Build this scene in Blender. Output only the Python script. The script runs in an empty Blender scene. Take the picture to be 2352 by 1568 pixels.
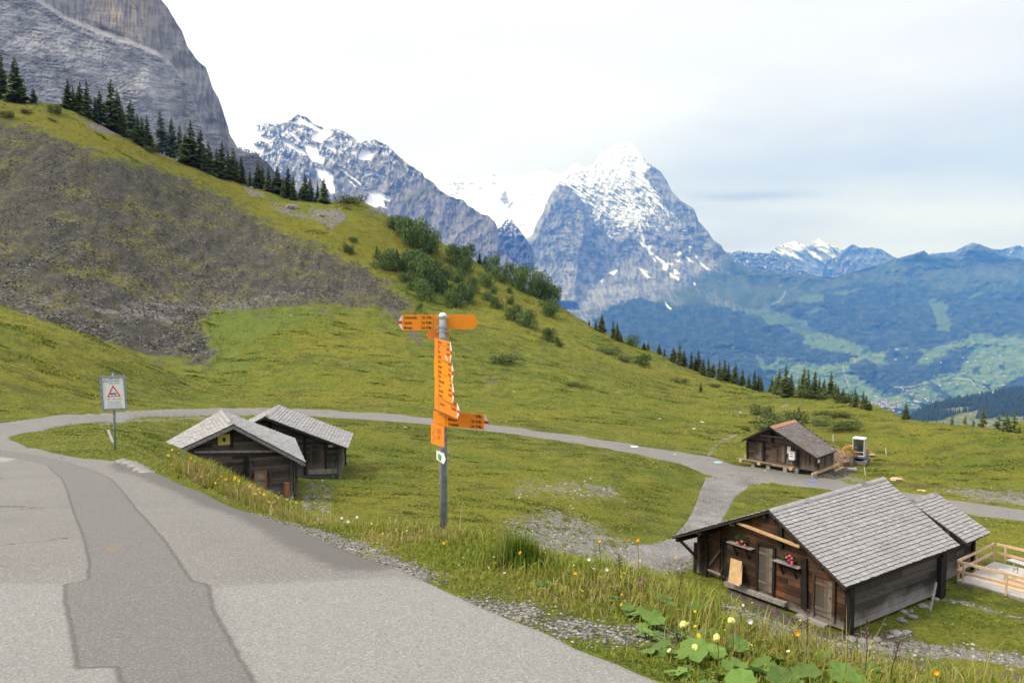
import bpy, math, random
import numpy as np
from mathutils import Vector, Matrix, Euler
R = math.radians
rng = np.random.default_rng(7)
random.seed(7)
S = bpy.context.scene
COL = S.collection

# ------------------------------------------------------------------ camera
PITCH, FPX = R(4.04), 1898.0            # focal length in pixels of a 2352 x 1568 picture
cam_d = bpy.data.cameras.new("camera")
cam = bpy.data.objects.new("camera", cam_d); COL.objects.link(cam)
cam_d.sensor_width = 36; cam_d.lens = FPX / 2352 * 36
cam_d.clip_start = 0.1; cam_d.clip_end = 90000
cam.location = (0, 0, 0); cam.rotation_euler = (R(90) - PITCH, 0, 0)
S.camera = cam

# ------------------------------------------------------------------ light
SUN_EL, SUN_AZ = R(50), R(-100)          # azimuth from +Y towards +X
sun_dir = Vector((math.sin(SUN_AZ) * math.cos(SUN_EL), math.cos(SUN_AZ) * math.cos(SUN_EL), math.sin(SUN_EL)))
sd = bpy.data.lights.new("sun", 'SUN'); sd.energy = 2.6; sd.angle = R(12); sd.color = (1.0, 0.965, 0.91)
so = bpy.data.objects.new("sun", sd); COL.objects.link(so)
so.rotation_euler = (-sun_dir).to_track_quat('-Z', 'Y').to_euler()
W = bpy.data.worlds.new("World"); S.world = W; W.use_nodes = True
nt = W.node_tree; N = nt.nodes; Lk = nt.links; N.clear()
def nd(t, **k):
    n = N.new(t)
    for a, b in k.items(): setattr(n, a, b)
    return n
out = nd('ShaderNodeOutputWorld'); bg = nd('ShaderNodeBackground'); bg.inputs['Strength'].default_value = 0.1
sky = nd('ShaderNodeTexSky', sky_type='NISHITA', sun_disc=False)
sky.sun_elevation = SUN_EL; sky.sun_rotation = SUN_AZ
tc = nd('ShaderNodeTexCoord')
def mth(op, a, b=None, c=None, clamp=False):
    n = nd('ShaderNodeMath', operation=op, use_clamp=clamp)
    for i, v in enumerate((a, b, c)):
        if v is None: continue
        if isinstance(v, (int, float)): n.inputs[i].default_value = v
        else: Lk.new(v, n.inputs[i])
    return n.outputs[0]
dot = nd('ShaderNodeVectorMath', operation='DOT_PRODUCT'); Lk.new(tc.outputs['Generated'], dot.inputs[0])
dot.inputs[1].default_value = Vector((-0.72, 0.18, 0.67))
sep = nd('ShaderNodeSeparateXYZ'); Lk.new(tc.outputs['Generated'], sep.inputs[0])
# flat cloud deck: project the direction on a plane overhead
zc = mth('MAXIMUM', sep.outputs['Z'], 0.0); zc = mth('ADD', zc, 0.09)
cmb = nd('ShaderNodeCombineXYZ')
Lk.new(mth('DIVIDE', sep.outputs['X'], zc), cmb.inputs[0]); Lk.new(mth('DIVIDE', sep.outputs['Y'], zc), cmb.inputs[1])
n1 = nd('ShaderNodeTexNoise'); n1.inputs['Scale'].default_value = 0.42; n1.inputs['Detail'].default_value = 5; n1.inputs['Roughness'].default_value = 0.42
Lk.new(cmb.outputs[0], n1.inputs['Vector'])
cr = nd('ShaderNodeValToRGB'); Lk.new(n1.outputs['Fac'], cr.inputs[0])
e = cr.color_ramp.elements
e[0].position = 0.36; e[0].color = (7.1, 7.3, 8.1, 1); e[1].position = 0.60; e[1].color = (9.9, 10.0, 10.6, 1)
glow = mth('POWER', mth('MAXIMUM', mth('MULTIPLY_ADD', dot.outputs['Value'], 0.5, 0.5), 0.0), 6.0)
up = mth('MAXIMUM', sep.outputs['Z'], 0.0)
gain = mth('ADD', mth('MULTIPLY_ADD', glow, 1.75, 0.72), mth('MULTIPLY', up, 0.68))
yy_ = mth('MAXIMUM', sep.outputs['Y'], 0.05); tx_ = mth('DIVIDE', sep.outputs['X'], yy_); tz_ = mth('DIVIDE', sep.outputs['Z'], yy_)
n2 = nd('ShaderNodeTexNoise'); n2.inputs['Scale'].default_value = 9; n2.inputs['Detail'].default_value = 5; mp_ = nd('ShaderNodeMapping'); mp_.inputs['Scale'].default_value = (1, 1, 5); Lk.new(tc.outputs['Generated'], mp_.inputs[0]); Lk.new(mp_.outputs[0], n2.inputs['Vector'])
def band(cx, cz, wx, wz, amt):
    a_ = mth('POWER', mth('DIVIDE', mth('SUBTRACT', tx_, cx), wx), 2.0); z_ = mth('ADD', tz_, mth('MULTIPLY', mth('SUBTRACT', n2.outputs['Fac'], 0.5), wz * 2.2))
    b_ = mth('POWER', mth('DIVIDE', mth('SUBTRACT', z_, cz), wz), 2.0); return mth('MULTIPLY', mth('EXPONENT', mth('MULTIPLY', mth('ADD', a_, b_), -1.0)), amt)
dk_ = mth('ADD', band(0.285, 0.104, 0.085, 0.007, 0.32), mth('ADD', band(0.40, 0.150, 0.22, 0.035, 0.15), band(0.55, 0.30, 0.3, 0.05, 0.08)))
gain = mth('MULTIPLY', gain, mth('SUBTRACT', 1.0, dk_))
sc_ = nd('ShaderNodeVectorMath', operation='SCALE'); Lk.new(cr.outputs[0], sc_.inputs[0]); Lk.new(gain, sc_.inputs['Scale'])
hz_ = mth('MULTIPLY', mth('ABSOLUTE', sep.outputs['Z']), 4.0, clamp=True); tnt = nd('ShaderNodeMixRGB'); Lk.new(hz_, tnt.inputs[0]); tnt.inputs[1].default_value = (0.95, 1.0, 1.25, 1); tnt.inputs[2].default_value = (0.99, 1.0, 1.05, 1)
mlt = nd('ShaderNodeMixRGB', blend_type='MULTIPLY'); mlt.inputs[0].default_value = 1.0; Lk.new(sc_.outputs[0], mlt.inputs[1]); Lk.new(tnt.outputs[0], mlt.inputs[2])
mx = nd('ShaderNodeMixRGB'); mx.inputs[0].default_value = 0.93
Lk.new(sky.outputs[0], mx.inputs[1]); Lk.new(mlt.outputs[0], mx.inputs[2]); Lk.new(mx.outputs[0], bg.inputs[0])
Lk.new(bg.outputs[0], out.inputs['Surface'])
S.view_settings.view_transform = 'Standard'; S.view_settings.look = 'None'
S.view_settings.exposure = 0.2; S.view_settings.gamma = 1.0; S.view_settings.use_curve_mapping = False
S.render.engine = 'CYCLES'
cy = S.cycles
cy.use_denoising = True; cy.use_adaptive_sampling = True; cy.adaptive_threshold = 0.02
cy.max_bounces = 6; cy.diffuse_bounces = 2; cy.glossy_bounces = 2; cy.transmission_bounces = 4; cy.transparent_max_bounces = 8
cy.volume_bounces = 0; cy.caustics_reflective = False; cy.caustics_refractive = False

# ------------------------------------------------------------------ helpers
cp, sp = math.cos(PITCH), math.sin(PITCH)
def ray(u, v):
    a = (np.asarray(u, float) - 1176) / FPX; b = -(np.asarray(v, float) - 784) / FPX
    return np.stack([a + 0 * b, cp + b * sp + 0 * a, -sp + b * cp + 0 * a], -1)
def at(u, v, Y):
    d = ray(u, v); return d * (np.asarray(Y, float) / d[..., 1])[..., None]
def proj(x, y, z):
    d = y * cp - z * sp
    return 1176 + FPX * x / d, 784 - FPX * (y * sp + z * cp) / d
def tag(o, label=None, cat=None, group=None, kind=None):
    if label: o['label'] = label
    if cat: o['category'] = cat
    if group: o['group'] = group
    if kind: o['kind'] = kind
    return o
def empty(name, loc=(0, 0, 0), rz=0, parent=None):
    o = bpy.data.objects.new(name, None); COL.objects.link(o); o.empty_display_size = 0.2
    o.location = loc; o.rotation_euler = (0, 0, rz)
    if parent: o.parent = parent
    return o
def link(name, me, parent=None, loc=None, rot=None):
    o = bpy.data.objects.new(name, me); COL.objects.link(o)
    if parent: o.parent = parent
    if loc is not None: o.location = loc
    if rot is not None: o.rotation_euler = rot
    return o
def np_mesh(name, V, Fc, mat, smooth=True, attrs=None, cols=None):
    """V (n,3), Fc (m,k) all k-gons; attrs: point floats; cols: point rgb"""
    me = bpy.data.meshes.new(name)
    V = np.asarray(V, np.float32); Fc = np.asarray(Fc, np.int32); m, k = Fc.shape
    me.vertices.add(len(V)); me.vertices.foreach_set('co', V.ravel())
    me.loops.add(m * k); me.loops.foreach_set('vertex_index', Fc.ravel())
    me.polygons.add(m); me.polygons.foreach_set('loop_start', np.arange(m, dtype=np.int32) * k)
    if smooth: me.polygons.foreach_set('use_smooth', np.ones(m, bool))
    me.update(calc_edges=True)
    for n, a in (attrs or {}).items():
        t = me.attributes.new(n, 'FLOAT', 'POINT'); t.data.foreach_set('value', np.asarray(a, np.float32).ravel())
    if cols is not None:
        t = me.color_attributes.new('col', 'FLOAT_COLOR', 'POINT')
        c = np.ones((len(V), 4), np.float32); c[:, :3] = cols; t.data.foreach_set('color', c.ravel())
    me.materials.append(mat)
    return me
PERM = np.random.default_rng(3).permutation(256); PERM = np.concatenate([PERM, PERM, PERM])
_g = np.random.default_rng(5).normal(size=(256, 3)); _g /= np.linalg.norm(_g, axis=1)[:, None]
def pn(x, y, z=0.0):
    x, y, z = np.broadcast_arrays(np.asarray(x, float), y, z)
    xi, yi, zi = np.floor(x).astype(int), np.floor(y).astype(int), np.floor(z).astype(int)
    xf, yf, zf = x - xi, y - yi, z - zi
    xi &= 255; yi &= 255; zi &= 255
    f = lambda t: t * t * t * (t * (t * 6 - 15) + 10)
    u, v, w = f(xf), f(yf), f(zf)
    r = 0
    for i in (0, 1):
        for j in (0, 1):
            for k in (0, 1):
                h = PERM[PERM[PERM[(xi + i) & 255] + ((yi + j) & 255)] + ((zi + k) & 255)]
                g = _g[h]
                t = g[..., 0] * (xf - i) + g[..., 1] * (yf - j) + g[..., 2] * (zf - k)
                r = r + t * (u if i else 1 - u) * (v if j else 1 - v) * (w if k else 1 - w)
    return r * 1.5
def fbm(x, y, z=0.0, o=5, rough=0.5, ridge=False):
    a, s, t = 1.0, 0.0, 0.0
    for i in range(o):
        n = pn(x + 17.3 * i, y - 9.1 * i, z + 3.7 * i)
        if ridge: n = 1 - 2 * np.abs(n)
        s = s + a * n; t += a; a *= rough
        x, y, z = x * 2.03, y * 2.03, z * 2.03
    return s / t
def sst(a, b, x):
    t = np.clip((x - a) / (b - a), 0, 1); return t * t * (3 - 2 * t)
def sdist(px, py, poly, closed=True):
    """signed distance to a polygon (negative inside), or distance to an open polyline"""
    px = np.asarray(px, float); py = np.asarray(py, float)
    P = np.asarray(poly, float); n = len(P)
    d = np.full(px.shape, 1e18); ins = np.zeros(px.shape, bool)
    for i in range(n if closed else n - 1):
        a, b = P[i], P[(i + 1) % n]; e = b - a
        wx, wy = px - a[0], py - a[1]
        t = np.clip((wx * e[0] + wy * e[1]) / (e @ e + 1e-12), 0, 1)
        d = np.minimum(d, (wx - e[0] * t) ** 2 + (wy - e[1] * t) ** 2)
        if closed:
            c = (a[1] > py) != (b[1] > py)
            with np.errstate(divide='ignore', invalid='ignore'):
                xx = (b[0] - a[0]) * (py - a[1]) / (b[1] - a[1] + 1e-30) + a[0]
            ins ^= c & (px < xx)
    d = np.sqrt(d)
    return np.where(ins, -d, d) if closed else d
class MB:
    """collects shapes into one mesh, each face with a tint value"""
    def __init__(s): s.v = []; s.f = []; s.t = []
    def add(s, V, Fs, tint=0.5):
        b = len(s.v); s.v += [tuple(map(float, q)) for q in V]
        s.f += [tuple(b + i for i in q) for q in Fs]; s.t += [tint] * len(Fs); return s
    def box(s, c, d, M=None, tint=0.5):
        V = [Vector((c[0] + d[0] * (i - .5), c[1] + d[1] * (j - .5), c[2] + d[2] * (k - .5))) for i in (0, 1) for j in (0, 1) for k in (0, 1)]
        if M is not None: V = [M @ q for q in V]
        return s.add(V, [(0, 1, 3, 2), (4, 6, 7, 5), (0, 4, 5, 1), (2, 3, 7, 6), (0, 2, 6, 4), (1, 5, 7, 3)], tint)
    def beam(s, a, b, w, h, tint=0.5, upv=(0, 0, 1), t2=None):
        a, b = Vector(a), Vector(b); y = (b - a).normalized(); x = y.cross(Vector(upv))
        if x.length < 1e-4: x = y.cross(Vector((1, 0, 0)))
        x.normalize(); z = x.cross(y)
        V = []
        for q, m in ((a, 1), (b, t2 or 1)):
            V += [q + x * w * m * i / 2 + z * h * m * j / 2 for i, j in ((-1, -1), (1, -1), (1, 1), (-1, 1))]
        return s.add(V, [(0, 1, 2, 3), (7, 6, 5, 4), (0, 4, 5, 1), (1, 5, 6, 2), (2, 6, 7, 3), (3, 7, 4, 0)], tint)
    def tube(s, pts, r, n=8, tint=0.5, cap=True):
        pts = [Vector(p) for p in pts]; rs = r if isinstance(r, (list, tuple)) else [r] * len(pts)
        V = []; Fs = []
        ref = None
        for i, p in enumerate(pts):
            d = (pts[min(i + 1, len(pts) - 1)] - pts[max(i - 1, 0)]).normalized()
            if ref is None:
                ref = d.cross(Vector((0, 0, 1)))
                if ref.length < 1e-3: ref = Vector((1, 0, 0))
            ref = (ref - d * ref.dot(d)).normalized(); o = d.cross(ref)
            V += [p + (ref * math.cos(2 * math.pi * k / n) + o * math.sin(2 * math.pi * k / n)) * rs[i] for k in range(n)]
        for i in range(len(pts) - 1):
            for k in range(n):
                Fs.append((i * n + k, i * n + (k + 1) % n, (i + 1) * n + (k + 1) % n, (i + 1) * n + k))
        if cap: Fs += [tuple(range(n))[::-1], tuple((len(pts) - 1) * n + k for k in range(n))]
        return s.add(V, Fs, tint)
    def prism(s, poly, off, tint=0.5):
        n = len(poly); off = Vector(off)
        V = [Vector(p) for p in poly] + [Vector(p) + off for p in poly]
        return s.add(V, [tuple(range(n))[::-1], tuple(range(n, 2 * n))] + [(i, (i + 1) % n, n + (i + 1) % n, n + i) for i in range(n)], tint)
    def blob(s, c, r, sub=1, jit=0.25, tint=0.5, seed=0, sq=(1, 1, 1)):
        import bmesh
        bm = bmesh.new(); bmesh.ops.create_icosphere(bm, subdivisions=sub, radius=1)
        rr = random.Random(seed)
        V = [Vector((q.co.x * sq[0], q.co.y * sq[1], q.co.z * sq[2])) * r * (1 + rr.uniform(-jit, jit)) + Vector(c) for q in bm.verts]
        Fs = [tuple(q.index for q in f.verts) for f in bm.faces]; bm.free()
        return s.add(V, Fs, tint)
    def build(s, name, mat, parent=None, loc=None, rot=None, smooth=False):
        me = bpy.data.meshes.new(name); me.from_pydata(s.v, [], s.f)
        t = me.attributes.new('tint', 'FLOAT', 'FACE'); t.data.foreach_set('value', np.array(s.t, np.float32))
        if smooth: me.polygons.foreach_set('use_smooth', np.ones(len(s.f), bool))
        me.materials.append(mat); me.update()
        return link(name, me, parent, loc, rot)
# ---- materials
class NT:
    def __init__(s, name):
        s.m = bpy.data.materials.new(name); s.m.use_nodes = True; s.t = s.m.node_tree; s.t.nodes.clear()
        s.o = s.n('ShaderNodeOutputMaterial'); s.b = s.n('ShaderNodeBsdfPrincipled'); s.t.links.new(s.b.outputs[0], s.o.inputs[0])
        s.b.inputs['Roughness'].default_value = 0.85; s.b.inputs['Specular IOR Level'].default_value = 0.25
    def n(s, ty, **k):
        q = s.t.nodes.new(ty)
        for a, b in k.items(): setattr(q, a, b)
        return q
    def set(s, sock, v):
        if isinstance(v, bpy.types.NodeSocket): s.t.links.new(v, sock)
        elif v is not None:
            sock.default_value = (*v, 1) if isinstance(v, tuple) and len(v) == 3 and sock.type == 'RGBA' else v
    def math(s, op, a, b=None, c=None, clamp=False):
        q = s.n('ShaderNodeMath', operation=op, use_clamp=clamp)
        for i, v in enumerate((a, b, c)):
            if v is not None: s.set(q.inputs[i], v)
        return q.outputs[0]
    def co(s, scale=None, kind='Object'):
        q = s.n('ShaderNodeTexCoord').outputs[kind]
        if scale:
            m = s.n('ShaderNodeMapping'); s.t.links.new(q, m.inputs[0]); m.inputs['Scale'].default_value = scale; q = m.outputs[0]
        return q
    def noise(s, scale, vec=None, detail=3, rough=0.5, out='Fac'):
        q = s.n('ShaderNodeTexNoise'); q.inputs['Scale'].default_value = scale; q.inputs['Detail'].default_value = detail
        q.inputs['Roughness'].default_value = rough
        if vec is not None: s.t.links.new(vec, q.inputs['Vector'])
        return q.outputs[out]
    def voro(s, scale, vec=None, out='Distance', feat='F1'):
        q = s.n('ShaderNodeTexVoronoi', feature=feat); q.inputs['Scale'].default_value = scale
        if vec is not None: s.t.links.new(vec, q.inputs['Vector'])
        return q.outputs[out]
    def ramp(s, f, *st):
        q = s.n('ShaderNodeValToRGB'); s.t.links.new(f, q.inputs[0]); e = q.color_ramp.elements
        while len(e) < len(st): e.new(0.5)
        for i, (p_, c) in enumerate(st):
            e[i].position = p_; e[i].color = (c, c, c, 1) if isinstance(c, (int, float)) else (*c, 1)
        return q.outputs[0]
    def mix(s, f, a, b, mode='MIX'):
        q = s.n('ShaderNodeMixRGB', blend_type=mode); s.set(q.inputs[0], f); s.set(q.inputs[1], a); s.set(q.inputs[2], b); return q.outputs[0]
    def step(s, f, lo, hi):
        q = s.n('ShaderNodeMapRange', interpolation_type='SMOOTHSTEP'); s.set(q.inputs[0], f)
        q.inputs[1].default_value = lo; q.inputs[2].default_value = hi; return q.outputs[0]
    def attr(s, name, out='Fac'):
        return s.n('ShaderNodeAttribute', attribute_name=name).outputs[out]
    def bump(s, h, strength=0.5, dist=0.1):
        q = s.n('ShaderNodeBump'); q.inputs['Strength'].default_value = strength; q.inputs['Distance'].default_value = dist
        s.t.links.new(h, q.inputs['Height']); s.t.links.new(q.outputs[0], s.b.inputs['Normal']); return s
    def col(s, c): s.set(s.b.inputs['Base Color'], c); return s
    def rough(s, r): s.set(s.b.inputs['Roughness'], r); return s
def simple(name, c, rough=0.6, metal=0.0, var=0.12, scale=8.0, bump=0.0, spec=None):
    t = NT(name); n = t.noise(scale, t.co(), 4)
    k = t.ramp(n, (0.3, 1 - var), (0.7, 1 + var)); t.col(t.mix(1.0, c, k, 'MULTIPLY')).rough(rough)
    t.b.inputs['Metallic'].default_value = metal
    if spec is not None: t.b.inputs['Specular IOR Level'].default_value = spec
    if bump: t.bump(n, bump, 0.02)
    return t.m
# ------------------------------------------------------------------ near terrain
CTRL = []
def C_(*a): CTRL.extend(a)
pl = lambda x, y: -1.2 - 0.15 * y
CW = []                                   # world control points x,y,z
# the road in front lies almost on one plane
for u, v in ((-60, 1568), (300, 1568), (700, 1568), (1100, 1568), (1400, 1560), (0, 1350), (400, 1350), (800, 1350), (1100, 1400), (1000, 1345),
             (-200, 1350), (-300, 1150), (0, 1180), (300, 1180), (520, 1180), (700, 1230), (0, 1080), (200, 1080), (330, 1080), (430, 1120),
             (0, 1040), (-150, 1040), (60, 1030), (-60, 1005), (1250, 1460), (1480, 1555), (860, 1300), (180, 1050)):
    d = ray(u, v); t = -1.2 / (d[2] + 0.15 * d[1]); CW.append(tuple(d * t))
C_((264, 1033, 21), (200, 1035, 23), (100, 1030, 25), (30, 1009, 28.8),
   (420, 1066, 17), (500, 1096, 14.6), (560, 1126, 13), (630, 1162, 11.6), (700, 1196, 10.5), (850, 1218, 9.3), (1019, 1225, 8.1), (1200, 1265, 7.3), (1400, 1310, 6.6),
   (1600, 1362, 6.0), (1800, 1442, 5.2), (2000, 1512, 4.6), (2352, 1610, 4.2), (2700, 1700, 4.0),
   # just behind the bank crest, falling away
   (350, 1058, 22), (420, 1100, 25), (560, 1165, 20), (700, 1262, 16.5), (850, 1290, 15), (1019, 1300, 13), (1200, 1335, 12), (1400, 1400, 10.5),
   (1600, 1460, 9.6), (1800, 1520, 8.6), (2000, 1590, 8.0), (2352, 1680, 8.0),
   (560, 1160, 30), (700, 1200, 24), (1019, 1245, 24), (1400, 1370, 20), (1700, 1500, 18), (2100, 1600, 17),
   # road round the bowl
   (0, 990, 35.5), (100, 968, 42), (200, 957, 48), (300, 950, 53), (400, 945, 58), (600, 942, 65), (800, 951, 67), (1017, 968, 68), (1250, 999, 66.5),
   (1450, 1030, 64.5), (1650, 1068, 62), (1800, 1092, 60), (1900, 1110, 58.5), (2100, 1145, 55.5), (2352, 1180, 52),
   # bowl
   (100, 990, 37.5), (250, 965, 50.5), (400, 957, 56), (300, 1000, 34), (250, 1015, 26.5), (250, 985, 39.5), (350, 1000, 38), (600, 957, 62), (900, 975, 64),
   (700, 1140, 41.5), (740, 1132, 42.5), (790, 1090, 48), (900, 1090, 48.5), (900, 1030, 56), (1100, 1000, 63), (1200, 1050, 56.5),
   (1000, 1120, 45), (1280, 1150, 44), (1400, 1100, 49.5), (1560, 1090, 56), (1550, 1180, 45), (1600, 1200, 43), (1540, 1280, 37), (1300, 1260, 36.5),
   (1100, 1200, 38), (850, 1170, 39), (1620, 1105, 57.5), (1750, 1140, 52), (1700, 1180, 47), (2300, 1250, 42),
   # around the huts on the right
   (1597, 1317, 34.7), (1900, 1450, 28.3), (2170, 1378, 32), (2000, 1500, 27.2), (2352, 1568, 25), (2352, 1430, 30), (2250, 1400, 31.2),
   (2200, 1348, 33.5), (2352, 1360, 33.5), (2260, 1295, 37.5), (2352, 1230, 43), (2700, 1568, 25), (2700, 1200, 50), (2700, 1400, 33),
   # construction hut
   (1716, 1066, 64.5), (1880, 1095, 60.8), (1930, 1080, 63), (1980, 1073, 66), (2050, 1090, 63), (2200, 1110, 60), (2352, 1120, 59),
   # low hill left in front of the scree
   (0, 925, 50), (0, 850, 58), (0, 780, 66), (0, 714, 76), (200, 900, 60), (200, 830, 68), (200, 771, 78), (400, 915, 66), (400, 857, 80), (540, 905, 82),
   (-400, 925, 46), (-400, 780, 60), (-400, 640, 74),
   (0, 735, 90), (200, 800, 92), (100, 765, 94), (400, 873, 92),
   # hill with scree
   (0, 700, 108), (0, 600, 125), (0, 450, 150), (0, 300, 175), (0, 228, 190), (140, 243, 194), (-400, 100, 190), (-400, 400, 140), (-400, 560, 110),
   (200, 760, 104), (150, 650, 122), (150, 500, 147), (150, 360, 172), (260, 300, 198),
   (350, 820, 104), (300, 650, 133), (300, 500, 160), (300, 400, 178), (350, 348, 200), (450, 388, 205),
   (560, 424, 208), (450, 850, 100), (450, 740, 126), (450, 600, 156), (450, 480, 184),
   (650, 446, 212), (760, 466, 213), (812, 457, 212), (600, 900, 85), (600, 800, 113), (600, 700, 138), (600, 600, 163), (600, 500, 188),
   (900, 500, 210), (970, 540, 209), (1060, 582, 207), (1130, 625, 204), (1200, 665, 200), (1280, 700, 194),
   (750, 850, 98), (750, 730, 132), (750, 600, 170), (900, 900, 88), (900, 800, 118), (900, 700, 150), (900, 600, 180),
   (1050, 900, 92), (1050, 800, 124), (1050, 700, 164), (1200, 940, 82), (1200, 850, 112), (1200, 750, 156),
   (1340, 742, 188), (1440, 785, 181), (1550, 830, 171), (1650, 870, 160), (1740, 895, 150), (1810, 912, 141),
   (1350, 960, 80), (1350, 860, 118), (1350, 800, 152), (1500, 985, 76), (1500, 920, 102), (1500, 860, 142),
   (1700, 1020, 72), (1700, 955, 96), (1700, 905, 132),
   # mounds behind the construction hut
   (1780, 960, 90), (1850, 933, 98), (1950, 928, 99), (2000, 938, 95), (2100, 970, 90), (2200, 990, 87), (2352, 1015, 82), (2700, 1045, 80),
   (1900, 1000, 78), (2100, 1030, 73), (2250, 1060, 67),
   (1870, 906, 128), (1940, 917, 126), (1800, 918, 124),
   (1900, 940, 112), (2050, 975, 105), (2200, 1010, 102), (2352, 1035, 98))
# behind the ridge everything falls away
for u, v, Y in ((0, 228, 190), (260, 300, 198), (450, 388, 205), (650, 446, 212), (812, 457, 212), (970, 540, 209), (1130, 625, 204), (1280, 700, 194),
                (1440, 785, 181), (1650, 870, 160), (1810, 912, 141), (1940, 917, 126), (2100, 970, 90), (2352, 1015, 82), (-400, 100, 190), (2700, 1030, 80)):
    P = at(u, v, Y)
    for k, dz in ((1.18, 9), (1.6, 40), (3.4, 190)): CW.append((P[0] * k, P[1] * k, P[2] - dz - (k > 1.5) * 10))
for x, y, z in ((-6, 4, pl(0, 4)), (-14, 8, pl(0, 8)), (-25, 15, pl(0, 15)), (-30, 30, -4.5), (-60, 40, 0), (8, 2, -4.2), (20, 8, -11), (45, 20, -13.5)):
    CW.append((x, y, z))
_P = np.array([tuple(at(*c)) for c in CTRL] + CW)
_th = np.arctan2(_P[:, 0], _P[:, 1]); _lr = np.log(np.hypot(_P[:, 0], _P[:, 1])); _k = _P[:, 2] / np.hypot(_P[:, 0], _P[:, 1])
def _phi(r2): return 0.5 * r2 * np.log(r2 + 1e-12)
SA = 1.6                                  # angle counts more than log distance
_X = np.stack([_th * SA, _lr], 1)
_n = len(_X); _D = ((_X[:, None] - _X[None]) ** 2).sum(-1)
_A = np.zeros((_n + 3, _n + 3)); _A[:_n, :_n] = _phi(_D) + np.eye(_n) * 2e-5
_A[:_n, _n] = _A[_n, :_n] = 1; _A[:_n, _n + 1:] = _X; _A[_n + 1:, :_n] = _X.T
_w = np.linalg.solve(_A, np.concatenate([_k, np.zeros(3)]))
def H0(x, y):
    x = np.asarray(x, float); y = np.asarray(y, float); sh = x.shape; x = x.ravel(); y = y.ravel()
    r = np.maximum(np.hypot(x, y), 0.3); th = np.arctan2(x, y); lr = np.log(r)
    k = np.empty_like(r)
    for i in range(0, len(r), 20000):
        q = np.stack([th[i:i + 20000] * SA, lr[i:i + 20000]], 1)
        D = (q ** 2).sum(1)[:, None] + (_X ** 2).sum(1)[None] - 2 * q @ _X.T
        k[i:i + 20000] = _phi(np.maximum(D, 0)) @ _w[:_n] + _w[_n] + q @ _w[_n + 1:]
    z = k * r
    p = -1.2 - 0.15 * y
    w = np.maximum(sst(R(62), R(100), np.abs(th)), 1 - sst(1.6, 3.2, r))
    pb = p - np.clip(x - 2.5, 0, 60) * 0.35 * sst(2.5, 6, x) + np.clip(-x - 12, 0, 80) * 0.1
    z = z * (1 - w) + pb * w
    return z.reshape(sh)
PAD = []                                  # flattened pads under buildings: (poly, z, margin)
def H1(x, y):
    """ground height with its humps and hollows"""
    z = H0(x, y); x = np.asarray(x, float); y = np.asarray(y, float); r = np.hypot(x, y)
    far = sst(45, 110, r); mid = sst(14, 34, r)
    sup = sst(0.3, 5.0, ROADD(x, y))
    z = z + sup * far * (0.75 * fbm(x / 17, y / 17, 1.0, 3) + 0.50 * fbm(x / 5.5, y / 3.2, 2.0, 4, .55))
    hum = fbm(x / 1.9 + 0.4 * pn(x / 5, y / 5), y / 1.2, 5.0, 3, 0.6)
    z = z + sup * mid * (0.27 * hum * (0.4 + 0.6 * sst(-0.2, 0.3, pn(x / 14, y / 14, 9.)) + 0.7 * far))
    z = z + sup * (1 - mid) * 0.05 * fbm(x / 0.7, y / 0.7, 3.0, 3)
    for poly, pz, mg in PAD:
        c = np.mean(poly, 0); near = np.hypot(x - c[0], y - c[1]) < 14
        if near.any():
            dd = sdist(x[near], y[near], poly); w = 1 - sst(0.0, mg, dd); z[near] = z[near] * (1 - w) + pz * w
    return z
def hit(u, v, f=None, t0=2.5, t1=420):
    """first point of the ground seen at pixel (u, v)"""
    u = np.atleast_1d(np.asarray(u, float)); v = np.atleast_1d(np.asarray(v, float)); d = ray(u, v)
    ts = np.exp(np.linspace(math.log(t0), math.log(t1), 420)); f = f or H0
    X = d[:, None, 0] * ts; Y = d[:, None, 1] * ts; Z = d[:, None, 2] * ts
    below = Z < f(X, Y)
    i = np.argmax(below, 1); i[~below.any(1)] = len(ts) - 1
    a = ts[np.maximum(i - 1, 0)]; b = ts[i]
    for _ in range(14):
        m = (a + b) / 2; q = d[:, 2] * m < f(d[:, 0] * m, d[:, 1] * m); b = np.where(q, m, b); a = np.where(q, a, m)
    return d * b[:, None]
def hitw(pts):
    p_ = np.array(pts, float); return hit(p_[:, 0], p_[:, 1])
E_NEAR = [(1520, 1568), (1425, 1527), (1330, 1492), (1270, 1460), (1180, 1425), (1100, 1392), (1000, 1345), (930, 1312), (860, 1290), (760, 1252), (700, 1222),
          (620, 1192), (540, 1168), (470, 1133), (400, 1105), (350, 1085), (300, 1066), (240, 1057), (180, 1051), (120, 1040), (60, 1025), (24, 1010)]
E_INN = [(22, 1003), (60, 993), (120, 981), (200, 971), (300, 961), (400, 955), (500, 952), (600, 951), (700, 953), (800, 959), (900, 967), (1017, 977),
         (1120, 988), (1250, 1005), (1400, 1030), (1500, 1050), (1560, 1062), (1620, 1088), (1720, 1098), (1800, 1111), (1900, 1123), (2000, 1135), (2100, 1157),
         (2200, 1176), (2352, 1196), (2600, 1232)]
E_OUT = [(2600, 1195), (2352, 1168), (2250, 1156), (2100, 1132), (2000, 1116), (1950, 1108), (1850, 1090), (1750, 1072), (1650, 1053), (1550, 1036), (1450, 1019), (1300, 996),
         (1120, 973), (1017, 961), (900, 950), (800, 944), (700, 939), (600, 936), (500, 936), (400, 938), (300, 943), (200, 949), (100, 958), (0, 971), (-60, 980)]
_a = hitw(E_NEAR)[:, :2]; _b = hitw(E_INN)[:, :2]; _c = hitw(E_OUT)[:, :2]
ROAD = np.concatenate([_a, _b, _c, [(-22, 33), (-25, 27), (-23, 20), (-15, 12), (-9, 5), (-9, -30), (16, -30), (6, -7), (2.6, 0)]])
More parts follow.
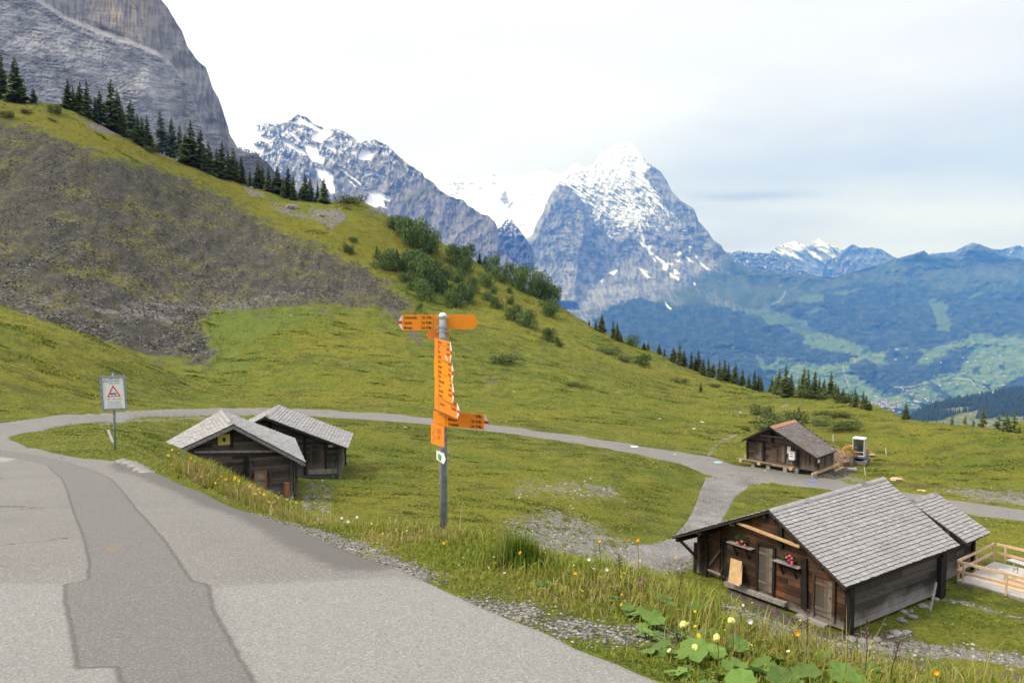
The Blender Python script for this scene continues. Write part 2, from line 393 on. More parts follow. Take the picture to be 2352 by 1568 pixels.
_e = hitw([(1620, 1094), (1612, 1115), (1600, 1150), (1575, 1200), (1545, 1232), (1500, 1246), (1440, 1250), (1440, 1300), (1520, 1300), (1590, 1275), (1640, 1235), (1668, 1180),
           (1690, 1140), (1725, 1112), (1800, 1104), (1700, 1082)])[:, :2]
PATH = _e
LOWP = hitw([(2352, 1420), (2270, 1398), (2200, 1384), (2175, 1379)])[:, :2]       # thin gravel path right of the hut
LOW2 = hitw([(2460, 1530), (2352, 1518), (2250, 1502), (2150, 1494), (2060, 1490), (1980, 1482), (1900, 1474)])[:, :2]
_rc = {}
def ROADD(x, y):
    x = np.asarray(x, float)
    key = (x.shape, float(x.ravel()[0]), float(x.ravel()[-1]), float(x.sum()))
    if key not in _rc:
        _rc.clear(); _rc[key] = np.minimum(sdist(x, y, ROAD), sdist(x, y, PATH) + 0.2)
    return _rc[key]
HUTP = {  # A(x,y,z) heading W L
 'R': ((12.03, 28.72, -12.45), 0.605, 7.29, 6.37), 'C': ((22.55, 60.37, -14.25), 0.804, 5.63, 3.6), 'R2': ((18.73, 34.78, -12.75), 0.671, 3.8, 2.5),
 'L1': ((-11.14, 41.3, -10.85), 1.977, 5.686, 3.9), 'L2': ((-10.07, 47.7, -11.3), 1.685, 7.6, 3.26)}
def hut_xy(k, lx, ly):
    (ax, ay, az), h, W_, L_ = HUTP[k]; a = h - math.pi / 2
    return ax + lx * math.cos(a) - ly * math.sin(a), ay + lx * math.sin(a) + ly * math.cos(a)
for k in HUTP:
    (ax, ay, az), h, W_, L_ = HUTP[k]
    PAD.append(([hut_xy(k, *q) for q in ((0.1, -0.1), (0.1, L_), (-W_, L_), (-W_, -0.1))], az - 0.04, 2.0 if k != 'C' else 2.5))
_dk = hitw([(2199, 1344), (2284, 1297)])
# polar sheet, finest inside the view
_t1 = np.arange(-0.64, 0.64, 0.00172); _t0 = np.linspace(-math.pi, -0.64, 60, endpoint=False); _t2 = np.linspace(0.64, math.pi, 60, endpoint=False)
TH = np.concatenate([_t0, _t1, _t2]); RR = np.exp(np.arange(math.log(1.0), math.log(900), 0.0102))
nT, nR = len(TH), len(RR)
GX = RR[:, None] * np.sin(TH)[None]; GY = RR[:, None] * np.cos(TH)[None]
GZ = H1(GX, GY)
DR = sdist(GX, GY, ROAD); DP = sdist(GX, GY, PATH)
u_, v_ = proj(GX, np.where(GY > 0.5, GY, 0.5), GZ)
front = GY > 2
# scree bowl: gullies cut into it
SCREE = [(-300, 200), (0, 287), (46, 293), (108, 301), (146, 328), (192, 341), (238, 362), (292, 370), (346, 389), (404, 408), (442, 416), (481, 439), (538, 466), (577, 493), (634, 527),
         (692, 556), (757, 574), (797, 600), (840, 614), (865, 636), (894, 649), (902, 670), (934, 692), (950, 712), (900, 722), (830, 712), (760, 703), (692, 706), (600, 712), (500, 716),
         (462, 738), (475, 776), (500, 812), (470, 842), (430, 828), (369, 824), (246, 797), (192, 777), (100, 743), (0, 708), (-300, 640)]
far_ok = (RR > 90)[:, None] & front
scree = np.where(far_ok, -sdist(u_, v_, SCREE), -200.0)
sm = sst(-6, 14, scree)
GZ = GZ + sm * (1.3 * fbm(GX / 6 + GZ * 0.02, GY / 24, 4.0, 5, 0.62, True) - 0.5)
# grass lip above the scree
lip = np.where(far_ok, np.exp(-((scree + 5) / 6.0) ** 2), 0)
GZ = GZ + lip * 0.35
u_, v_ = proj(GX, np.where(GY > 0.5, GY, 0.5), GZ)
def pxmask(poly, soft, lo=0.0, closed=True, r0=0, r1=1e9):
    d = sdist(u_, v_, poly, closed); m = 1 - sst(-soft if closed else lo, soft, d)
    return np.where(front & (RR >= r0)[:, None] & (RR <= r1)[:, None], m, 0)
gravel = np.maximum.reduce([
    pxmask([(1180, 1110), (1290, 1100), (1400, 1108), (1430, 1140), (1350, 1150), (1250, 1135), (1180, 1140)], 30, r0=20) * 0.62,
    pxmask([(1170, 1190), (1260, 1165), (1360, 1190), (1430, 1240), (1500, 1275), (1520, 1320), (1350, 1330), (1240, 1300), (1180, 1260)], 34, r0=14) * 0.85,
    pxmask([(1340, 1110), (1420, 1115), (1410, 1142), (1345, 1140)], 14, r0=20) * 0.85,
    pxmask([(690, 1130), (715, 1130), (720, 1170), (700, 1180)], 12, r0=30) * 0.75, pxmask([(700, 1105), (770, 1105), (765, 1180), (730, 1190), (715, 1150)], 16, r0=25) * 0.52,
    pxmask([(230, 975), (300, 966), (450, 960), (560, 958)], 5, 1.5, closed=False, r0=30) * 0.8,
    pxmask([(1480, 1255), (1560, 1240), (1600, 1280), (1590, 1310), (1500, 1320)], 12, r0=22) * 0.95,
    pxmask([(2140, 1118), (2352, 1126), (2600, 1140), (2600, 1190), (2352, 1160), (2240, 1150)], 8, r0=35) * 0.85,
    pxmask([(1640, 1190), (1660, 1175), (1665, 1210), (1650, 1215)], 8, r0=30) * 0.6,
    pxmask([(1840, 1080), (1900, 1100), (1990, 1112), (2000, 1104), (1950, 1092), (1900, 1070)], 8, r0=40) * 0.9,
    pxmask([(1628, 1046), (1640, 1025), (1662, 1010), (1690, 1000)], 4, 2, closed=False, r0=40) * 0.95,
    pxmask([(1790, 938), (1812, 927)], 3.5, 1.5, closed=False, r0=60) * 0.95, pxmask([(1690, 949), (1750, 945), (1790, 938)], 2.5, 0.6, closed=False, r0=60) * 0.7,
    1 - sst(0.10, 0.34, sdist(GX, GY, LOWP, False)), (1 - sst(0.35, 1.1, sdist(GX, GY, LOW2, False))) * 0.95])
# bare verge with gravel right of the asphalt
vd = sdist(GX, GY, hitw([(1090, 1388), (1170, 1398), (1250, 1425), (1330, 1448), (1420, 1462), (1500, 1458)])[:, :2], False)
gravel = np.maximum(gravel, (1 - sst(0.06, 0.30, vd)) * 0.8)
vd2 = sdist(GX, GY, hitw([(560, 1178), (640, 1200), (720, 1228), (800, 1262), (860, 1288), (950, 1330)])[:, :2], False)
gravel = np.maximum(gravel, (1 - sst(0.10, 0.34, vd2)) * 0.9)
soil = np.maximum.reduce([
    pxmask([(1890, 1045), (1920, 1040), (1960, 1060), (1975, 1085), (1930, 1100), (1890, 1085)], 8, r0=50),
    pxmask([(1680, 1340), (1800, 1400), (1900, 1450), (2000, 1450), (2090, 1440), (2110, 1470), (2000, 1480), (1880, 1475), (1760, 1430), (1660, 1370)], 14, r0=20, r1=40),
    pxmask([(850, 690), (905, 700), (960, 740), (985, 800), (960, 800), (900, 740)], 14, r0=90) * 0.75,
    pxmask([(1105, 862), (1150, 870), (1145, 885), (1115, 880)], 8, r0=60) * 0.8, pxmask([(1160, 640), (1210, 690), (1290, 780), (1250, 740), (1190, 690)], 12, r0=100) * 0.6,
    pxmask([(2352, 1540), (2200, 1530), (2050, 1500), (1950, 1490), (2000, 1520), (2150, 1560), (2352, 1568)], 12, r0=15, r1=35) * 0.8])
rockm = np.maximum.reduce([
    pxmask([(180, 278), (250, 287), (312, 312), (290, 318), (230, 305), (205, 300)], 8, r0=150), pxmask([(555, 425), (600, 440), (615, 455), (570, 450)], 6, r0=150),
    pxmask([(595, 450), (650, 470), (700, 486), (760, 500), (750, 512), (690, 505), (640, 490)], 8, r0=150) * 0.8, pxmask([(700, 476), (790, 480), (800, 500), (765, 530), (735, 510)], 8, r0=150),
    pxmask([(845, 465), (880, 480), (878, 500), (850, 490)], 6, r0=150) * 0.8, pxmask([(170, 700), (460, 690), (690, 665), (700, 690), (560, 716), (455, 722), (440, 745), (350, 750), (250, 735)], 22, r0=90) * 0.8,
    pxmask([(0, 660), (150, 660), (260, 700), (170, 760), (60, 730), (0, 715)], 26, r0=90) * 0.55])
green = np.maximum.reduce([
    pxmask([(470, 712), (690, 704), (770, 706), (560, 790), (470, 770)], 14, r0=90), pxmask([(380, 790), (560, 770), (640, 800), (560, 870), (420, 860), (300, 820)], 20, r0=80) * 0.55,
    pxmask([(2200, 1005), (2352, 1010), (2352, 1035), (2200, 1025)], 20, r0=50) * 0.5, pxmask([(1400, 1000), (1700, 1030), (1650, 1050), (1380, 1012)], 24, r0=50) * 0.5,
    pxmask([(900, 650), (1040, 690), (1090, 720), (1000, 740), (930, 700)], 20, r0=90) * 0.6])
heath_shade_m = np.maximum.reduce([  # mask of heathland growth; strip below the far road also paints bank shade
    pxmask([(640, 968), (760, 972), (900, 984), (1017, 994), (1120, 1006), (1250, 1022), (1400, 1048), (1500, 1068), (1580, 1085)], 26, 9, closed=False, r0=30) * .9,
    pxmask([(-100, 700), (0, 730), (200, 790), (400, 870), (480, 910), (300, 925), (0, 930), (-100, 930)], 30, r0=45) * .75, pxmask([(1350, 790), (1500, 850), (1740, 900), (1760, 925), (1500, 905), (1330, 850)], 24, r0=80) * .85,
    pxmask([(1000, 760), (1180, 790), (1230, 860), (1080, 870), (980, 820)], 30, r0=80) * .8, pxmask([(830, 990), (1000, 1010), (1010, 1180), (900, 1160), (820, 1100)], 30, r0=30) * .6,
    pxmask([(1400, 1150), (1600, 1110), (1590, 1200), (1500, 1240), (1400, 1210)], 20, r0=30) * .7, pxmask([(2060, 1050), (2352, 1040), (2352, 1110), (2100, 1110)], 24, r0=45) * .7, pxmask([(1690, 1120), (1900, 1125), (1800, 1150), (1680, 1175)], 10, r0=30) * .7,
    pxmask([(850, 640), (1060, 690), (1090, 740), (900, 720)], 26, r0=90)])
yellow = np.maximum(np.where(far_ok, np.exp(-((scree + 26) / 26.0) ** 2) * (v_ < 640), 0), pxmask([(700, 500), (900, 500), (1060, 590), (1250, 720), (1150, 700), (900, 600), (760, 570)], 40, r0=120) * 0.9)
# the ground drops a little under the paved sheets, which rest on it
bite = lambda d: -0.14 * sst(0.02, -0.30, d) if False else -0.14 * (1 - sst(-0.30, 0.02, d))
TZ = GZ + np.minimum(bite(DR), bite(DP))
idx = np.arange(nR * nT).reshape(nR, nT)
a = idx[:-1]; b = np.roll(idx, -1, 1)[:-1]; c = np.roll(idx, -1, 1)[1:]; d = idx[1:]
quads = np.stack([a, b, c, d], -1).reshape(-1, 4)[:, ::-1]
V = np.stack([GX, GY, TZ], -1).reshape(-1, 3)
# meadow ---------------------------------------------------------------
def grass_cols(t, far=True):
    p0 = t.co()
    big = t.noise(0.045, p0, 4); med = t.noise(0.55, p0, 5, 0.62); fine = t.noise(4.2, p0, 5, 0.7); mic = t.noise(26, p0, 3, 0.7)
    c = t.ramp(med, (0.30, (0.072, 0.092, 0.014)), (0.50, (0.142, 0.156, 0.021)), (0.72, (0.225, 0.200, 0.040)))
    c = t.mix(t.step(big, 0.42, 0.66), c, (0.190, 0.182, 0.024)); 
    c = t.mix(t.math('MULTIPLY', t.step(t.noise(0.16, p0, 3), 0.52, 0.70), 0.5), c, (0.080, 0.135, 0.016))
    k = t.ramp(fine, (0.28, 0.55), (0.5, 1.0), (0.72, 1.35)); c = t.mix(0.8, c, k, 'MULTIPLY')
    k = t.ramp(mic, (0.3, 0.7), (0.7, 1.3)); c = t.mix(0.7, c, k, 'MULTIPLY')
    return c, p0, big, med, fine, mic
t = NT('meadow')
c, p0, big, med, fine, mic = grass_cols(t)
thr = t.math('ADD', t.math('MULTIPLY', fine, 0.55), t.math('MULTIPLY', mic, 0.45))
hs = t.noise(0.5, t.co((0.5, 1, 1.8)), 6, 0.72); hm = t.noise(0.05, p0, 3); heath = t.math('MULTIPLY', t.step(hs, 0.515, 0.60), t.step(hm, 0.36, 0.54)); heath = t.math('MAXIMUM', heath, t.math('MULTIPLY', t.attr('heath_shade_m'), t.step(t.noise(0.85, t.co((0.6, 1, 1.6)), 6, 0.72), 0.46, 0.60))); c = t.mix(t.math('MULTIPLY', heath, 0.72), c, t.mix(fine, (0.045, 0.052, 0.014), (0.115, 0.105, 0.030)))  # dark heathland patches, spread wider to paint in terracette shadows as well
# earthy flecks
spots = t.step(t.noise(1.1, p0, 5, 0.7), 0.60, 0.68); c = t.mix(t.math('MULTIPLY', spots, 0.55), c, (0.075, 0.062, 0.026))
c = t.mix(t.math('MULTIPLY', t.attr('yellow'), 0.6), c, t.mix(0.6, (0.24, 0.205, 0.040), c, 'SOFT_LIGHT'))
c = t.mix(t.math('MULTIPLY', t.step(t.math('ADD', t.attr('green'), t.math('MULTIPLY', t.step(t.attr('green'), 0, .3), t.math('MULTIPLY', t.math('SUBTRACT', t.noise(.4, p0, 5, .7), .5), 2.4))), .35, .8), t.step(thr, 0.42, 0.56)), c, (0.125, 0.175, 0.038))
# scree
sn = t.noise(0.35, p0, 6, 0.66); sn2 = t.noise(2.6, p0, 4, 0.7); streak = t.noise(0.9, t.co((1.0, 0.18, 0.18)), 6, 0.72)
sn3 = t.noise(7.5, p0, 4, 0.75); sc = t.ramp(sn, (0.30, (0.054, 0.050, 0.042)), (0.52, (0.072, 0.066, 0.053)), (0.75, (0.108, 0.096, 0.072)))
sc = t.mix(0.8, sc, t.ramp(sn2, (0.3, 0.6), (0.7, 1.5)), 'MULTIPLY'); sc = t.mix(0.8, sc, t.ramp(sn3, (0.35, 0.6), (0.65, 1.5)), 'MULTIPLY'); sc = t.mix(0.5, sc, t.ramp(streak, (0.35, 0.55), (0.68, 1.5)), 'MULTIPLY')
veg = t.math('MULTIPLY', t.step(t.noise(0.11, p0, 5, 0.6), 0.47, 0.62), t.step(t.noise(1.7, p0, 5, 0.75), 0.46, 0.60))
veg2 = t.step(t.noise(0.7, p0, 5, 0.75), 0.60, 0.66); veg = t.math('MAXIMUM', veg, t.math('MULTIPLY', veg2, 0.8))
sc = t.mix(veg, sc, t.ramp(sn2, (0.3, (0.13, 0.125, 0.020)), (0.7, (0.235, 0.215, 0.032))))
sf = t.math('ADD', t.attr('scree'), t.math('MULTIPLY', t.math('SUBTRACT', sn, 0.5), 120)); sf = t.math('ADD', sf, t.math('MULTIPLY', t.math('SUBTRACT', sn2, 0.5), 50))
sfac = t.step(sf, -1.5, 4.0)
c = t.mix(1.0, c, (0.93, 0.955, 0.92), 'MULTIPLY'); c = t.mix(sfac, c, sc)
rk = t.ramp(t.noise(1.3, t.co((1, 1, 0.35)), 6, 0.72), (0.3, (0.075, 0.068, 0.062)), (0.5, (0.17, 0.155, 0.145)), (0.7, (0.27, 0.245, 0.23)))
c = t.mix(t.step(t.math('ADD', t.attr('rockm'), t.math('MULTIPLY', t.step(t.attr('rockm'), 0.0, 0.3), t.math('ADD', t.math('MULTIPLY', t.math('SUBTRACT', sn2, 0.5), 2.4), t.math('MULTIPLY', t.math('SUBTRACT', sn, 0.5), 2.6)))), 0.62, 0.86), c, rk)
# gravel and soil
gn = t.noise(1.6, p0, 5, 0.7); gv = t.voro(48, p0, 'Color'); gs = t.n('ShaderNodeSeparateColor'); t.t.links.new(gv, gs.inputs[0])
gcol = t.mix(t.step(gs.outputs[0], 0.55, 0.9), (0.180, 0.165, 0.142), (0.42, 0.40, 0.375)); gcol = t.mix(t.step(t.noise(0.9, p0, 4), 0.45, 0.7), gcol, t.mix(0.5, gcol, (0.12, 0.10, 0.08)))
c = t.mix(t.step(t.math('ADD', t.attr('gravel'), t.math('MULTIPLY', t.step(t.attr('gravel'), 0.0, 0.35), t.math('ADD', t.math('MULTIPLY', t.math('SUBTRACT', gn, 0.5), 2.6), t.math('ADD', t.math('MULTIPLY', t.math('SUBTRACT', fine, 0.5), 2.4), t.math('MULTIPLY', t.math('SUBTRACT', mic, 0.5), 1.2))))), 0.45, 0.95), c, gcol)
c = t.mix(t.step(t.math('ADD', t.attr('soil'), t.math('MULTIPLY', gn, 0.8)), 0.95, 1.2), c, t.mix(t.step(gs.outputs[1], 0.80, 0.95), (0.085, 0.068, 0.052), (0.30, 0.28, 0.26)))
t.col(c).rough(0.95); t.b.inputs['Specular IOR Level'].default_value = 0.1
hgt = t.math('ADD', t.math('MULTIPLY', fine, 1.0), t.math('ADD', t.math('MULTIPLY', med, 2.2), t.math('MULTIPLY', mic, 0.16)))
t.bump(hgt, 0.9, 0.24)
M_MEADOW = t.m
fl = lambda q: q.reshape(-1)
me = np_mesh('ground', V, quads, M_MEADOW, attrs=dict(scree=fl(scree), gravel=fl(gravel), soil=fl(soil), rockm=fl(rockm), green=fl(green), yellow=fl(yellow), heath_shade_m=fl(heath_shade_m)))
tag(link('ground', me), kind='structure')
mb = MB(); mb.add([(0.99 * math.sin(q), 0.99 * math.cos(q), -1.36 - 0.15 * math.cos(q)) for q in np.linspace(0, 2 * math.pi, 48, endpoint=False)], [tuple(range(48))[::-1]])
# paved sheets cut from the same grid so they follow the ground exactly
def sheet(name, dist, mat, lift, skirt, attrs):
    z = GZ + lift - 0.16 * sst(-0.04, 0.12, dist)
    keep = dist < 0.45 + 0.014 * RR[:, None]
    m = keep[:-1] & keep[1:] & np.roll(keep, -1, 1)[:-1] & np.roll(keep, -1, 1)[1:] & (RR < 140)[:-1, None]
    q = quads[m.reshape(-1)]
    us, inv = np.unique(q, return_inverse=True)
    Vv = np.stack([GX, GY, z], -1).reshape(-1, 3)[us]
    me = np_mesh(name, Vv, inv.reshape(-1, 4), mat, attrs={k: fl(w)[us] for k, w in attrs.items()})
    return tag(link(name, me), kind='structure')
PATCH = hitw([(-60, 1030), (0, 1034), (60, 1044), (120, 1054), (170, 1068), (220, 1084), (262, 1108), (290, 1140), (335, 1195), (382, 1250), (420, 1308), (440, 1338), (480, 1348),
              (487, 1400), (522, 1462), (580, 1568), (620, 1640), (300, 1640), (268, 1537), (178, 1541), (172, 1500), (165, 1450), (150, 1390), (148, 1346), (203, 1336), (205, 1290), (190, 1230),
              (170, 1180), (155, 1130), (140, 1098), (110, 1070), (60, 1057), (0, 1050), (-60, 1044)])[:, :2]
PALE = hitw([(-60, 1046), (0, 1046), (40, 1054), (10, 1062), (-60, 1060)])[:, :2]
LOWL = hitw([(-200, 1350), (0, 1345), (148, 1345), (172, 1500), (178, 1541), (268, 1537), (300, 1620), (-200, 1660)])[:, :2]
LITE = hitw([(487, 1352), (620, 1345), (900, 1330), (1010, 1345), (1520, 1568), (1500, 1640), (620, 1640), (522, 1462)])[:, :2]
EDGE = hitw([(300, 1066), (350, 1085), (400, 1105), (470, 1133), (540, 1168), (620, 1192), (700, 1222), (760, 1252), (860, 1290)])[:, :2]
t = NT('asphalt'); p0 = t.co()
f1 = t.noise(0.8, p0, 5, 0.6); f2 = t.noise(60, p0, 3, 0.8); f3 = t.noise(9, p0, 4, 0.6); vc = t.voro(120, p0, 'Color'); vs = t.n('ShaderNodeSeparateColor'); t.t.links.new(vc, vs.inputs[0])
base = t.ramp(f1, (0.3, (0.158, 0.148, 0.136)), (0.7, (0.188, 0.178, 0.165)))
wob = t.math('MULTIPLY', t.math('SUBTRACT', f3, 0.5), 0.035)
inp = t.step(t.math('ADD', t.attr('patch'), wob), 0.012, -0.012); lite = t.step(t.math('ADD', t.attr('lite'), t.math('MULTIPLY', wob, 2.0)), 0.10, -0.10); lowl = t.step(t.math('ADD', t.attr('lowl'), wob), 0.06, -0.06)
pale = t.step(t.math('ADD', t.attr('pale'), wob), 0.06, -0.06)
base = t.mix(lite, base, (0.222, 0.214, 0.200)); base = t.mix(t.math('MULTIPLY', lowl, 0.7), base, (0.235, 0.227, 0.215)); base = t.mix(pale, base, (0.27, 0.26, 0.24))
pc = t.mix(t.step(t.noise(1.3, p0, 4, 0.7), 0.62, 0.76), (0.146, 0.138, 0.130), (0.20, 0.150, 0.09))
base = t.mix(inp, base, pc)
speck = t.math('MULTIPLY', t.step(vs.outputs[0], 0.78, 0.9), t.mix(inp, (0.38, 0.38, 0.38), (0.22, 0.22, 0.22)))
base = t.mix(speck, base, (0.46, 0.44, 0.41)); base = t.mix(t.math('MULTIPLY', t.step(vs.outputs[1], 0.80, 0.95), 0.5), base, (0.09, 0.082, 0.075))
base = t.mix(0.55, base, t.ramp(f2, (0.3, 0.75), (0.7, 1.25)), 'MULTIPLY')
seam = t.math('MULTIPLY', t.step(t.math('ABSOLUTE', t.math('ADD', t.attr('patch'), wob)), 0.022, 0.004), 0.5)
cq = t.n('ShaderNodeTexVoronoi', feature='DISTANCE_TO_EDGE'); cq.inputs['Scale'].default_value = 0.42
wv = t.n('ShaderNodeVectorMath', operation='ADD'); t.t.links.new(p0, wv.inputs[0]); nv = t.n('ShaderNodeVectorMath', operation='SCALE'); nv.inputs['Scale'].default_value = 0.9
t.t.links.new(t.noise(1.4, p0, 4, 0.7, 'Color'), nv.inputs[0]); t.t.links.new(nv.outputs[0], wv.inputs[1]); t.t.links.new(wv.outputs[0], cq.inputs['Vector'])
crack = t.math('MULTIPLY', t.step(cq.outputs[0], 0.014, 0.004), t.math('MULTIPLY', t.step(t.noise(0.3, p0, 2), 0.5, 0.6), t.math('SUBTRACT', 1.0, inp)))
base = t.mix(t.math('MAXIMUM', seam, t.math('MULTIPLY', crack, 0.7)), base, (0.055, 0.05, 0.045))
brk = t.math('ADD', t.attr('edge'), t.math('MULTIPLY', f3, 0.35)); base = t.mix(t.math('MULTIPLY', t.step(brk, 0.66, 0.46), 0.75), base, (0.098, 0.090, 0.084))
t.col(base).rough(0.9); t.bump(t.math('ADD', t.math('ADD', f2, t.math('MULTIPLY', vs.outputs[2], 0.5)), t.math('MULTIPLY', crack, -2)), 0.5, 0.008)
far_r = np.where(GY > 30, 5.0, 0)
sheet('road', DR, t.m, 0.015, 0, dict(patch=sdist(GX, GY, PATCH), lite=sdist(GX, GY, LITE), lowl=sdist(GX, GY, LOWL), pale=sdist(GX, GY, PALE), edge=sdist(GX, GY, EDGE, False)))
t = NT('gravel_path'); p0 = t.co(); n1_ = t.noise(0.5, p0, 5, 0.65); v1 = t.voro(24, p0, 'Color'); s1 = t.n('ShaderNodeSeparateColor'); t.t.links.new(v1, s1.inputs[0])
g = t.ramp(n1_, (0.35, (0.105, 0.093, 0.082)), (0.55, (0.160, 0.150, 0.140)), (0.7, (0.215, 0.205, 0.195)))
g = t.mix(t.math('MULTIPLY', t.step(s1.outputs[0], 0.7, 0.9), 0.5), g, (0.42, 0.41, 0.40)); g = t.mix(0.6, g, t.ramp(t.noise(14, p0, 3, .8), (0.3, 0.7), (0.7, 1.3)), 'MULTIPLY')
t.col(g).rough(0.95); t.bump(t.noise(10, p0, 4, 0.7), 0.4, 0.03)
PD = np.maximum(DP, -DR - 0.25)
sheet('path', np.where(DR < -0.4, 9, DP), t.m, 0.006, 0, {})
# ground height lookup for things standing on it
def Hg(x, y):
    x = np.atleast_1d(np.asarray(x, float)); y = np.atleast_1d(np.asarray(y, float))
    th = np.arctan2(x, y); lr = np.log(np.hypot(x, y)); fi = np.clip(np.interp(th, TH, np.arange(nT)), 0, nT - 1.001); fr = np.clip(np.interp(lr, np.log(RR), np.arange(nR)), 0, nR - 1.001)
    i, j = fr.astype(int), fi.astype(int); a_, b_ = fr - i, fi - j
    return (TZ[i, j] * (1 - a_) * (1 - b_) + TZ[i + 1, j] * a_ * (1 - b_) + TZ[i, j + 1] * (1 - a_) * b_ + TZ[i + 1, j + 1] * a_ * b_)
def gp(u, v, **k):
    """point of the built ground seen at pixel (u, v)"""
    return Vector(hit(u, v, f=Hg2, **k)[0])
def Hg2(x, y): return Hg(np.ravel(x), np.ravel(y)).reshape(np.shape(x))
def gatt(A_, x, y):
    th = np.arctan2(x, y); lr = np.log(np.hypot(x, y))
    j = np.clip(np.round(np.interp(th, TH, np.arange(nT))).astype(int), 0, nT - 1); i = np.clip(np.round(np.interp(lr, np.log(RR), np.arange(nR))).astype(int), 0, nR - 1)
    return A_[i, j]
# ------------------------------------------------------------------ mountains
t = NT('mountain_rock'); p0 = t.co(); cc = t.attr('col', 'Color')
t.col(cc).rough(0.95); t.b.inputs['Specular IOR Level'].default_value = 0.05
M_MTN = t.m
def lerp3(a, b, w): return np.asarray(a) * (1 - w[..., None]) + np.asarray(b) * w[..., None]
def mount(name, crest, vb, Df, colf, du=2.0, rows=240, jag=2.0, jf=9.0, u0=None, u1=None, relief=None, split=None, power=1.0):
    cr_ = np.array(crest, float); u = np.arange(u0 if u0 is not None else cr_[0, 0], (u1 if u1 is not None else cr_[-1, 0]) + du, du)
    vc = np.interp(u, cr_[:, 0], cr_[:, 1]) + jag * fbm(u / jf, 0.5 + len(name), 0.3, 4, 0.6)
    tt = np.linspace(0, 1, rows) ** power
    vbb = np.array([vb(q) if callable(vb) else vb for q in u])
    Vp = vc[None] + (vbb - vc)[None] * tt[:, None]; Up = np.broadcast_to(u[None], Vp.shape)
    D = Df(Up, Vp)
    if relief is not None: D = D + relief(Up, Vp, vc[None])
    P = at(Up, Vp, D); col_ = colf(Up, Vp, vc[None])
    # the far side of the crest
    bk = [P[0] + np.array([0, 0.012 * k * D[0].mean(), -0.010 * k * k * D[0].mean()]) for k in (1, 3, 6)]
    P = np.concatenate([np.array(bk)[::-1], P]); col_ = np.concatenate([np.repeat(col_[:1], 3, 0), col_])
    nr, nc = P.shape[:2]; ix = np.arange(nr * nc).reshape(nr, nc)
    q = np.stack([ix[:-1, :-1], ix[1:, :-1], ix[1:, 1:], ix[:-1, 1:]], -1).reshape(-1, 4)
    names = [(name, np.ones(len(q), bool))]
    if split is not None:
        m = split(np.concatenate([np.repeat(Up[:1], 3, 0), Up])[:-1, :-1], np.concatenate([np.repeat(Vp[:1], 3, 0), Vp])[:-1, :-1]).reshape(-1)
        names = [(name, ~m), (split.__name__, m)]
    for nm, m in names:
        us, inv = np.unique(q[m], return_inverse=True)
        me = np_mesh(nm, P.reshape(-1, 3)[us], inv.reshape(-1, 4), M_MTN, cols=col_.reshape(-1, 3)[us])
        tag(link(nm, me), kind='structure')
def gauss(u, v, cu, cv, su, sv): return np.exp(-((u - cu) / su) ** 2 - ((v - cv) / sv) ** 2)

# --- grey rock face on the left
CLIFF = [(-260, -260), (200, -200), (340, -50), (371, 0), (386, 20), (410, 61), (418, 72), (427, 102), (454, 140), (473, 157), (485, 195), (502, 226), (516, 270), (523, 301), (547, 342), (570, 350),
         (588, 352), (600, 362), (612, 372), (632, 396), (660, 420), (720, 470)]
LEDGE = [(-260, -130), (0, -60), (147, 37), (215, 66), (300, 96), (360, 120), (393, 147), (430, 190), (470, 300)]
def ledge(u, v):
    L = np.array(LEDGE, float); return v - np.interp(u, L[:, 0], L[:, 1])       # >0 below the ledge
def cliffD(u, v):
    base = 1250 + (u - 200) * 0.55 + np.clip(480 - v, 0, 900) * 0.42
    d = ledge(u, v)
    return base - 46 * sst(-5, 9, d) * (1 - sst(330, 440, u)) - 30 * sst(10, 130, d) * (1 - sst(300, 460, u))
def cliffR(u, v, vc):
    d = ledge(u, v)
    w = 6 * pn(u / 60, v / 60, 7.)
    strat = fbm((u + w) / 60, (v - 0.12 * u + 1.5 * w) / 7.5, 1., 4, 0.62, True)
    strat2 = fbm(u / 26, (v + 0.55 * u) / 9, 6., 4, 0.6, True)
    vert = fbm(u / 9, v / 55, 3., 4, 0.6, True)
    big = fbm(u / 110, v / 90, 2., 3)
    lowp = sst(-2, 8, d)
    return -(lowp * (4.2 * strat + 4.0 * strat2 + 2.2 * vert) + (1 - lowp) * (4.0 * vert + 1.5 * strat) + 22 * big) - 1.6 * fbm(u / 4, v / 3, 8., 3, .7)
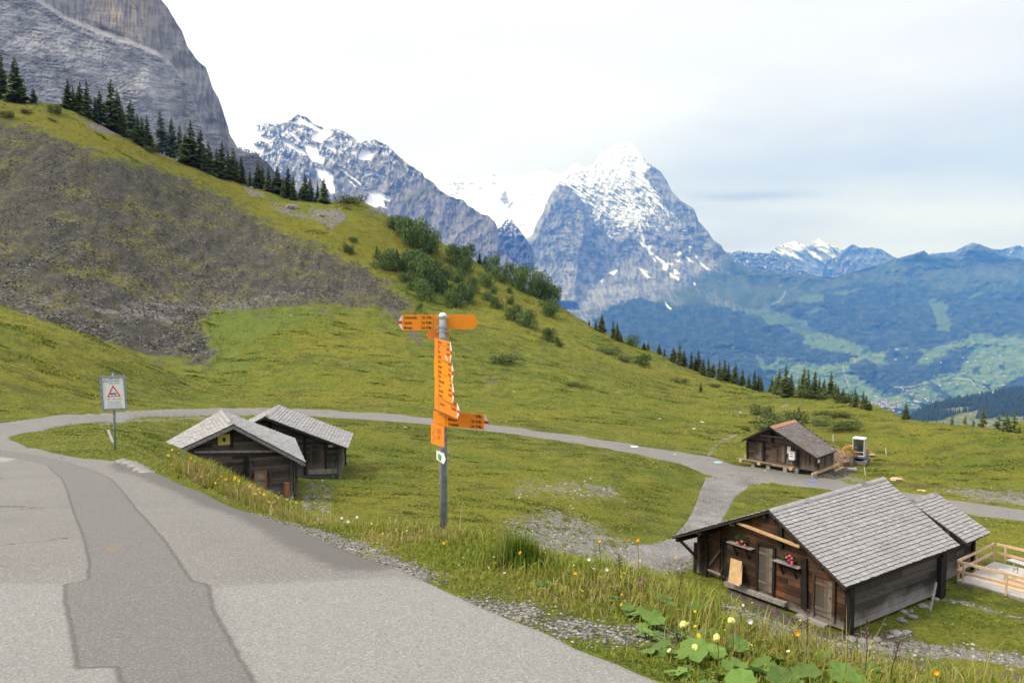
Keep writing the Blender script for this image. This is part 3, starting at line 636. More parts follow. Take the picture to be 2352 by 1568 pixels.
def cliffC(u, v, vc):
    d = ledge(u, v); low = sst(-3, 4, d)
    n = fbm(u / 40, v / 22, 4., 5, 0.6); f = fbm(u / 5, v / 3, 9., 4, 0.7); w = 5 * pn(u / 50, v / 50, 7.)
    s = fbm((u + w) / 50, (v - 0.12 * u + w) / 4.0, 1., 4, 0.65)
    c = lerp3((0.185, 0.180, 0.180), (0.335, 0.325, 0.322), sst(-0.3, 0.35, n + 0.5 * s))
    up_ = lerp3((0.150, 0.150, 0.156), (0.245, 0.238, 0.235), sst(-0.3, 0.3, n + fbm(u / 7, v / 40, 2., 4)))
    vs_ = fbm(u / 6, v / 60, 5., 4, 0.6); oc = sst(0.0, 0.35, vs_ + 0.2) * (np.exp(-((u - 285) / 75) ** 2) + 0.35 * np.exp(-((u - 150) / 90) ** 2)) * (d > -150)
    up_ = lerp3(up_, (0.40, 0.32, 0.22), np.clip(oc * 0.85, 0, 1))
    drk = sst(0.12, 0.4, fbm(u / 5, v / 70, 11., 4, .6)) * np.exp(-((u - 265) / 90) ** 2); up_ = lerp3(up_, (0.07, 0.073, 0.085), drk * 0.75)
    c = up_ * (1 - low[..., None]) + c * low[..., None]
    cracks = np.exp(-(np.abs(pn((u + 2 * w) / 45, (v - 0.25 * u + 2 * w) / 13, 3.3)) / 0.035) ** 2) * sst(-.1, .3, pn(u / 33, v / 33, 12.))
    c = lerp3(c, (0.055, 0.055, 0.062), np.clip(cracks * 0.6, 0, 1))
    edge = np.exp(-((d + 2 * w) / 4.5) ** 2) * (u > 100) * (u < 410) * sst(-.5, .3, n + f); c = lerp3(c, (0.31, 0.305, 0.30), edge * 0.6)
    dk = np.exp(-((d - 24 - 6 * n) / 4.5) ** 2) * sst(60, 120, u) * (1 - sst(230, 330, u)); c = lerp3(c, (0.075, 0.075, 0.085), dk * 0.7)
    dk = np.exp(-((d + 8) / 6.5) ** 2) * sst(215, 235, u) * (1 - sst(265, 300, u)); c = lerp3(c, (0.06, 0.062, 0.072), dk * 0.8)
    c = lerp3(c, (0.13, 0.125, 0.105), sst(345, 370, v) * sst(520, 560, u) * 0.8)
    return c * (1 + 0.28 * f[..., None]) * (1 + 0.22 * s[..., None])
mount('rock_face', CLIFF, 540, cliffD, cliffC, du=1.8, rows=430, jag=5, jf=14, relief=cliffR)

# --- snow patched mountain in the middle
Z2 = lambda pts: [(401.9 + .24414 * x, 258.4 + .24414 * y) for x, y in pts]
Z3 = lambda pts: [(746.5 + .26856 * x, 401.95 + .26856 * y) for x, y in pts]
MID = [(480, 300), (524, 297), (592, 288)] + Z2([(800, 118), (875, 100), (900, 118), (940, 110), (1010, 110), (1060, 85), (1150, 25), (1230, 45), (1320, 120), (1440, 160), (1470, 165), (1510, 150), (1610, 190), (1680, 240),
      (1750, 300), (1780, 262), (1890, 260), (2000, 310), (2090, 400), (2200, 490), (2330, 570)]) + Z3([(850, 20), (920, 60), (970, 120), (1060, 180), (1130, 205), (1190, 215), (1220, 260), (1290, 300), (1330, 330), (1400, 350), (1450, 400), (1480, 460), (1484, 560), (1490, 620), (1560, 700), (1640, 760), (1900, 860)])
SNOW2 = [Z2(q) for q in ([(480, 120), (780, 120), (775, 160), (830, 172), (800, 215), (860, 235), (940, 228), (885, 290), (800, 262), (730, 290), (760, 320), (838, 330), (820, 390), (700, 352), (590, 320), (480, 300)],
    [(1150, 20), (1230, 50), (1330, 125), (1470, 165), (1460, 222), (1370, 290), (1285, 252), (1300, 190), (1345, 178), (1225, 118), (1150, 108)], [(1060, 175), (1110, 180), (1185, 268), (1150, 268)],
    [(990, 240), (1060, 262), (1110, 300), (1200, 355), (1240, 400), (1150, 372), (1040, 310)], [(1215, 298), (1330, 302), (1350, 390), (1415, 430), (1400, 450), (1380, 480), (1290, 460), (1240, 390)],
    [(1390, 275), (1450, 280), (1515, 345), (1500, 372), (1430, 335)], [(1765, 310), (1870, 388), (1835, 450), (1720, 440), (1755, 360)], [(1320, 515), (1480, 570), (1485, 640), (1505, 760), (1462, 765), (1400, 660), (1350, 600)],
    [(1780, 552), (1850, 548), (1940, 580), (1985, 625), (1935, 602), (1860, 575), (1785, 600)], [(1530, 515), (1570, 525), (1690, 620), (1800, 715), (1770, 700), (1640, 600)],
    [(1790, 732), (1880, 728), (1960, 765), (2030, 798), (2015, 835), (1960, 822), (1975, 880), (2005, 905), (1930, 880), (1870, 895), (1780, 850), (1832, 765)], [(1880, 265), (1952, 300), (1945, 322), (1900, 285)],
    [(2195, 515), (2260, 545), (2240, 560)], [(1600, 610), (1620, 625), (1700, 690), (1690, 700)])]
def snowmask(u, v, polys, soft, amp, sc=6.0):
    m = np.zeros(u.shape)
    w = amp * fbm(u / sc, v / (sc * 0.7), 2.2, 4, .65)
    for q in polys:
        q = np.array(q); ok = (u > q[:, 0].min() - 12) & (u < q[:, 0].max() + 12) & (v > q[:, 1].min() - 12) & (v < q[:, 1].max() + 12)
        if ok.any(): m[ok] = np.maximum(m[ok], 1 - sst(-soft, soft, sdist(u[ok], v[ok], q) + w[ok]))
    return m
def midD(u, v): return 5200 + np.clip(600 - v, -100, 400) * 4.2 + (u - 800) * 0.6
def midR(u, v, vc):
    r1 = fbm((u + 0.5 * v) / 70, (v - 0.6 * u) / 130, 1., 5, 0.55, True)
    r2 = fbm(u / 14, v / 22, 2., 5, 0.62, True)
    return -(105 * r1 + 34 * r2 + 7 * fbm(u / 4, v / 5, 3., 3, .7)) * (1 - .75 * snowmask(u, v, SNOW2, 3, 4))
SN = np.array((0.80, 0.82, 0.85))
def midC(u, v, vc):
    n = fbm(u / 30, v / 26, 4., 5, 0.6); f = fbm(u / 3.5, v / 3, 9., 4, .7); g = fbm((u + .4 * v) / 7, (v - .7 * u) / 16, 5., 5, .65)
    c = lerp3((0.064, 0.064, 0.056), (0.222, 0.208, 0.175), sst(-0.35, 0.35, n + g * 1.1))
    c = lerp3(c, (0.125, 0.115, 0.075), sst(0.05, 0.35, fbm(u / 28, v / 14, 7., 4)) * sst(360, 430, v) * 0.55)
    wall = sst(930, 980, u) * sst(440, 470, v); c = lerp3(c, np.array((0.175, 0.165, 0.155)), wall * 0.6); c = lerp3(c, (0.08, 0.083, 0.095), wall * sst(-.05, .25, fbm(u / 6, v / 40, 3., 4)) * .8)
    scr = snowmask(u, v, [Z2([(1850, 880), (2100, 850), (2300, 960), (2352, 1100), (1990, 980)]), Z2([(1560, 640), (1760, 700), (1800, 780), (1640, 800)])], 5, 8); c = lerp3(c, (0.155, 0.145, 0.14), scr * .8)
    grs = snowmask(u, v, [Z3([(720, 400), (860, 320), (1010, 210), (900, 330), (790, 400)]), Z2([(2050, 880), (2350, 640), (2450, 700), (2200, 900)])], 6, 9); c = lerp3(c, (0.115, 0.115, 0.062), grs * .6)
    hi = sst(480, 300, v) * (1 - wall)
    dust = sst(0.14, 0.36, f * .8 + 0.8 * g + 0.25 * (hi - 0.45) + .25 * fbm(u / 22, v / 15, 1.5, 3)) * (0.15 + 0.85 * hi)
    c = lerp3(c, SN, np.clip(dust, 0, 1) * .85)
    s = snowmask(u, v, SNOW2, 1.0, 3.6)
    c = c * (1 + .30 * f[..., None])
    return lerp3(c, SN, s)
mount('snowy_mountain', MID, 760, midD, midC, du=1.8, rows=330, jag=3.5, jf=10, relief=midR)

# --- glacier and snow basin behind
GL = [(900, 380), (971, 392), (1000, 398), (1025, 399), (1060, 412), (1100, 408), (1150, 398), (1200, 404), (1250, 392), (1289, 402), (1305, 388), (1324, 374), (1334, 384), (1345, 392)]
def glD(u, v): return 12600 + np.clip(560 - v, 0, 300) * 9
def glR(u, v, vc): return -(60 * fbm(u / 34, v / 12, 1., 4, .55, True) + 22 * fbm(u / 9, v / 5, 3., 4, .6, True))
def glC(u, v, vc):
    f = fbm(u / 5, v / 3.2, 2., 4, .7); n = fbm(u / 22, v / 10, 3., 4, .6)
    rk = np.maximum(sst(0.04, .36, f + n * .9 + .5 * gauss(u, v, 1050, 425, 45, 20) - .28), 0)
    rk = np.maximum(rk, snowmask(u, v, [Z3([(1490, 210), (1540, 130), (1560, 180), (1580, 240), (1530, 250)]), Z3([(1560, 260), (1620, 210), (1600, 260), (1575, 300)])], 2, 5))
    c = lerp3(SN * np.ones(u.shape + (3,)), (0.13, 0.135, 0.16), rk * .8)
    ice = sst(0.1, .4, fbm(u / 12, v / 4, 6., 4, .6)) * sst(500, 530, v); return lerp3(c, (0.50, 0.58, 0.64), ice * .6)
mount('glacier', GL, 640, glD, glC, du=2.2, rows=130, jag=3, jf=9, relief=glR)

# --- dark tooth in the gap
TOOTH = [(1120, 545), (1143, 526), (1150, 522), (1160, 508), (1169, 500), (1176, 505), (1184, 517), (1192, 526), (1206, 545), (1225, 575)]
def toC(u, v, vc):
    f = fbm(u / 4, v / 2.5, 2., 4, .7); c = lerp3((0.05, 0.055, 0.07), (0.11, 0.11, 0.12), sst(-.3, .3, f))
    return lerp3(c, SN, sst(-0.12, .18, f + .15 - (v - 500) / 130) * sst(552, 538, v) * .8)
mount('rock_tooth', TOOTH, 680, lambda u, v: 7600 + (600 - v) * 4, toC, du=1.8, rows=110, jag=2, jf=6, relief=lambda u, v, c: -120 * fbm(u / 14, v / 20, 4., 4, .6, True))

# --- far ranges on the right
FAR = [(1640, 570), (1663, 576), (1680, 581), (1697, 574.7), (1730, 580), (1768, 582), (1800, 590), (1823, 603), (1867, 632), (1900, 650)]
def faC(u, v, vc):
    f = fbm(u / 5, v / 3, 2., 4, .7); c = lerp3((0.075, 0.08, 0.09), (0.15, 0.15, 0.15), sst(-.3, .3, f + fbm(u / 20, v / 6, 3., 3)))
    return lerp3(c, SN, sst(.22, .34, f + .2 * sst(590, 575, v)) * .8)
mount('distant_ridge', FAR, 700, lambda u, v: 14500 + (600 - v) * 8, faC, du=2, rows=70, jag=2, jf=8, relief=lambda u, v, c: -160 * fbm(u / 20, v / 9, 4., 4, .6, True))
SNR = [(1740, 600), (1768, 581), (1777, 568), (1800, 562), (1823, 552.6), (1840, 560), (1857, 568), (1868, 556), (1879, 546), (1890, 554), (1905, 561), (1935, 574), (1960, 590), (1990, 612), (2040, 640)]
SP = [[(1777, 566), (1823, 552), (1850, 572), (1797, 583), (1770, 582)], [(1800, 575), (1822, 580), (1842, 596), (1815, 590)], [(1852, 572), (1872, 580), (1892, 598), (1870, 592)], [(1865, 562), (1880, 548), (1900, 562), (1915, 592), (1885, 575)],
      [(1925, 575), (1940, 583), (1975, 606), (1968, 612), (1945, 600)], [(1912, 582), (1928, 596), (1915, 590)], [(1858, 600), (1876, 612), (1866, 610)]]
def snC(u, v, vc):
    f = fbm((u - v) / 4, v / 4, 2., 4, .7); c = lerp3((0.10, 0.105, 0.12), (0.19, 0.19, 0.19), sst(-.3, .3, f))
    s = np.maximum(snowmask(u, v, SP, 2, 7, 5), sst(.12, .3, f + .5 * sst(590, 560, v) - .25)); return lerp3(c, SN, s)
mount('snow_range', SNR, 700, lambda u, v: 18000 + (600 - v) * 10, snC, du=2, rows=90, jag=1.6, jf=9, relief=lambda u, v, c: -260 * fbm((u - 1.2 * v) / 22, v / 40, 4., 4, .55, True))
BK = [(1900, 600), (1920, 590), (1935, 576), (1950, 565), (1959, 561), (1976, 569), (2003, 568), (2027, 573), (2045, 585), (2058, 592), (2100, 600), (2140, 582), (2165, 580), (2191, 578), (2210, 568), (2234, 557), (2255, 564), (2276, 571), (2300, 573), (2320, 568), (2338, 563), (2352, 567), (2450, 560), (2600, 575)]
def bkC(u, v, vc):
    f = fbm(u / 5, v / 3, 2., 4, .7); c = lerp3((0.07, 0.075, 0.09), (0.14, 0.14, 0.14), sst(-.3, .3, f)); return lerp3(c, SN, sst(.30, .38, f + .3 * fbm(u / 30, v / 10, 8.)) * .8)
mount('distant_peaks', BK, 700, lambda u, v: 16500 + (600 - v) * 8, bkC, du=2.4, rows=70, jag=1.6, jf=8, relief=lambda u, v, c: -240 * fbm(u / 24, v / 26, 4., 4, .55, True))

# --- big peak, its slopes, the pass, the green ridge and the valley: one continuous surface, two objects
PK = [(1160, 640), (1181.6, 603), (1187, 578), (1209, 548), (1222.8, 540), (1233.8, 507), (1246, 492), (1253, 468), (1266.8, 441), (1280, 424), (1288, 404), (1300, 396), (1320, 390), (1335, 386), (1346, 385), (1365, 378), (1372, 362), (1379, 352),
      (1395, 347), (1410, 336), (1431, 325), (1445, 326), (1456, 335), (1466, 345), (1485, 372), (1517, 394), (1530, 413), (1544, 441), (1563, 460), (1594, 479), (1602, 499), (1604, 508), (1626, 531), (1636, 549), (1657, 564), (1664, 578),
      (1687, 602), (1755, 624), (1810, 628), (1857, 634), (1918, 636), (1960, 624), (1993, 615.6), (2061, 593.5), (2100, 582), (2123, 574.7), (2133, 585), (2164, 588), (2198, 586), (2220, 570), (2232, 564.5), (2245, 559), (2269, 568), (2300, 585), (2352, 594), (2450, 600), (2700, 560)]
_dv = np.array([(300, 12300), (330, 12000), (430, 11450), (550, 10900), (600, 10700), (650, 10300), (700, 9300), (760, 8300), (850, 7000), (930, 6300), (1010, 5500)], float)
def pkD(u, v):
    d = np.interp(v, _dv[:, 0], _dv[:, 1]); r = sst(1640, 2000, u)
    d2 = np.interp(v, [550, 600, 650, 700, 780, 850, 930, 1010], [11800, 11600, 11000, 10100, 8700, 7500, 6400, 5500])
    d = d * (1 - r) + d2 * r
    pil = sdist(u, v, PIL); return d - 420 * (1 - sst(-14, 6, pil))
PIL = [(1180, 700), (1187, 578), (1222, 540), (1234, 507), (1246, 492), (1253, 468), (1267, 441), (1283, 423), (1306, 427), (1319, 441), (1335, 462), (1349, 477), (1354, 505), (1352, 540), (1340, 600), (1330, 700)]
def pkR(u, v, vc):
    rockz = sst(820, 720, v) * sst(1800, 1600, u)
    r1 = fbm((u - 0.3 * v) / 55, (v + 0.2 * u) / 120, 1., 5, 0.58, True); r2 = fbm(u / 13, v / 24, 2., 5, .62, True)
    st = fbm(u / 40, (v - 0.10 * (u - 1400)) / 6.5, 5., 3, .6, True)
    a = rockz * (125 * r1 + 52 * r2 + 26 * st + 12 * fbm(u / 4, v / 4, 8., 3, .7))
    b_ = (1 - rockz) * (380 * fbm(u / 120, v / 60, 3., 4, .5) + 70 * fbm(u / 26, v / 18, 4., 4, .55, True) + 8 * fbm(u / 6, v / 4, 9., 3, .7))
    return -(a + b_) * np.clip((v - vc) / 5 + .15, 0, 1)
ZE = lambda pts: [(1091 + .27463 * x, 287.1 + .27463 * y) for x, y in pts]
ZV = lambda pts: [(1550.4 + .3408 * x, 516.8 + .3408 * y) for x, y in pts]
SNOW_E = [ZE(q) for q in ([(1110, 920), (1135, 930), (1165, 952), (1130, 940)], [(1155, 905), (1215, 900), (1215, 918), (1160, 915)], [(1370, 955), (1400, 985), (1440, 1008), (1505, 1012), (1505, 1030), (1450, 1040), (1400, 1015)],
    [(1450, 1045), (1530, 1100), (1620, 1175), (1600, 1215), (1565, 1205), (1580, 1165), (1500, 1100)], [(1655, 1075), (1715, 1062), (1735, 1080), (1660, 1090)], [(1770, 1105), (1830, 1148), (1790, 1138)], [(1670, 1120), (1710, 1125), (1730, 1150), (1690, 1142)],
    [(1608, 1155), (1650, 1150), (1660, 1170), (1630, 1170)], [(1660, 1200), (1710, 1240), (1670, 1250)], [(1620, 1230), (1718, 1288), (1700, 1295), (1630, 1265)], [(1880, 1150), (1920, 1175), (1965, 1210), (1930, 1205)], [(1370, 1198), (1440, 1225), (1425, 1230), (1465, 1275), (1430, 1270)],
    [(1120, 1235), (1190, 1208), (1190, 1225), (1155, 1260)], [(1040, 1310), (1080, 1285), (1060, 1325)], [(1590, 1485), (1640, 1535), (1625, 1540), (1600, 1510)], [(1840, 1095), (1875, 1100), (1850, 1115)], [(1790, 1010), (1812, 1020), (1800, 1045)], [(1830, 1320), (1850, 1335), (1838, 1338)])]
F1 = [(1925, 662), (1990, 645), (2100, 655), (2200, 668), (2352, 650), (2800, 640), (2800, 800), (2352, 772), (2290, 775), (2250, 765), (2180, 790), (2130, 806), (2080, 798), (2020, 812), (1960, 790), (1905, 772), (1835, 742), (1795, 728), (1775, 704), (1850, 690), (1880, 668)]
F2 = [(1400, 700), (1440, 690), (1480, 684), (1550, 704), (1615, 698), (1680, 708), (1741, 726), (1765, 748), (1809, 752), (1846, 770), (1850, 790), (1890, 800), (1945, 812), (1950, 834), (1870, 838), (1800, 826), (1750, 846), (1800, 905), (1740, 990), (1500, 990), (1300, 800)]
F3 = [(2000, 838), (2080, 830), (2130, 836), (2190, 800), (2240, 800), (2200, 850), (2140, 870), (2090, 900), (2030, 910), (1990, 880)]
MEAD = [ZV(q) for q in ([(825, 480), (1000, 470), (1000, 510), (900, 525), (835, 510)], [(885, 590), (960, 545), (1010, 560), (910, 602)], [(440, 560), (620, 570), (740, 600), (890, 650), (890, 680), (780, 675), (620, 665), (590, 620)],
    [(1710, 530), (1745, 490), (1845, 545), (1820, 600), (1870, 660), (1840, 715), (1770, 710), (1760, 620)], [(1980, 490), (2060, 450), (2065, 465), (1990, 500)], [(750, 670), (800, 690), (810, 730), (780, 720)], [(640, 530), (720, 500), (735, 440), (745, 470), (700, 530)],
    [(960, 790), (1060, 765), (1170, 780), (1250, 830), (1200, 850), (1110, 850), (980, 830)], [(540, 870), (600, 910), (605, 980), (570, 950)], [(690, 880), (800, 920), (800, 950), (690, 950)], [(435, 850), (480, 880), (475, 895)], [(350, 800), (400, 820), (395, 830)],
    [(1080, 455), (1260, 425), (1180, 465), (1060, 470)])]
F4 = [ZV(q) for q in ([(1780, 930), (1850, 960), (1920, 930), (1930, 1000), (1900, 1010), (1830, 985)], [(1930, 1015), (2010, 1030), (2140, 1110), (2150, 1140), (2060, 1070)], [(1440, 840), (1640, 820), (1690, 860), (1620, 930), (1500, 960), (1400, 900)],
    [(1820, 850), (1940, 850), (1950, 900), (1840, 920)], [(2150, 1120), (2352, 1000), (2420, 1000), (2420, 1150), (2140, 1140)], [(1700, 1040), (1740, 1050), (1860, 1150), (1840, 1190), (1740, 1110)], [(1180, 930), (1280, 900), (1500, 1000), (1400, 1105), (1280, 1060), (1180, 990)],
    [(1390, 1105), (1500, 1110), (1640, 1170), (1640, 1200), (1540, 1150)], [(870, 850), (1180, 860), (1180, 930), (1000, 935), (880, 900)], [(2010, 960), (2060, 960), (2060, 1000), (2010, 1000)], [(2170, 940), (2220, 930), (2220, 975), (2180, 975)])]
def pkC(u, v, vc):
    n = fbm(u / 34, v / 22, 4., 5, .6); f = fbm(u / 3.4, v / 2.8, 9., 4, .7); g = fbm((u - .25 * v) / 8, (v + .25 * u) / 15, 5., 5, .65)
    diag = fbm((u + 0.9 * v) / 40, (v - 0.62 * u) / 4.2, 3., 4, .62); hor = fbm(u / 22, (v - 0.06 * u) / 2.6, 7., 4, .62)
    c = lerp3((0.080, 0.086, 0.080), (0.245, 0.243, 0.215), sst(-.35, .35, n + 1.0 * g + .35 * hor))
    c = lerp3(c, (0.25, 0.225, 0.19), sst(.1, .4, fbm(u / 18, v / 14, 12., 3)) * .35 * sst(560, 450, v) * sst(1540, 1580, u))
    # green lower skirts and scree
    gl = sst(650, 730, v + 22 * n + 0.18 * (u - 1500)); c = lerp3(c, (0.060, 0.078, 0.036), gl * sst(-.25, .15, fbm(u / 12, (v - .1 * u) / 5, 2., 4, .6)) * .85)
    gr = sst(0, 26, (u - 1640) * .55 + (v - 600) * .9 + 22 * n); c = lerp3(c, lerp3((0.030, 0.050, 0.014), (0.072, 0.088, 0.030), sst(-.3, .3, n + f * .5)), gr)
    scr = snowmask(u, v, [ZE([(1200, 1120), (1320, 1150), (1750, 1480), (1740, 1520), (1640, 1500), (1560, 1400), (1300, 1220)]), ZE([(1350, 960), (1760, 1060), (2000, 1120), (2140, 1250), (2060, 1240), (1800, 1200), (1560, 1240), (1420, 1100)]), ZV([(120, 430), (230, 430), (520, 600), (420, 600), (250, 520)]), ZE([(1160, 1450), (1290, 1440), (1310, 1500), (1200, 1568)])], 6, 16, 14)
    c = lerp3(c, np.array((0.23, 0.215, 0.205)), scr * .55 * sst(-.15, .25, fbm((u - .8 * v) / 5, (v + .8 * u) / 22, 31., 4, .65)))
    gul = snowmask(u, v, [[(1418, 712), (1440, 735), (1500, 772), (1502, 778), (1435, 745)], [(1480, 715), (1500, 740), (1508, 735)], [(1600, 800), (1608, 830), (1614, 850), (1600, 835)], [(1650, 790), (1668, 815), (1662, 818)]], 1.6, 4); c = lerp3(c, (0.26, 0.25, 0.23), gul * .8)
    # forests and meadows
    warp = 15 * fbm(u / 18, v / 9, 6., 5, .68)
    fo = np.zeros(u.shape)
    for q in (F1, F2, F3): fo = np.maximum(fo, 1 - sst(-4, 4, sdist(u, v, q) + 1.6 * warp))
    low = sst(752, 775, v) * sst(1620, 1680, u)
    for q in F4: fo = np.maximum(fo, (1 - sst(-3, 2, sdist(u, v, q) + warp)))
    blob = sst(.24, .34, fbm(u / 8, v / 4.2, 3., 4, .6) + .25 * fbm(u / 42, v / 22, 1.)) * sst(1700, 1780, u) * sst(745, 775, v)
    field = lerp3((0.062, 0.122, 0.024), (0.140, 0.178, 0.045), sst(-.3, .35, fbm(u / 26, v / 7, 8., 4, .55))); field = lerp3(field, (0.20, 0.175, 0.11), sst(.22, .4, fbm(u / 20, v / 8, 15., 3)) * .6)
    c = lerp3(c, field, np.clip(low, 0, 1))
    fcol = lerp3((0.012, 0.022, 0.012), (0.045, 0.062, 0.026), sst(-.25, .4, f * .6 + fbm(u / 24, v / 10, 21., 4, .6)))
    c = lerp3(c, fcol, np.clip(np.maximum(fo, blob * low * .95), 0, 1))
    mid_ = sst(.12, .3, fbm(u / 30, v / 12, 13., 4, .6)) * sst(600, 640, v) * sst(1660, 1700, u) * (1 - low) * (1 - fo); c = lerp3(c, (0.04, 0.058, 0.028), mid_ * .6)
    for q in MEAD: c = lerp3(c, (0.085, 0.130, 0.038), (1 - sst(-2, 2.5, sdist(u, v, q) + .7 * warp)) * .8)
    op = sst(.40, .47, fbm(u / 9, v / 4, 17., 4, .6)) * fo * sst(1560, 1700, u) * sst(740, 800, v); c = lerp3(c, (0.11, 0.14, 0.06), op * .7)
    rd = np.minimum.reduce([sdist(u, v, q, False) for q in (ZV([(1135, 950), (1140, 1000), (1175, 1090)]), ZV([(655, 535), (700, 515), (735, 470), (745, 445)]), ZV([(700, 415), (720, 402)]), ZV([(1205, 880), (1215, 920)]), ZV([(1870, 1030), (1990, 1040), (2020, 1080)]), ZV([(1480, 1090), (1590, 1090), (1690, 1060)]))])
    c = lerp3(c, (0.30, 0.29, 0.25), (1 - sst(.5, 1.5, rd)) * .8)
    # snow: thick high up, thinning along ledges
    onp = 1 - sst(-10, 4, sdist(u, v, PIL))
    lvl = np.interp(v, [320, 380, 430, 480, 520, 560, 590], [.95, .60, .42, .28, .15, -.06, -.6])
    lvl = lvl - .55 * sst(0, 40, u - np.interp(v, [330, 380, 440, 500, 560], [1448, 1475, 1500, 1560, 1600])) - onp * .62 + .25 * gauss(u, v, 1440, 500, 60, 30)
    lvl = lvl - .75 * snowmask(u, v, [[(1505, 380), (1545, 440), (1600, 480), (1608, 512), (1640, 560), (1600, 560), (1565, 500), (1530, 470), (1480, 400)]], 8, 6)
    m = sst(.28, .46, lvl + .75 * (diag * sst(520, 480, v) + hor * sst(480, 520, v)) + .35 * f + .2 * g)
    m = np.maximum(m * (1 - gr), 0); couloir = np.exp(-((u - np.interp(v, [400, 470, 560, 640], [1425, 1455, 1480, 1530])) / 3.0) ** 2) * (v < 600) * (v > 400); m = np.maximum(m, couloir * .9 * sst(-.3, .1, f))
    m = np.maximum(m, snowmask(u, v, SNOW_E, 1.6, 5.0, 5))
    c = c * (1 + .26 * f[..., None] * (1 - low[..., None] * .6))
    return lerp3(c, SN, np.clip(m, 0, 1))
def valley_slope(u, v):
    return v > np.interp(u, [1100, 1300, 1440, 1560, 1690, 1700, 1701], [900, 740, 690, 660, 604, 590, 0])
mount('summit_massif', PK, 1015, pkD, pkC, du=1.9, rows=470, jag=2.2, jf=9, relief=pkR, split=valley_slope)

# --- dark wooded spur on the right, nearer
SPUR = [(1990, 1010), (2060, 985), (2090, 962), (2104, 950), (2135, 934), (2160, 925), (2192, 919), (2243, 911), (2282, 902), (2352, 890), (2500, 868), (2700, 850)]
def spD(u, v): return 3500 - (v - 870) * 9.5 + (u - 2300) * .3
CLR = [[(2150, 940), (2180, 936), (2236, 932), (2225, 945), (2185, 950), (2165, 946)], [(2195, 950), (2254, 940), (2240, 962), (2190, 968), (2150, 970)], [(2135, 966), (2352, 955), (2360, 1010), (2100, 1010)]]
def spC(u, v, vc):
    f = fbm(u / 3, v / 2, 2., 4, .7); c = lerp3((0.016, 0.028, 0.012), (0.035, 0.05, 0.022), sst(-.3, .3, f))
    cl = snowmask(u, v, CLR, 2, 5); return lerp3(c, lerp3((0.09, 0.125, 0.035), (0.20, 0.16, 0.075), sst(-.2, .3, fbm(u / 14, v / 6, 4., 3))), cl)
mount('wooded_spur', SPUR, 1040, spD, spC, du=2.5, rows=70, jag=2.5, jf=5, relief=lambda u, v, c: -60 * fbm(u / 30, v / 18, 4., 4, .5))
# its wood: small spruces too many to count, one mesh
nn = 5200; uu = rng.uniform(2060, 2520, nn); vc_ = np.interp(uu, *np.array(SPUR).T); vv = vc_ + (rng.uniform(0, 1, nn) ** 1.2) * (1005 - vc_)
keep = np.ones(nn, bool)
for q in CLR: keep &= sdist(uu, vv, q) > -1
keep &= vv < 1003; uu, vv = uu[keep], vv[keep]
P = at(uu, vv, spD(uu, vv) - 60 * fbm(uu / 30, vv / 18, 4., 4, .5)); n_ = len(P); hh = rng.uniform(12, 23, n_); rr = hh * .2; k6 = np.arange(5) * 2 * np.pi / 5
ring = np.stack([np.cos(k6), np.sin(k6), 0 * k6], 1)
V = np.concatenate([(P[:, None] + ring[None] * rr[:, None, None]), (P + np.stack([0 * hh, 0 * hh, hh], 1))[:, None]], 1).reshape(-1, 3)
b6 = (np.arange(n_) * 6)[:, None]; F_ = np.concatenate([np.stack([b6[:, 0] + i, b6[:, 0] + (i + 1) % 5, b6[:, 0] + 5], 1) for i in range(5)])
M_FARTREE = simple('far_conifer', (0.016, 0.030, 0.012), 0.9, scale=0.05, var=.4)
tag(link('spur_forest', np_mesh('spur_forest', V, F_, M_FARTREE, smooth=False)), 'dark conifer forest covering the nearest wooded spur at right', 'forest', kind='stuff')
# ------------------------------------------------------------------ trees and shrubs
ONES = ['first', 'second', 'third', 'fourth', 'fifth', 'sixth', 'seventh', 'eighth', 'ninth', 'tenth', 'eleventh', 'twelfth', 'thirteenth', 'fourteenth', 'fifteenth', 'sixteenth', 'seventeenth', 'eighteenth', 'nineteenth']
TENS = {2: 'twent', 3: 'thirt', 4: 'fort', 5: 'fift', 6: 'sixt', 7: 'sevent'}
def ordw(n):
    if n < 20: return ONES[n - 1]
    return TENS[n // 10] + 'ieth' if n % 10 == 0 else TENS[n // 10] + 'y-' + ONES[n % 10 - 1]
def leafmat(name, c1, c2, sc):
    t = NT(name); n = t.noise(sc, t.co(), 3, 0.7); oi = t.n('ShaderNodeObjectInfo').outputs['Random']
    c = t.ramp(n, (0.3, c1), (0.7, c2)); c = t.mix(1.0, c, t.ramp(oi, (0.0, 0.78), (1.0, 1.25)), 'MULTIPLY')
    t.col(c).rough(0.8); t.b.inputs['Specular IOR Level'].default_value = 0.15
    return t.m
M_SPR = leafmat('spruce_needles', (0.036, 0.056, 0.016), (0.108, 0.130, 0.034), 9)
M_SHR = leafmat('alder_leaves', (0.050, 0.095, 0.024), (0.125, 0.185, 0.055), 5)
M_JUN = leafmat('juniper', (0.045, 0.066, 0.020), (0.10, 0.125, 0.035), 5)
M_BARK = simple('bark', (0.085, 0.070, 0.058), 0.9, scale=12, var=.35)
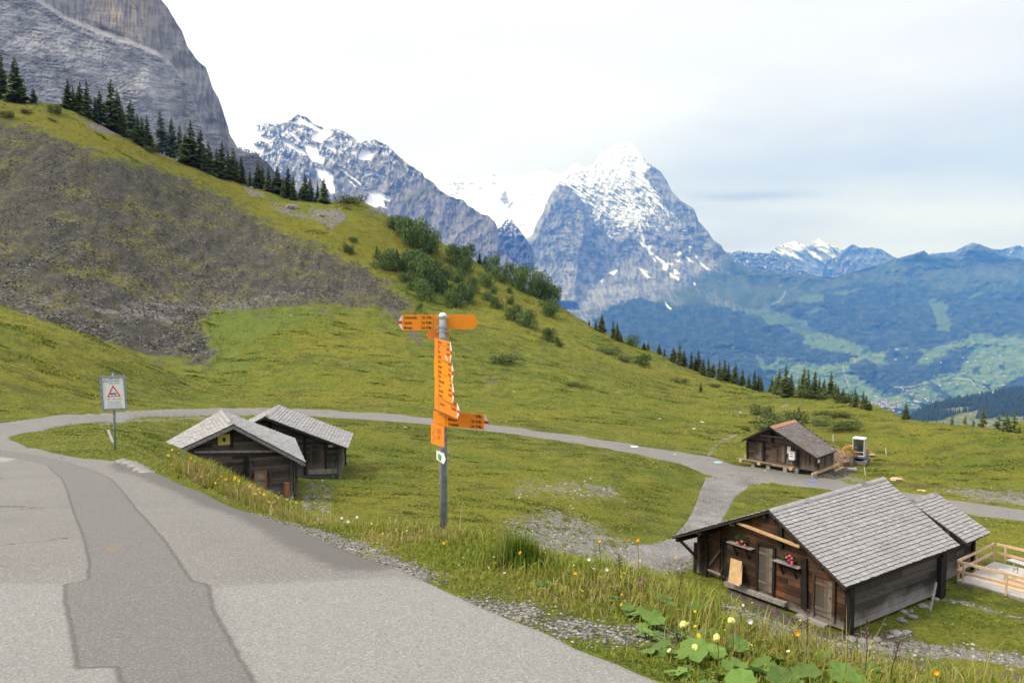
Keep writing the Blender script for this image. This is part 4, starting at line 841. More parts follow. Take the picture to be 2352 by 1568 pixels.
def spruce_meshes(seed, dens=1.0, wid=0.21):
    r = random.Random(seed); V = []; Fs = []
    def tri(*p):
        b = len(V); V.extend(p); Fs.append((b, b + 1, b + 2))
    L = int(32 * dens)
    for i in range(L):
        z = 0.05 + 0.93 * (i / L) ** 0.96; rad = wid * (1 - z) ** 0.82 * (1 if z > .14 else .55 + 3.2 * z) + 0.006
        gap = r.random()
        for k in range(max(4, int(10 - 5 * z))):
            a = r.uniform(0, 6.283); R_ = rad * r.uniform(0.62, 1.18) * (0.7 + .3 * math.sin(seed + a * 2 + z * 9) if gap > .8 else 1)
            ca, sa = math.cos(a), math.sin(a); droop = r.uniform(0.18, 0.5) * R_; lift = 0.35 * R_ * z
            w = R_ * r.uniform(.20, .32) + .003; zz = z + r.uniform(-.012, .012)
            m1 = Vector((ca * R_ * .45, sa * R_ * .45, zz + lift * .5 - droop * .35)); tip = Vector((ca * R_, sa * R_, zz + lift - droop)); s_ = Vector((-sa, ca, 0))
            o = Vector((0, 0, zz + .012))
            tri(o, m1 + s_ * w - Vector((0, 0, w * .8)), m1 + Vector((0, 0, .006))); tri(o, m1 + Vector((0, 0, .006)), m1 - s_ * w - Vector((0, 0, w * .8)))
            tri(m1 + s_ * w - Vector((0, 0, w * .8)), tip, m1 + Vector((0, 0, .006))); tri(m1 - s_ * w - Vector((0, 0, w * .8)), m1 + Vector((0, 0, .006)), tip)
            for q in (-1, 1):
                b0 = m1.lerp(tip, r.uniform(0, .5)); tri(b0, b0 + s_ * q * w * 1.3 + (tip - m1) * .35 - Vector((0, 0, w * r.uniform(.5, 1.4))), b0 + (tip - m1) * .3)
    for k in range(5):
        a = k * 1.256; tri(Vector((0, 0, 1.0)), Vector((.006 * math.cos(a), .006 * math.sin(a), .93)), Vector((.006 * math.cos(a + 1.2), .006 * math.sin(a + 1.2), .93)))
    return np_mesh('crown', [tuple(q) for q in V], Fs, M_SPR, smooth=False)
SPR = [spruce_meshes(3, 1.0, .20), spruce_meshes(11, 1.1, .17), spruce_meshes(23, .95, .24), spruce_meshes(31, 1.05, .19)]
_tb = MB(); _tb.tube([(0, 0, -.04), (0, 0, .5), (0, 0, .95)], [.016, .010, .003], 6); TRK = _tb.build('trunk', M_BARK); TRKM = TRK.data; bpy.data.objects.remove(TRK)
def spot(u, v, mx=300):
    for dv in (0, 2, 4, 7, 10, 15):
        P = gp(u, v + dv, t0=30)
        if P.y < mx: return P
    return P
SPRUCE = {
 'left': [(3, 224, 105), (39, 226, 98), (78, 233, 33), (157, 251, 72), (170, 254, 58), (184, 258, 74), (200, 262, 80), (220, 266, 46), (230, 268, 62), (256, 285, 108), (273, 293, 92), (302, 306, 80), (318, 318, 60), (330, 322, 56), (342, 330, 68), (348, 345, 38),
   (373, 336, 84), (396, 348, 82), (412, 350, 70), (438, 366, 94), (459, 372, 76), (479, 382, 60), (497, 391, 54), (509, 395, 75), (525, 402, 58), (539, 411, 73), (557, 420, 62), (574, 424, 38), (592, 430, 64), (603, 435, 58), (617, 440, 58), (628, 443, 42),
   (640, 446, 64), (661, 453, 72), (673, 460, 60), (692, 454, 30), (702, 460, 66), (714, 462, 56), (729, 464, 48), (744, 467, 60), (285, 300, 60), (425, 362, 60), (468, 378, 50), (548, 418, 45), (652, 455, 50), (190, 262, 50), (10, 226, 60)],
 'mid': [(899, 504, 12), (915, 509, 19), (866, 592, 31), (912, 612, 44), (925, 622, 30), (1101, 603, 28), (1113, 606, 20), (1609, 900, 24), (1833, 966, 34)],
 'right': [(1353, 748, 14), (1368, 755, 22), (1381, 763, 45), (1409, 778, 46), (1419, 783, 44), (1427, 786, 26), (1479, 802, 18), (1488, 804, 24), (1514, 814, 27), (1526, 818, 20), (1546, 824, 30), (1560, 830, 46), (1571, 834, 32), (1588, 840, 36), (1598, 845, 28),
   (1605, 850, 50), (1615, 853, 30), (1628, 858, 40), (1637, 862, 30), (1652, 867, 43), (1662, 871, 48), (1674, 875, 44), (1689, 881, 50), (1705, 885, 42), (1719, 889, 30), (1732, 893, 46), (1741, 896, 38), (1748, 899, 40), (1773, 902, 40), (1789, 907, 62), (1803, 911, 76), (1817, 911, 55),
   (1780, 906, 44), (1845, 909, 68), (1836, 909, 44), (1858, 912, 66), (1870, 910, 60), (1880, 908, 46), (1892, 907, 40), (1907, 910, 60), (1918, 914, 38), (1926, 918, 35), (1936, 919, 28), (1955, 932, 22), (1965, 934, 44), (1981, 938, 42), (1989, 940, 34), (1998, 941, 24)],
 'far': [(2079, 955, 34), (2116, 967, 9), (2152, 975, 14), (2161, 977, 10), (2168, 979, 16), (2188, 982, 27), (2199, 984, 18), (2215, 988, 35), (2222, 989, 22), (2232, 991, 30), (2243, 993, 24), (2260, 996, 62), (2250, 995, 28), (2275, 996, 24), (2292, 998, 50), (2303, 1000, 34), (2315, 1001, 57), (2328, 1002, 61), (2344, 1003, 46), (2338, 1003, 34), (2352, 1003, 40)]}
WHERE = {'left': 'on the left ridge', 'mid': 'on the bushy hillside', 'right': 'on the ridge before the valley', 'far': 'behind the far right crest'}
GRP = {'left': 'spruces along the left ridge', 'mid': 'small conifers scattered on the hill', 'right': 'spruces along the ridge above the valley', 'far': 'spruces behind the right meadow crest'}
def hword(h): return 'tall' if h > 65 else ('medium' if h > 38 else 'small')
for key, lst in SPRUCE.items():
    lst = sorted(lst); big = max(h for _, _, h in lst)
    cnt = {}; tot = {}
    for u, v, h in lst: tot[hword(h)] = tot.get(hword(h), 0) + 1
    for i, (u, v, h) in enumerate(lst):
        P = spot(u, v, 190 if key == 'far' else 300)
        if key == 'far' and u > 2090: P = Vector(at(u, v + 1, 97)); P.z = float(Hg(P.x, P.y)[0]) - .1
        d = P.y * cp - P.z * sp; hm = h * d / FPX * 1.05; hm = min(max(at(u, v - h, P.y)[2] - P.z, hm * .85), hm * (3 if key == 'far' else 1.6))
        r_ = empty('spruce_tree', P, random.uniform(0, 6.28)); w_ = 1.25 if h < 36 else 1.0
        w_ *= random.uniform(1.15, 1.5)
        r_.scale = (hm * w_, hm * w_, hm); r_.rotation_euler[0] = random.uniform(-.04, .04); r_.rotation_euler[1] = random.uniform(-.04, .04)
        link('crown', SPR[i % 4], r_)
        link('trunk', TRKM, r_)
        k = hword(h); cnt[k] = cnt.get(k, 0) + 1
        if h == big: lab = 'tallest dark spruce ' + WHERE[key]
        else: lab = '%s spruce %s, %s %s one from the left' % (k, WHERE[key], ordw(cnt[k]), k)
        tag(r_, lab, 'spruce tree', GRP[key])
def shrub_mesh(seed, mat, n=1500, clumps=7, leaf=.05, flat=False):
    r = np.random.default_rng(seed)
    cs = r.uniform(-.55, .55, (clumps, 3)); cs[:, 2] = r.uniform(.30, .72, clumps); cr2 = r.uniform(.26, .46, clumps)
    k = r.integers(0, clumps, n); d = r.normal(size=(n, 3)); d /= np.linalg.norm(d, axis=1)[:, None]
    P = cs[k] + d * (cr2[k] * r.uniform(.55, 1.08, n) ** .6)[:, None]; P[:, 2] = np.abs(P[:, 2]) * (1 if not flat else 1)
    low = r.random(n) < .22; P[low, :2] = r.uniform(-.6, .6, (low.sum(), 2)); P[low, 2] = r.uniform(0, .35, low.sum())
    a = r.normal(size=(n, 3)); a /= np.linalg.norm(a, axis=1)[:, None]; a[:, 2] = np.abs(a[:, 2]) + .2; b = np.cross(a, d); b /= np.linalg.norm(b, axis=1)[:, None] + 1e-9
    s = leaf * r.uniform(.6, 1.5, n)[:, None]
    V = np.stack([P - b * s * .6, P + a * s * .3, P + b * s * .6, P + a * s * 1.5], 1).reshape(-1, 3)
    F_ = np.arange(n * 4).reshape(n, 4)[:, [0, 1, 2, 3]]
    F_ = np.concatenate([F_[:, [0, 1, 3]], F_[:, [1, 2, 3]]])
    return np_mesh('foliage', V, F_, mat, smooth=False)
SHM = [shrub_mesh(1, M_SHR, 1900, 8), shrub_mesh(2, M_SHR, 1700, 6), shrub_mesh(3, M_SHR, 1500, 5)]; JUM = [shrub_mesh(5, M_JUN, 1300, 9, .06), shrub_mesh(6, M_JUN, 1300, 8, .06)]
_tb = MB()
for k in range(7):
    a = k * .9; _tb.tube([(0, 0, -.1), (.15 * math.cos(a), .15 * math.sin(a), .3), (.35 * math.cos(a), .35 * math.sin(a), .75)], [.02, .014, .005], 5)
_o = _tb.build('stems', M_BARK); STM = _o.data; bpy.data.objects.remove(_o)
SHRUBS = [(907, 530, 32, 24), (926, 546, 42, 34), (950, 566, 52, 46), (969, 577, 50, 46), (990, 584, 38, 38), (881, 622, 50, 38), (910, 624, 32, 26), (934, 624, 38, 40), (961, 622, 38, 38), (977, 652, 56, 54), (996, 668, 60, 56), (1015, 675, 50, 44), (983, 693, 46, 42),
  (1047, 612, 46, 40), (1066, 634, 34, 34), (1055, 655, 22, 22), (1082, 674, 30, 28), (1063, 692, 38, 34), (1048, 706, 44, 30), (1074, 698, 30, 32), (1117, 662, 26, 26), (1077, 594, 28, 26), (1125, 616, 38, 30), (1139, 638, 18, 14), (1122, 692, 24, 18), (1145, 710, 32, 22),
  (1172, 676, 14, 12), (1163, 638, 40, 34), (1187, 650, 38, 36), (1203, 672, 42, 44), (1243, 678, 42, 42), (1225, 680, 34, 34), (1259, 692, 38, 34), (1271, 698, 24, 34), (1182, 738, 32, 30), (1214, 754, 40, 34), (1262, 727, 38, 28), (1259, 785, 32, 25), (1286, 799, 18, 18),
  (800, 582, 22, 16), (811, 557, 16, 10), (1135, 676, 14, 12), (961, 714, 15, 14), (1475, 841, 30, 22), (1452, 797, 24, 20), (1150, 650, 22, 16), (1172, 700, 16, 14), (930, 650, 24, 18), (945, 668, 22, 16), (1030, 640, 22, 20), (1780, 896, 14, 14), (1905, 905, 22, 14)]
JUNS = [(1945, 926, 44, 18), (1750, 955, 38, 18), (1768, 962, 30, 12), (1790, 988, 76, 22), (1818, 972, 56, 22), (1888, 953, 28, 8), (1930, 957, 40, 10), (1888, 980, 30, 13), (1936, 988, 52, 18), (1712, 990, 16, 8), (1731, 974, 16, 6), (1870, 912, 60, 14), (348, 352, 24, 12),
  (1150, 832, 60, 12), (1320, 888, 30, 8), (60, 262, 16, 8), (125, 262, 22, 16), (15, 272, 22, 12), (250, 282, 26, 10), (800, 470, 50, 16), (1400, 815, 40, 12), (1430, 830, 30, 9), (1560, 880, 30, 8), (1640, 890, 24, 7)]
def shrubs(lst, meshes, name, lab, cat, grp):
    for i, (u, v, w, h) in enumerate(sorted(lst)):
        P = spot(u, v - 2); d = P.y * cp - P.z * sp; k = d / FPX
        r_ = empty(name, P - Vector((0, 0, .1)), random.uniform(0, 6.28)); r_.scale = (w * k * .90, w * k * .90, h * k * 1.35)
        link('foliage', meshes[i % len(meshes)], r_); link('stems', STM, r_)
        tag(r_, lab % ordw(i + 1), cat, grp)
shrubs(SHRUBS, SHM, 'alder_shrub', 'rounded green alder bush on the hill slope, %s counting from the left', 'bush', 'alder bushes on the hillside')
shrubs(JUNS, JUM, 'juniper_bush', 'low dark spreading juniper mat in the meadow, %s counting from the left', 'bush', 'juniper mats on the pasture')
# loose rocks on the ridge
M_ROCK = simple('rock', (0.20, 0.185, 0.17), .95, scale=1.5, var=.45, bump=.6)
for i, (u, v, w, lab) in enumerate([(690, 478, 26, 'big grey boulder below the skyline spruces'), (576, 432, 10, 'small grey rock between the ridge spruces, left of the big boulder'), (740, 496, 14, 'flat grey rock right of the big ridge boulder'), (412, 332, 0, '')]):
    if not w: continue
    P = spot(u - (20 if w == 26 else 0), v); k = (P.y * cp) / FPX
    m_ = MB(); m_.blob((0, 0, 0), w * k / 2, 2, .16, seed=i, sq=(1.2, 1, .75)); tag(m_.build('boulder', M_ROCK, loc=P), lab, 'boulder')
# ------------------------------------------------------------------ huts
def woodmat(name, c_dark, c_mid, c_grey, wz=0.6, wamt=0.9, red=None, sc=(1, 1, 1)):
    t = NT(name); p0 = t.co(); g = t.noise(3.2, t.co((1.2, 1.2, 22)), 5, 0.72); blot = t.noise(0.9, p0, 4, 0.6); tn = t.attr('tint')
    c = t.mix(t.ramp(g, (0.3, 0.0), (0.7, 1.0)), c_dark, c_mid)
    if red: c = t.mix(t.math('MULTIPLY', t.step(blot, 0.5, 0.66), 0.7), c, red)
    c = t.mix(1.0, c, t.ramp(tn, (0.0, 0.45), (1.0, 1.6)), 'MULTIPLY')
    sx = t.n('ShaderNodeSeparateXYZ'); t.t.links.new(p0, sx.inputs[0])
    z = t.math('ADD', sx.outputs[2], t.math('MULTIPLY', t.math('SUBTRACT', blot, 0.5), 1.3))
    c = t.mix(t.math('MULTIPLY', t.step(z, wz, wz * 0.15), wamt), c, t.mix(t.ramp(g, (0.3, 0.0), (0.7, 1.0)), tuple(0.6 * q for q in c_grey), c_grey))
    c = t.mix(t.math('MULTIPLY', t.step(t.noise(1.7, t.co((1, 1, 5)), 5, 0.8), 0.60, 0.74), 0.5), c, c_grey)
    t.col(c).rough(0.85); t.b.inputs['Specular IOR Level'].default_value = 0.2; t.bump(g, 0.5, 0.015)
    return t.m
t = NT('shingle'); p0 = t.co(); tn = t.attr('tint'); g = t.noise(9, p0, 4, 0.75); bl = t.noise(0.5, p0, 3)
c = t.ramp(tn, (0.0, (0.060, 0.044, 0.038)), (0.06, (0.285, 0.270, 0.262)), (0.8, (0.365, 0.350, 0.344)), (1.0, (0.46, 0.45, 0.445)))
c = t.mix(0.7, c, t.ramp(g, (0.25, 0.62), (0.75, 1.3)), 'MULTIPLY'); c = t.mix(t.math('MULTIPLY', t.step(bl, 0.5, 0.75), .3), c, (0.24, 0.20, 0.18)); t.col(c).rough(0.8); t.bump(g, .4, .01); M_SHI = t.m
t = NT('shingle_brown'); p0 = t.co(); tn = t.attr('tint'); g = t.noise(5, p0, 4, 0.75)
c = t.ramp(tn, (0.0, (0.12, 0.095, 0.082)), (0.7, (0.215, 0.188, 0.172)), (1.0, (0.30, 0.28, 0.265))); c = t.mix(0.7, c, t.ramp(g, (0.25, 0.62), (0.75, 1.3)), 'MULTIPLY'); t.col(c).rough(0.8); M_SHB = t.m
M_EDGE = simple('shingle_underside', (0.040, 0.028, 0.023), .9, scale=5, var=.3)
M_WR = woodmat('wood_brown', (0.026, 0.015, 0.010), (0.095, 0.054, 0.032), (0.27, 0.235, 0.21), 0.5, .85, (0.16, 0.055, 0.024))
M_WS = woodmat('wood_grey_black', (0.026, 0.021, 0.018), (0.095, 0.080, 0.070), (0.34, 0.31, 0.30), 0.85, 1.0)
M_WL = woodmat('wood_old', (0.036, 0.027, 0.022), (0.115, 0.092, 0.077), (0.24, 0.22, 0.21), 1.0, .8)
M_WC = woodmat('wood_umber', (0.045, 0.032, 0.023), (0.14, 0.10, 0.072), (0.20, 0.18, 0.16), 0.2, .5, (0.11, 0.055, 0.028))
M_DOOR = woodmat('door_wood', (0.070, 0.055, 0.044), (0.21, 0.175, 0.145), (0.24, 0.22, 0.20), 0.5, .6, (0.15, 0.08, 0.045))
M_DARK = simple('dark_timber', (0.018, 0.014, 0.012), .85, scale=6, var=.4)
M_NEW = simple('fresh_timber', (0.50, 0.33, 0.17), .7, scale=5, var=.16)
M_GREYW = simple('bleached_timber', (0.25, 0.225, 0.205), .85, scale=7, var=.3)
M_FAS = simple('grey_fascia', (0.20, 0.19, 0.19), .8, scale=7, var=.25)
M_STONE = simple('fieldstone', (0.22, 0.205, 0.19), .95, scale=3, var=.4, bump=.5)
M_WHITE = simple('white_paint', (0.72, 0.73, 0.74), .5, scale=2, var=.05)
def bil(P00, P01, P10, P11, s, t_): return (P00.lerp(P01, s)).lerp(P10.lerp(P11, s), t_)
class Hut:
    def __init__(h, key, name, label, roofw, wh, cat='hut'):
        (ax, ay, az), hd, W_, L_ = HUTP[key]; h.W, h.L = W_, L_; h.O = Vector((ax, ay, az)); h.a = hd - math.pi / 2
        h.root = empty(name, h.O, h.a); tag(h.root, label, cat); h.Rm = Matrix.Rotation(h.a, 3, 'Z'); h.inv = h.Rm.transposed()
        h.c = {k: h.inv @ (Vector(v) - h.O) for k, v in roofw.items()}
        h.he, h.hl = wh
    def loc(h, P): return h.inv @ (Vector(P) - h.O)
    def fx(h, u, v, yy=0.0):
        """local point of the front plane (y = yy) seen at pixel"""
        d = h.inv @ Vector(ray(u, v)); o = h.inv @ (-h.O); t_ = (yy - o.y) / d.y; return o + d * t_
    def sx(h, u, v, xx=0.0):
        d = h.inv @ Vector(ray(u, v)); o = h.inv @ (-h.O); t_ = (xx - o.x) / d.x; return o + d * t_
    def roof_z(h, x, y):
        c = h.c; s = (y - c['Rf'].y) / (c['Rb'].y - c['Rf'].y + 1e-6); s = max(0, min(1, s)); R_ = c['Rf'].lerp(c['Rb'], s); E_ = c['Ef'].lerp(c['Eb'], s); L_ = c['Lf'].lerp(c['Lb'], s)
        q = E_ if x > R_.x else L_
        return R_.z + (q.z - R_.z) * (x - R_.x) / (q.x - R_.x + 1e-9)
    def wall(h, p0, p1, mat, z0=0.0, rh=.19, th=.13, name='wall', seed=1, flat=None):
        m_ = MB(); rr = random.Random(seed); p0 = Vector((*p0, 0)); p1 = Vector((*p1, 0)); d = p1 - p0; n_ = Vector((-d.y, d.x, 0)).normalized(); N_ = 120
        tops = [h.roof_z(*(p0 + d * (i / N_)).xy) - .10 for i in range(N_ + 1)]
        if flat: tops = [min(q, flat) for q in tops]
        z = z0; r_ = 0
        while z < max(tops):
            hh_ = rh * rr.uniform(.85, 1.15); ok = [i for i, q in enumerate(tops) if q > z + hh_ * .5]
            if ok:
                a_, b_ = ok[0] / N_, ok[-1] / N_; cuts = [a_]; 
                while cuts[-1] < b_ - .5: cuts.append(cuts[-1] + rr.uniform(.3, .6))
                cuts.append(b_)
                for s0, s1 in zip(cuts[:-1], cuts[1:]):
                    if s1 - s0 < .01: continue
                    q0, q1 = p0 + d * s0, p0 + d * (s1 - .002); off = n_ * rr.uniform(-.012, .012)
                    m_.beam(q0 + off + Vector((0, 0, z + hh_ / 2)), q1 + off + Vector((0, 0, z + hh_ / 2)), th, hh_ * .93, rr.random())
            z += hh_; r_ += 1
        # solid backing just inside
        back = [(p0 - n_ * 0 + d * (i / 12)) for i in range(13)]
        poly = [Vector((*back[0].xy, z0))] + [Vector((*q.xy, max(z0 + .02, tops[int(i * N_ / 12)] - .02))) for i, q in enumerate(back)] + [Vector((*back[-1].xy, z0))]
        m_.prism(poly, (n_.x * .04, n_.y * .04, 0), .1)
        return m_.build(name, mat, h.root)
    def roof(h, rowlen=.17, sw=.14, mat=None, name='roof', seed=3, notch=None, ridge=True):
        mat = mat or M_SHI; c = h.c; rr = random.Random(seed); un = MB(); m_ = MB()
        for side in ('E', 'L'):
            P00, P01, P10, P11 = c['Rf'], c['Rb'], c[side + 'f'], c[side + 'b']
            n_ = (P01 - P00).cross(P10 - P00); n_ = (n_ if n_.z > 0 else -n_).normalized()
            g_ = 10; un.add([bil(P00, P01, P10, P11, i / g_, j / g_) - n_ * (.012 if k == 0 else .09) for k in (0, 1) for j in range(g_ + 1) for i in range(g_ + 1)], [(j * 11 + i + k * 121, j * 11 + i + 1 + k * 121, j * 11 + i + 12 + k * 121, j * 11 + i + 11 + k * 121) for k in (0, 1) for j in range(g_) for i in range(g_)] + [(e0, e1, e1 + 121, e0 + 121) for q in range(10) for e0, e1 in ((q, q + 1), (110 + q, 111 + q), (q * 11, q * 11 + 11), (q * 11 + 10, q * 11 + 21))])
            sl = (P10 - P00).length; nr = max(4, int(sl / rowlen)); rl = (P01 - P00).length
            for i in range(nr, 0, -1):
                t1 = i / nr + rr.uniform(-.002, .002); t0_ = max(0, (i - 1.5) / nr); s = -rr.uniform(0, .5) * sw / rl; wob = 0.006 * math.sin(i * 1.3)
                while s < 1:
                    w_ = sw * rr.uniform(.55, 1.5) / rl; s1 = min(s + w_, 1); s0 = max(s, 0)
                    if s1 - s0 > .002:
                        e = rr.uniform(-.014, .014) / sl + wob / sl * 2
                        a0 = bil(P00, P01, P10, P11, s0, t0_) + n_ * .012; a1 = bil(P00, P01, P10, P11, s1 - .006 / rl, t0_) + n_ * .012
                        k = .052 + rr.uniform(-.010, .014)
                        b0 = bil(P00, P01, P10, P11, s0, t1 + e) + n_ * k; b1 = bil(P00, P01, P10, P11, s1 - .006 / rl, t1 + e) + n_ * k
                        tt = .12 + .88 * (.5 * rr.random() + .5 * rr.random() ** 2); m_.add([a0, a1, b1, b0], [(0, 1, 2, 3) if side == 'E' else (3, 2, 1, 0)], tt)
                        m_.add([b0, b1, b1 - n_ * .040, b0 - n_ * .040], [(0, 1, 2, 3)], 0.0)
                        m_.add([a1, b1, b1 - n_ * .024, a1 - n_ * .02], [(0, 1, 2, 3)], 0.0)
                    s = s1 if s >= 0 else s1
                    if s <= 0: s = s1
        if ridge:
            a_, b_ = c['Rf'], c['Rb']; n = max(3, int((b_ - a_).length / .35))
            for i in range(n):
                q0, q1 = a_.lerp(b_, i / n), a_.lerp(b_, (i + 1.08) / n)
                for side in ('E', 'L'):
                    dd = (c[side + 'f'] - a_).normalized() * .16; m_.add([q0 + Vector((0, 0, .075)), q1 + Vector((0, 0, .07)), q1 + dd + Vector((0, 0, .06)), q0 + dd + Vector((0, 0, .065))], [(0, 1, 2, 3) if side == 'E' else (3, 2, 1, 0)], rr.random() * .6)
        o = un.build(name, M_EDGE, h.root); m_.build('shingles', mat, o)
        return o
    def quad(h, name, pts, mat, th=.04, out_=.02, parent=None, axis='y'):
        """flat board given by local points on a wall plane"""
        m_ = MB(); off = Vector((0, -th, 0)) if axis == 'y' else Vector((th, 0, 0)); o2 = Vector((0, -out_, 0)) if axis == 'y' else Vector((out_, 0, 0))
        m_.prism([Vector(p) + o2 for p in pts], off); return m_.build(name, mat, parent or h.root)
    def post(h, x, y, z0, z1, w=.18, d=.18, mat=None, name='corner_post', parent=None):
        m_ = MB(); m_.box((x, y, (z0 + z1) / 2), (w, d, z1 - z0)); return m_.build(name, mat or M_DARK, parent or h.root)
def boards(h, name, P0, P1, z0, z1, n, mat, out_=.03, parent=None, th=.03):
    """vertical boards between two local points on the front plane"""
    m_ = MB(); rr = random.Random(n)
    for i in range(n):
        a_ = P0.lerp(P1, i / n); b_ = P0.lerp(P1, (i + .95) / n); za = z0[0] + (z0[1] - z0[0]) * i / n; zb = z1[0] + (z1[1] - z1[0]) * i / n
        m_.box(((a_.x + b_.x) / 2, (a_.y + b_.y) / 2 - out_ - rr.uniform(0, .008), (za + zb) / 2), (abs(b_.x - a_.x) + .004, th, zb - za), tint=rr.random())
    return m_.build(name, mat, parent or h.root)
def zq(fn, pts): return [fn(*p) for p in pts]
# --- large hut lower right
ZR = lambda x, y: (1515.9 + .20508 * x, 1148.4 + .20508 * y)
R_ = Hut('R', 'alpine_hut', 'largest dark timber hut with grey shingle roof and geraniums, lower right corner',
         {'Rf': (9.91, 31.38, -8.76), 'Rb': (16.44, 36.03, -8.6), 'Ef': (11.65, 28.18, -10.62), 'Eb': (18.16, 32.82, -10.63), 'Lf': (6.82, 34.58, -10.8), 'Lb': (13.98, 39.23, -10.81)}, (1.9, 1.8))
h = R_; W_, L_ = h.W, h.L
h.wall((0, 0), (-W_ + 1.75, 0), M_WR, .05, seed=1); h.wall((-.07, .07), (-.07, L_), M_WS, .1, rh=.24, seed=2); h.wall((-W_ + .07, .07), (-W_ + .07, L_), M_WR, .05, seed=3); h.wall((0, L_), (-W_, L_), M_WS, .05, seed=4)
h.wall((-W_, .55), (-W_ + 1.8, .55), M_WR, .05, seed=5, name='shed_wall'); h.roof(.172, .105)
for x, y in ((.02, .0), (.02, L_ - .12)): h.post(x, y - .02, -.1, h.roof_z(x, y) - .12, .2, .3)
h.post(.06, L_ - .35, -.35, 1.6, .24, .30, name='buttress_post')
def fr(x, y, yy=0.0): return R_.fx(*ZR(x, y), yy)
def frpost(h, a_, b_, w=.16, name='wall_post', out_=.1, mat=None):
    P, Q = a_, b_; m_ = MB(); m_.beam((P.x, -out_, P.z), (Q.x, -out_, Q.z), w, .10, upv=(0, 1, 0)); return m_.build(name, mat or M_DARK, h.root)
P = fr(1635, 640); Q = fr(1640, 1210); frpost(h, P, Q, .26, out_=.12)
P = fr(1370, 270); Q = fr(1375, 520); frpost(h, P, Q, .20, 'king_post', .12)
def door(h, A, B, C, D, mat, nb=5, frame=True, fmat=None, handle=True, name='door'):
    """A top-left B top-right C bottom-right D bottom-left local points"""
    d_ = boards(h, name, Vector((min(D.x, C.x), 0, 0)), Vector((max(D.x, C.x), 0, 0)), (D.z, C.z), (A.z, B.z), nb, mat, .085)
    x0, x1 = min(D.x, C.x), max(D.x, C.x); z0, z1 = min(D.z, C.z), max(A.z, B.z)
    if frame:
        m_ = MB(); m_.box((x0 - .06, -.10, (z0 + z1) / 2), (.11, .09, z1 - z0 + .12)); m_.box((x1 + .06, -.10, (z0 + z1) / 2), (.11, .09, z1 - z0 + .12)); m_.box(((x0 + x1) / 2, -.10, z1 + .05), (x1 - x0 + .01, .085, .1)); m_.build('door_frame', fmat or M_DARK, d_)
    m_ = MB(); m_.box(((x0 + x1) / 2, -.115, z0 + (z1 - z0) * .82), (x1 - x0 - .03, .02, .09)); m_.box(((x0 + x1) / 2, -.115, z0 + (z1 - z0) * .18), (x1 - x0 - .03, .02, .09)); m_.build('crossbar', mat, d_)
    if handle: m_ = MB(); m_.tube([(x1 - .08, -.12, z0 + .85 * (z1 - z0) * .6), (x1 - .08, -.16, z0 + .87 * (z1 - z0) * .6), (x1 - .08, -.12, z0 + .95 * (z1 - z0) * .6)], .012, 5); m_.build('handle', M_DARK, d_)
    return d_
tagd = door(h, fr(1122, 510), fr(1280, 530), fr(1276, 1040), fr(1118, 975), M_DOOR, 4)
tag(tagd, 'bleached middle door between the geranium shelves')
door(h, fr(1755, 830), fr(1945, 900), fr(1945, 1330), fr(1750, 1250), M_DOOR, 4, fmat=M_WR)
# left bay: open lattice with diagonal
boards(h, 'shed_boards', Vector((-W_ + .05, .42, 0)), Vector((-W_ + 1.0, .42, 0)), (.05, .05), (1.75, 2.1), 6, M_WR)
m_ = MB(); a_ = fr(525, 760, .3); b_ = fr(680, 555, .3); m_.beam(a_, b_, .09, .06, upv=(0, 1, 0)); m_.build('diagonal_brace', M_DOOR, h.root)
for (x0, y0, x1, y1, w_) in ((410, 475, 400, 860, .2), (530, 480, 525, 880, .09), (705, 490, 700, 870, .12), (755, 430, 750, 900, .26)):
    a_ = fr(x0, y0, .2); b_ = fr(x1, y1, .2); m_ = MB(); m_.beam(a_, b_, w_, .12, upv=(0, 1, 0)); m_.build('shed_post', M_DARK, h.root)
m_ = MB(); m_.beam(fr(530, 770, .2), fr(740, 860, .2), .06, .08, upv=(0, 1, 0)); m_.build('shed_rail', M_GREYW, h.root)
# eaves bracket, purlins, new beam
m_ = MB(); m_.beam(fr(232, 455, -.2), fr(400, 625, .1), .10, .10); m_.build('eaves_bracket', M_DARK, h.root)
for s_ in (0.05, .35, .7, .95):
    for side in ('L', 'E'):
        P = h.c['Rf'].lerp(h.c[side + 'f'], s_); m_ = MB(); m_.beam((P.x, P.y + .03, P.z - .19), (P.x, .3, P.z - .19 + (h.c['Rb'].z - h.c['Rf'].z) * .05), .14, .14); m_.build('purlin', M_DARK, h.root)
m_ = MB(); m_.beam(fr(880, 256, -.3), fr(1568, 520, -.3), .09, .11, upv=(0, 1, 0)); m_.beam(fr(785, 280, -.3), fr(880, 258, -.3), .07, .05, upv=(0, 1, 0)); m_.build('pale_beam', M_NEW, h.root)
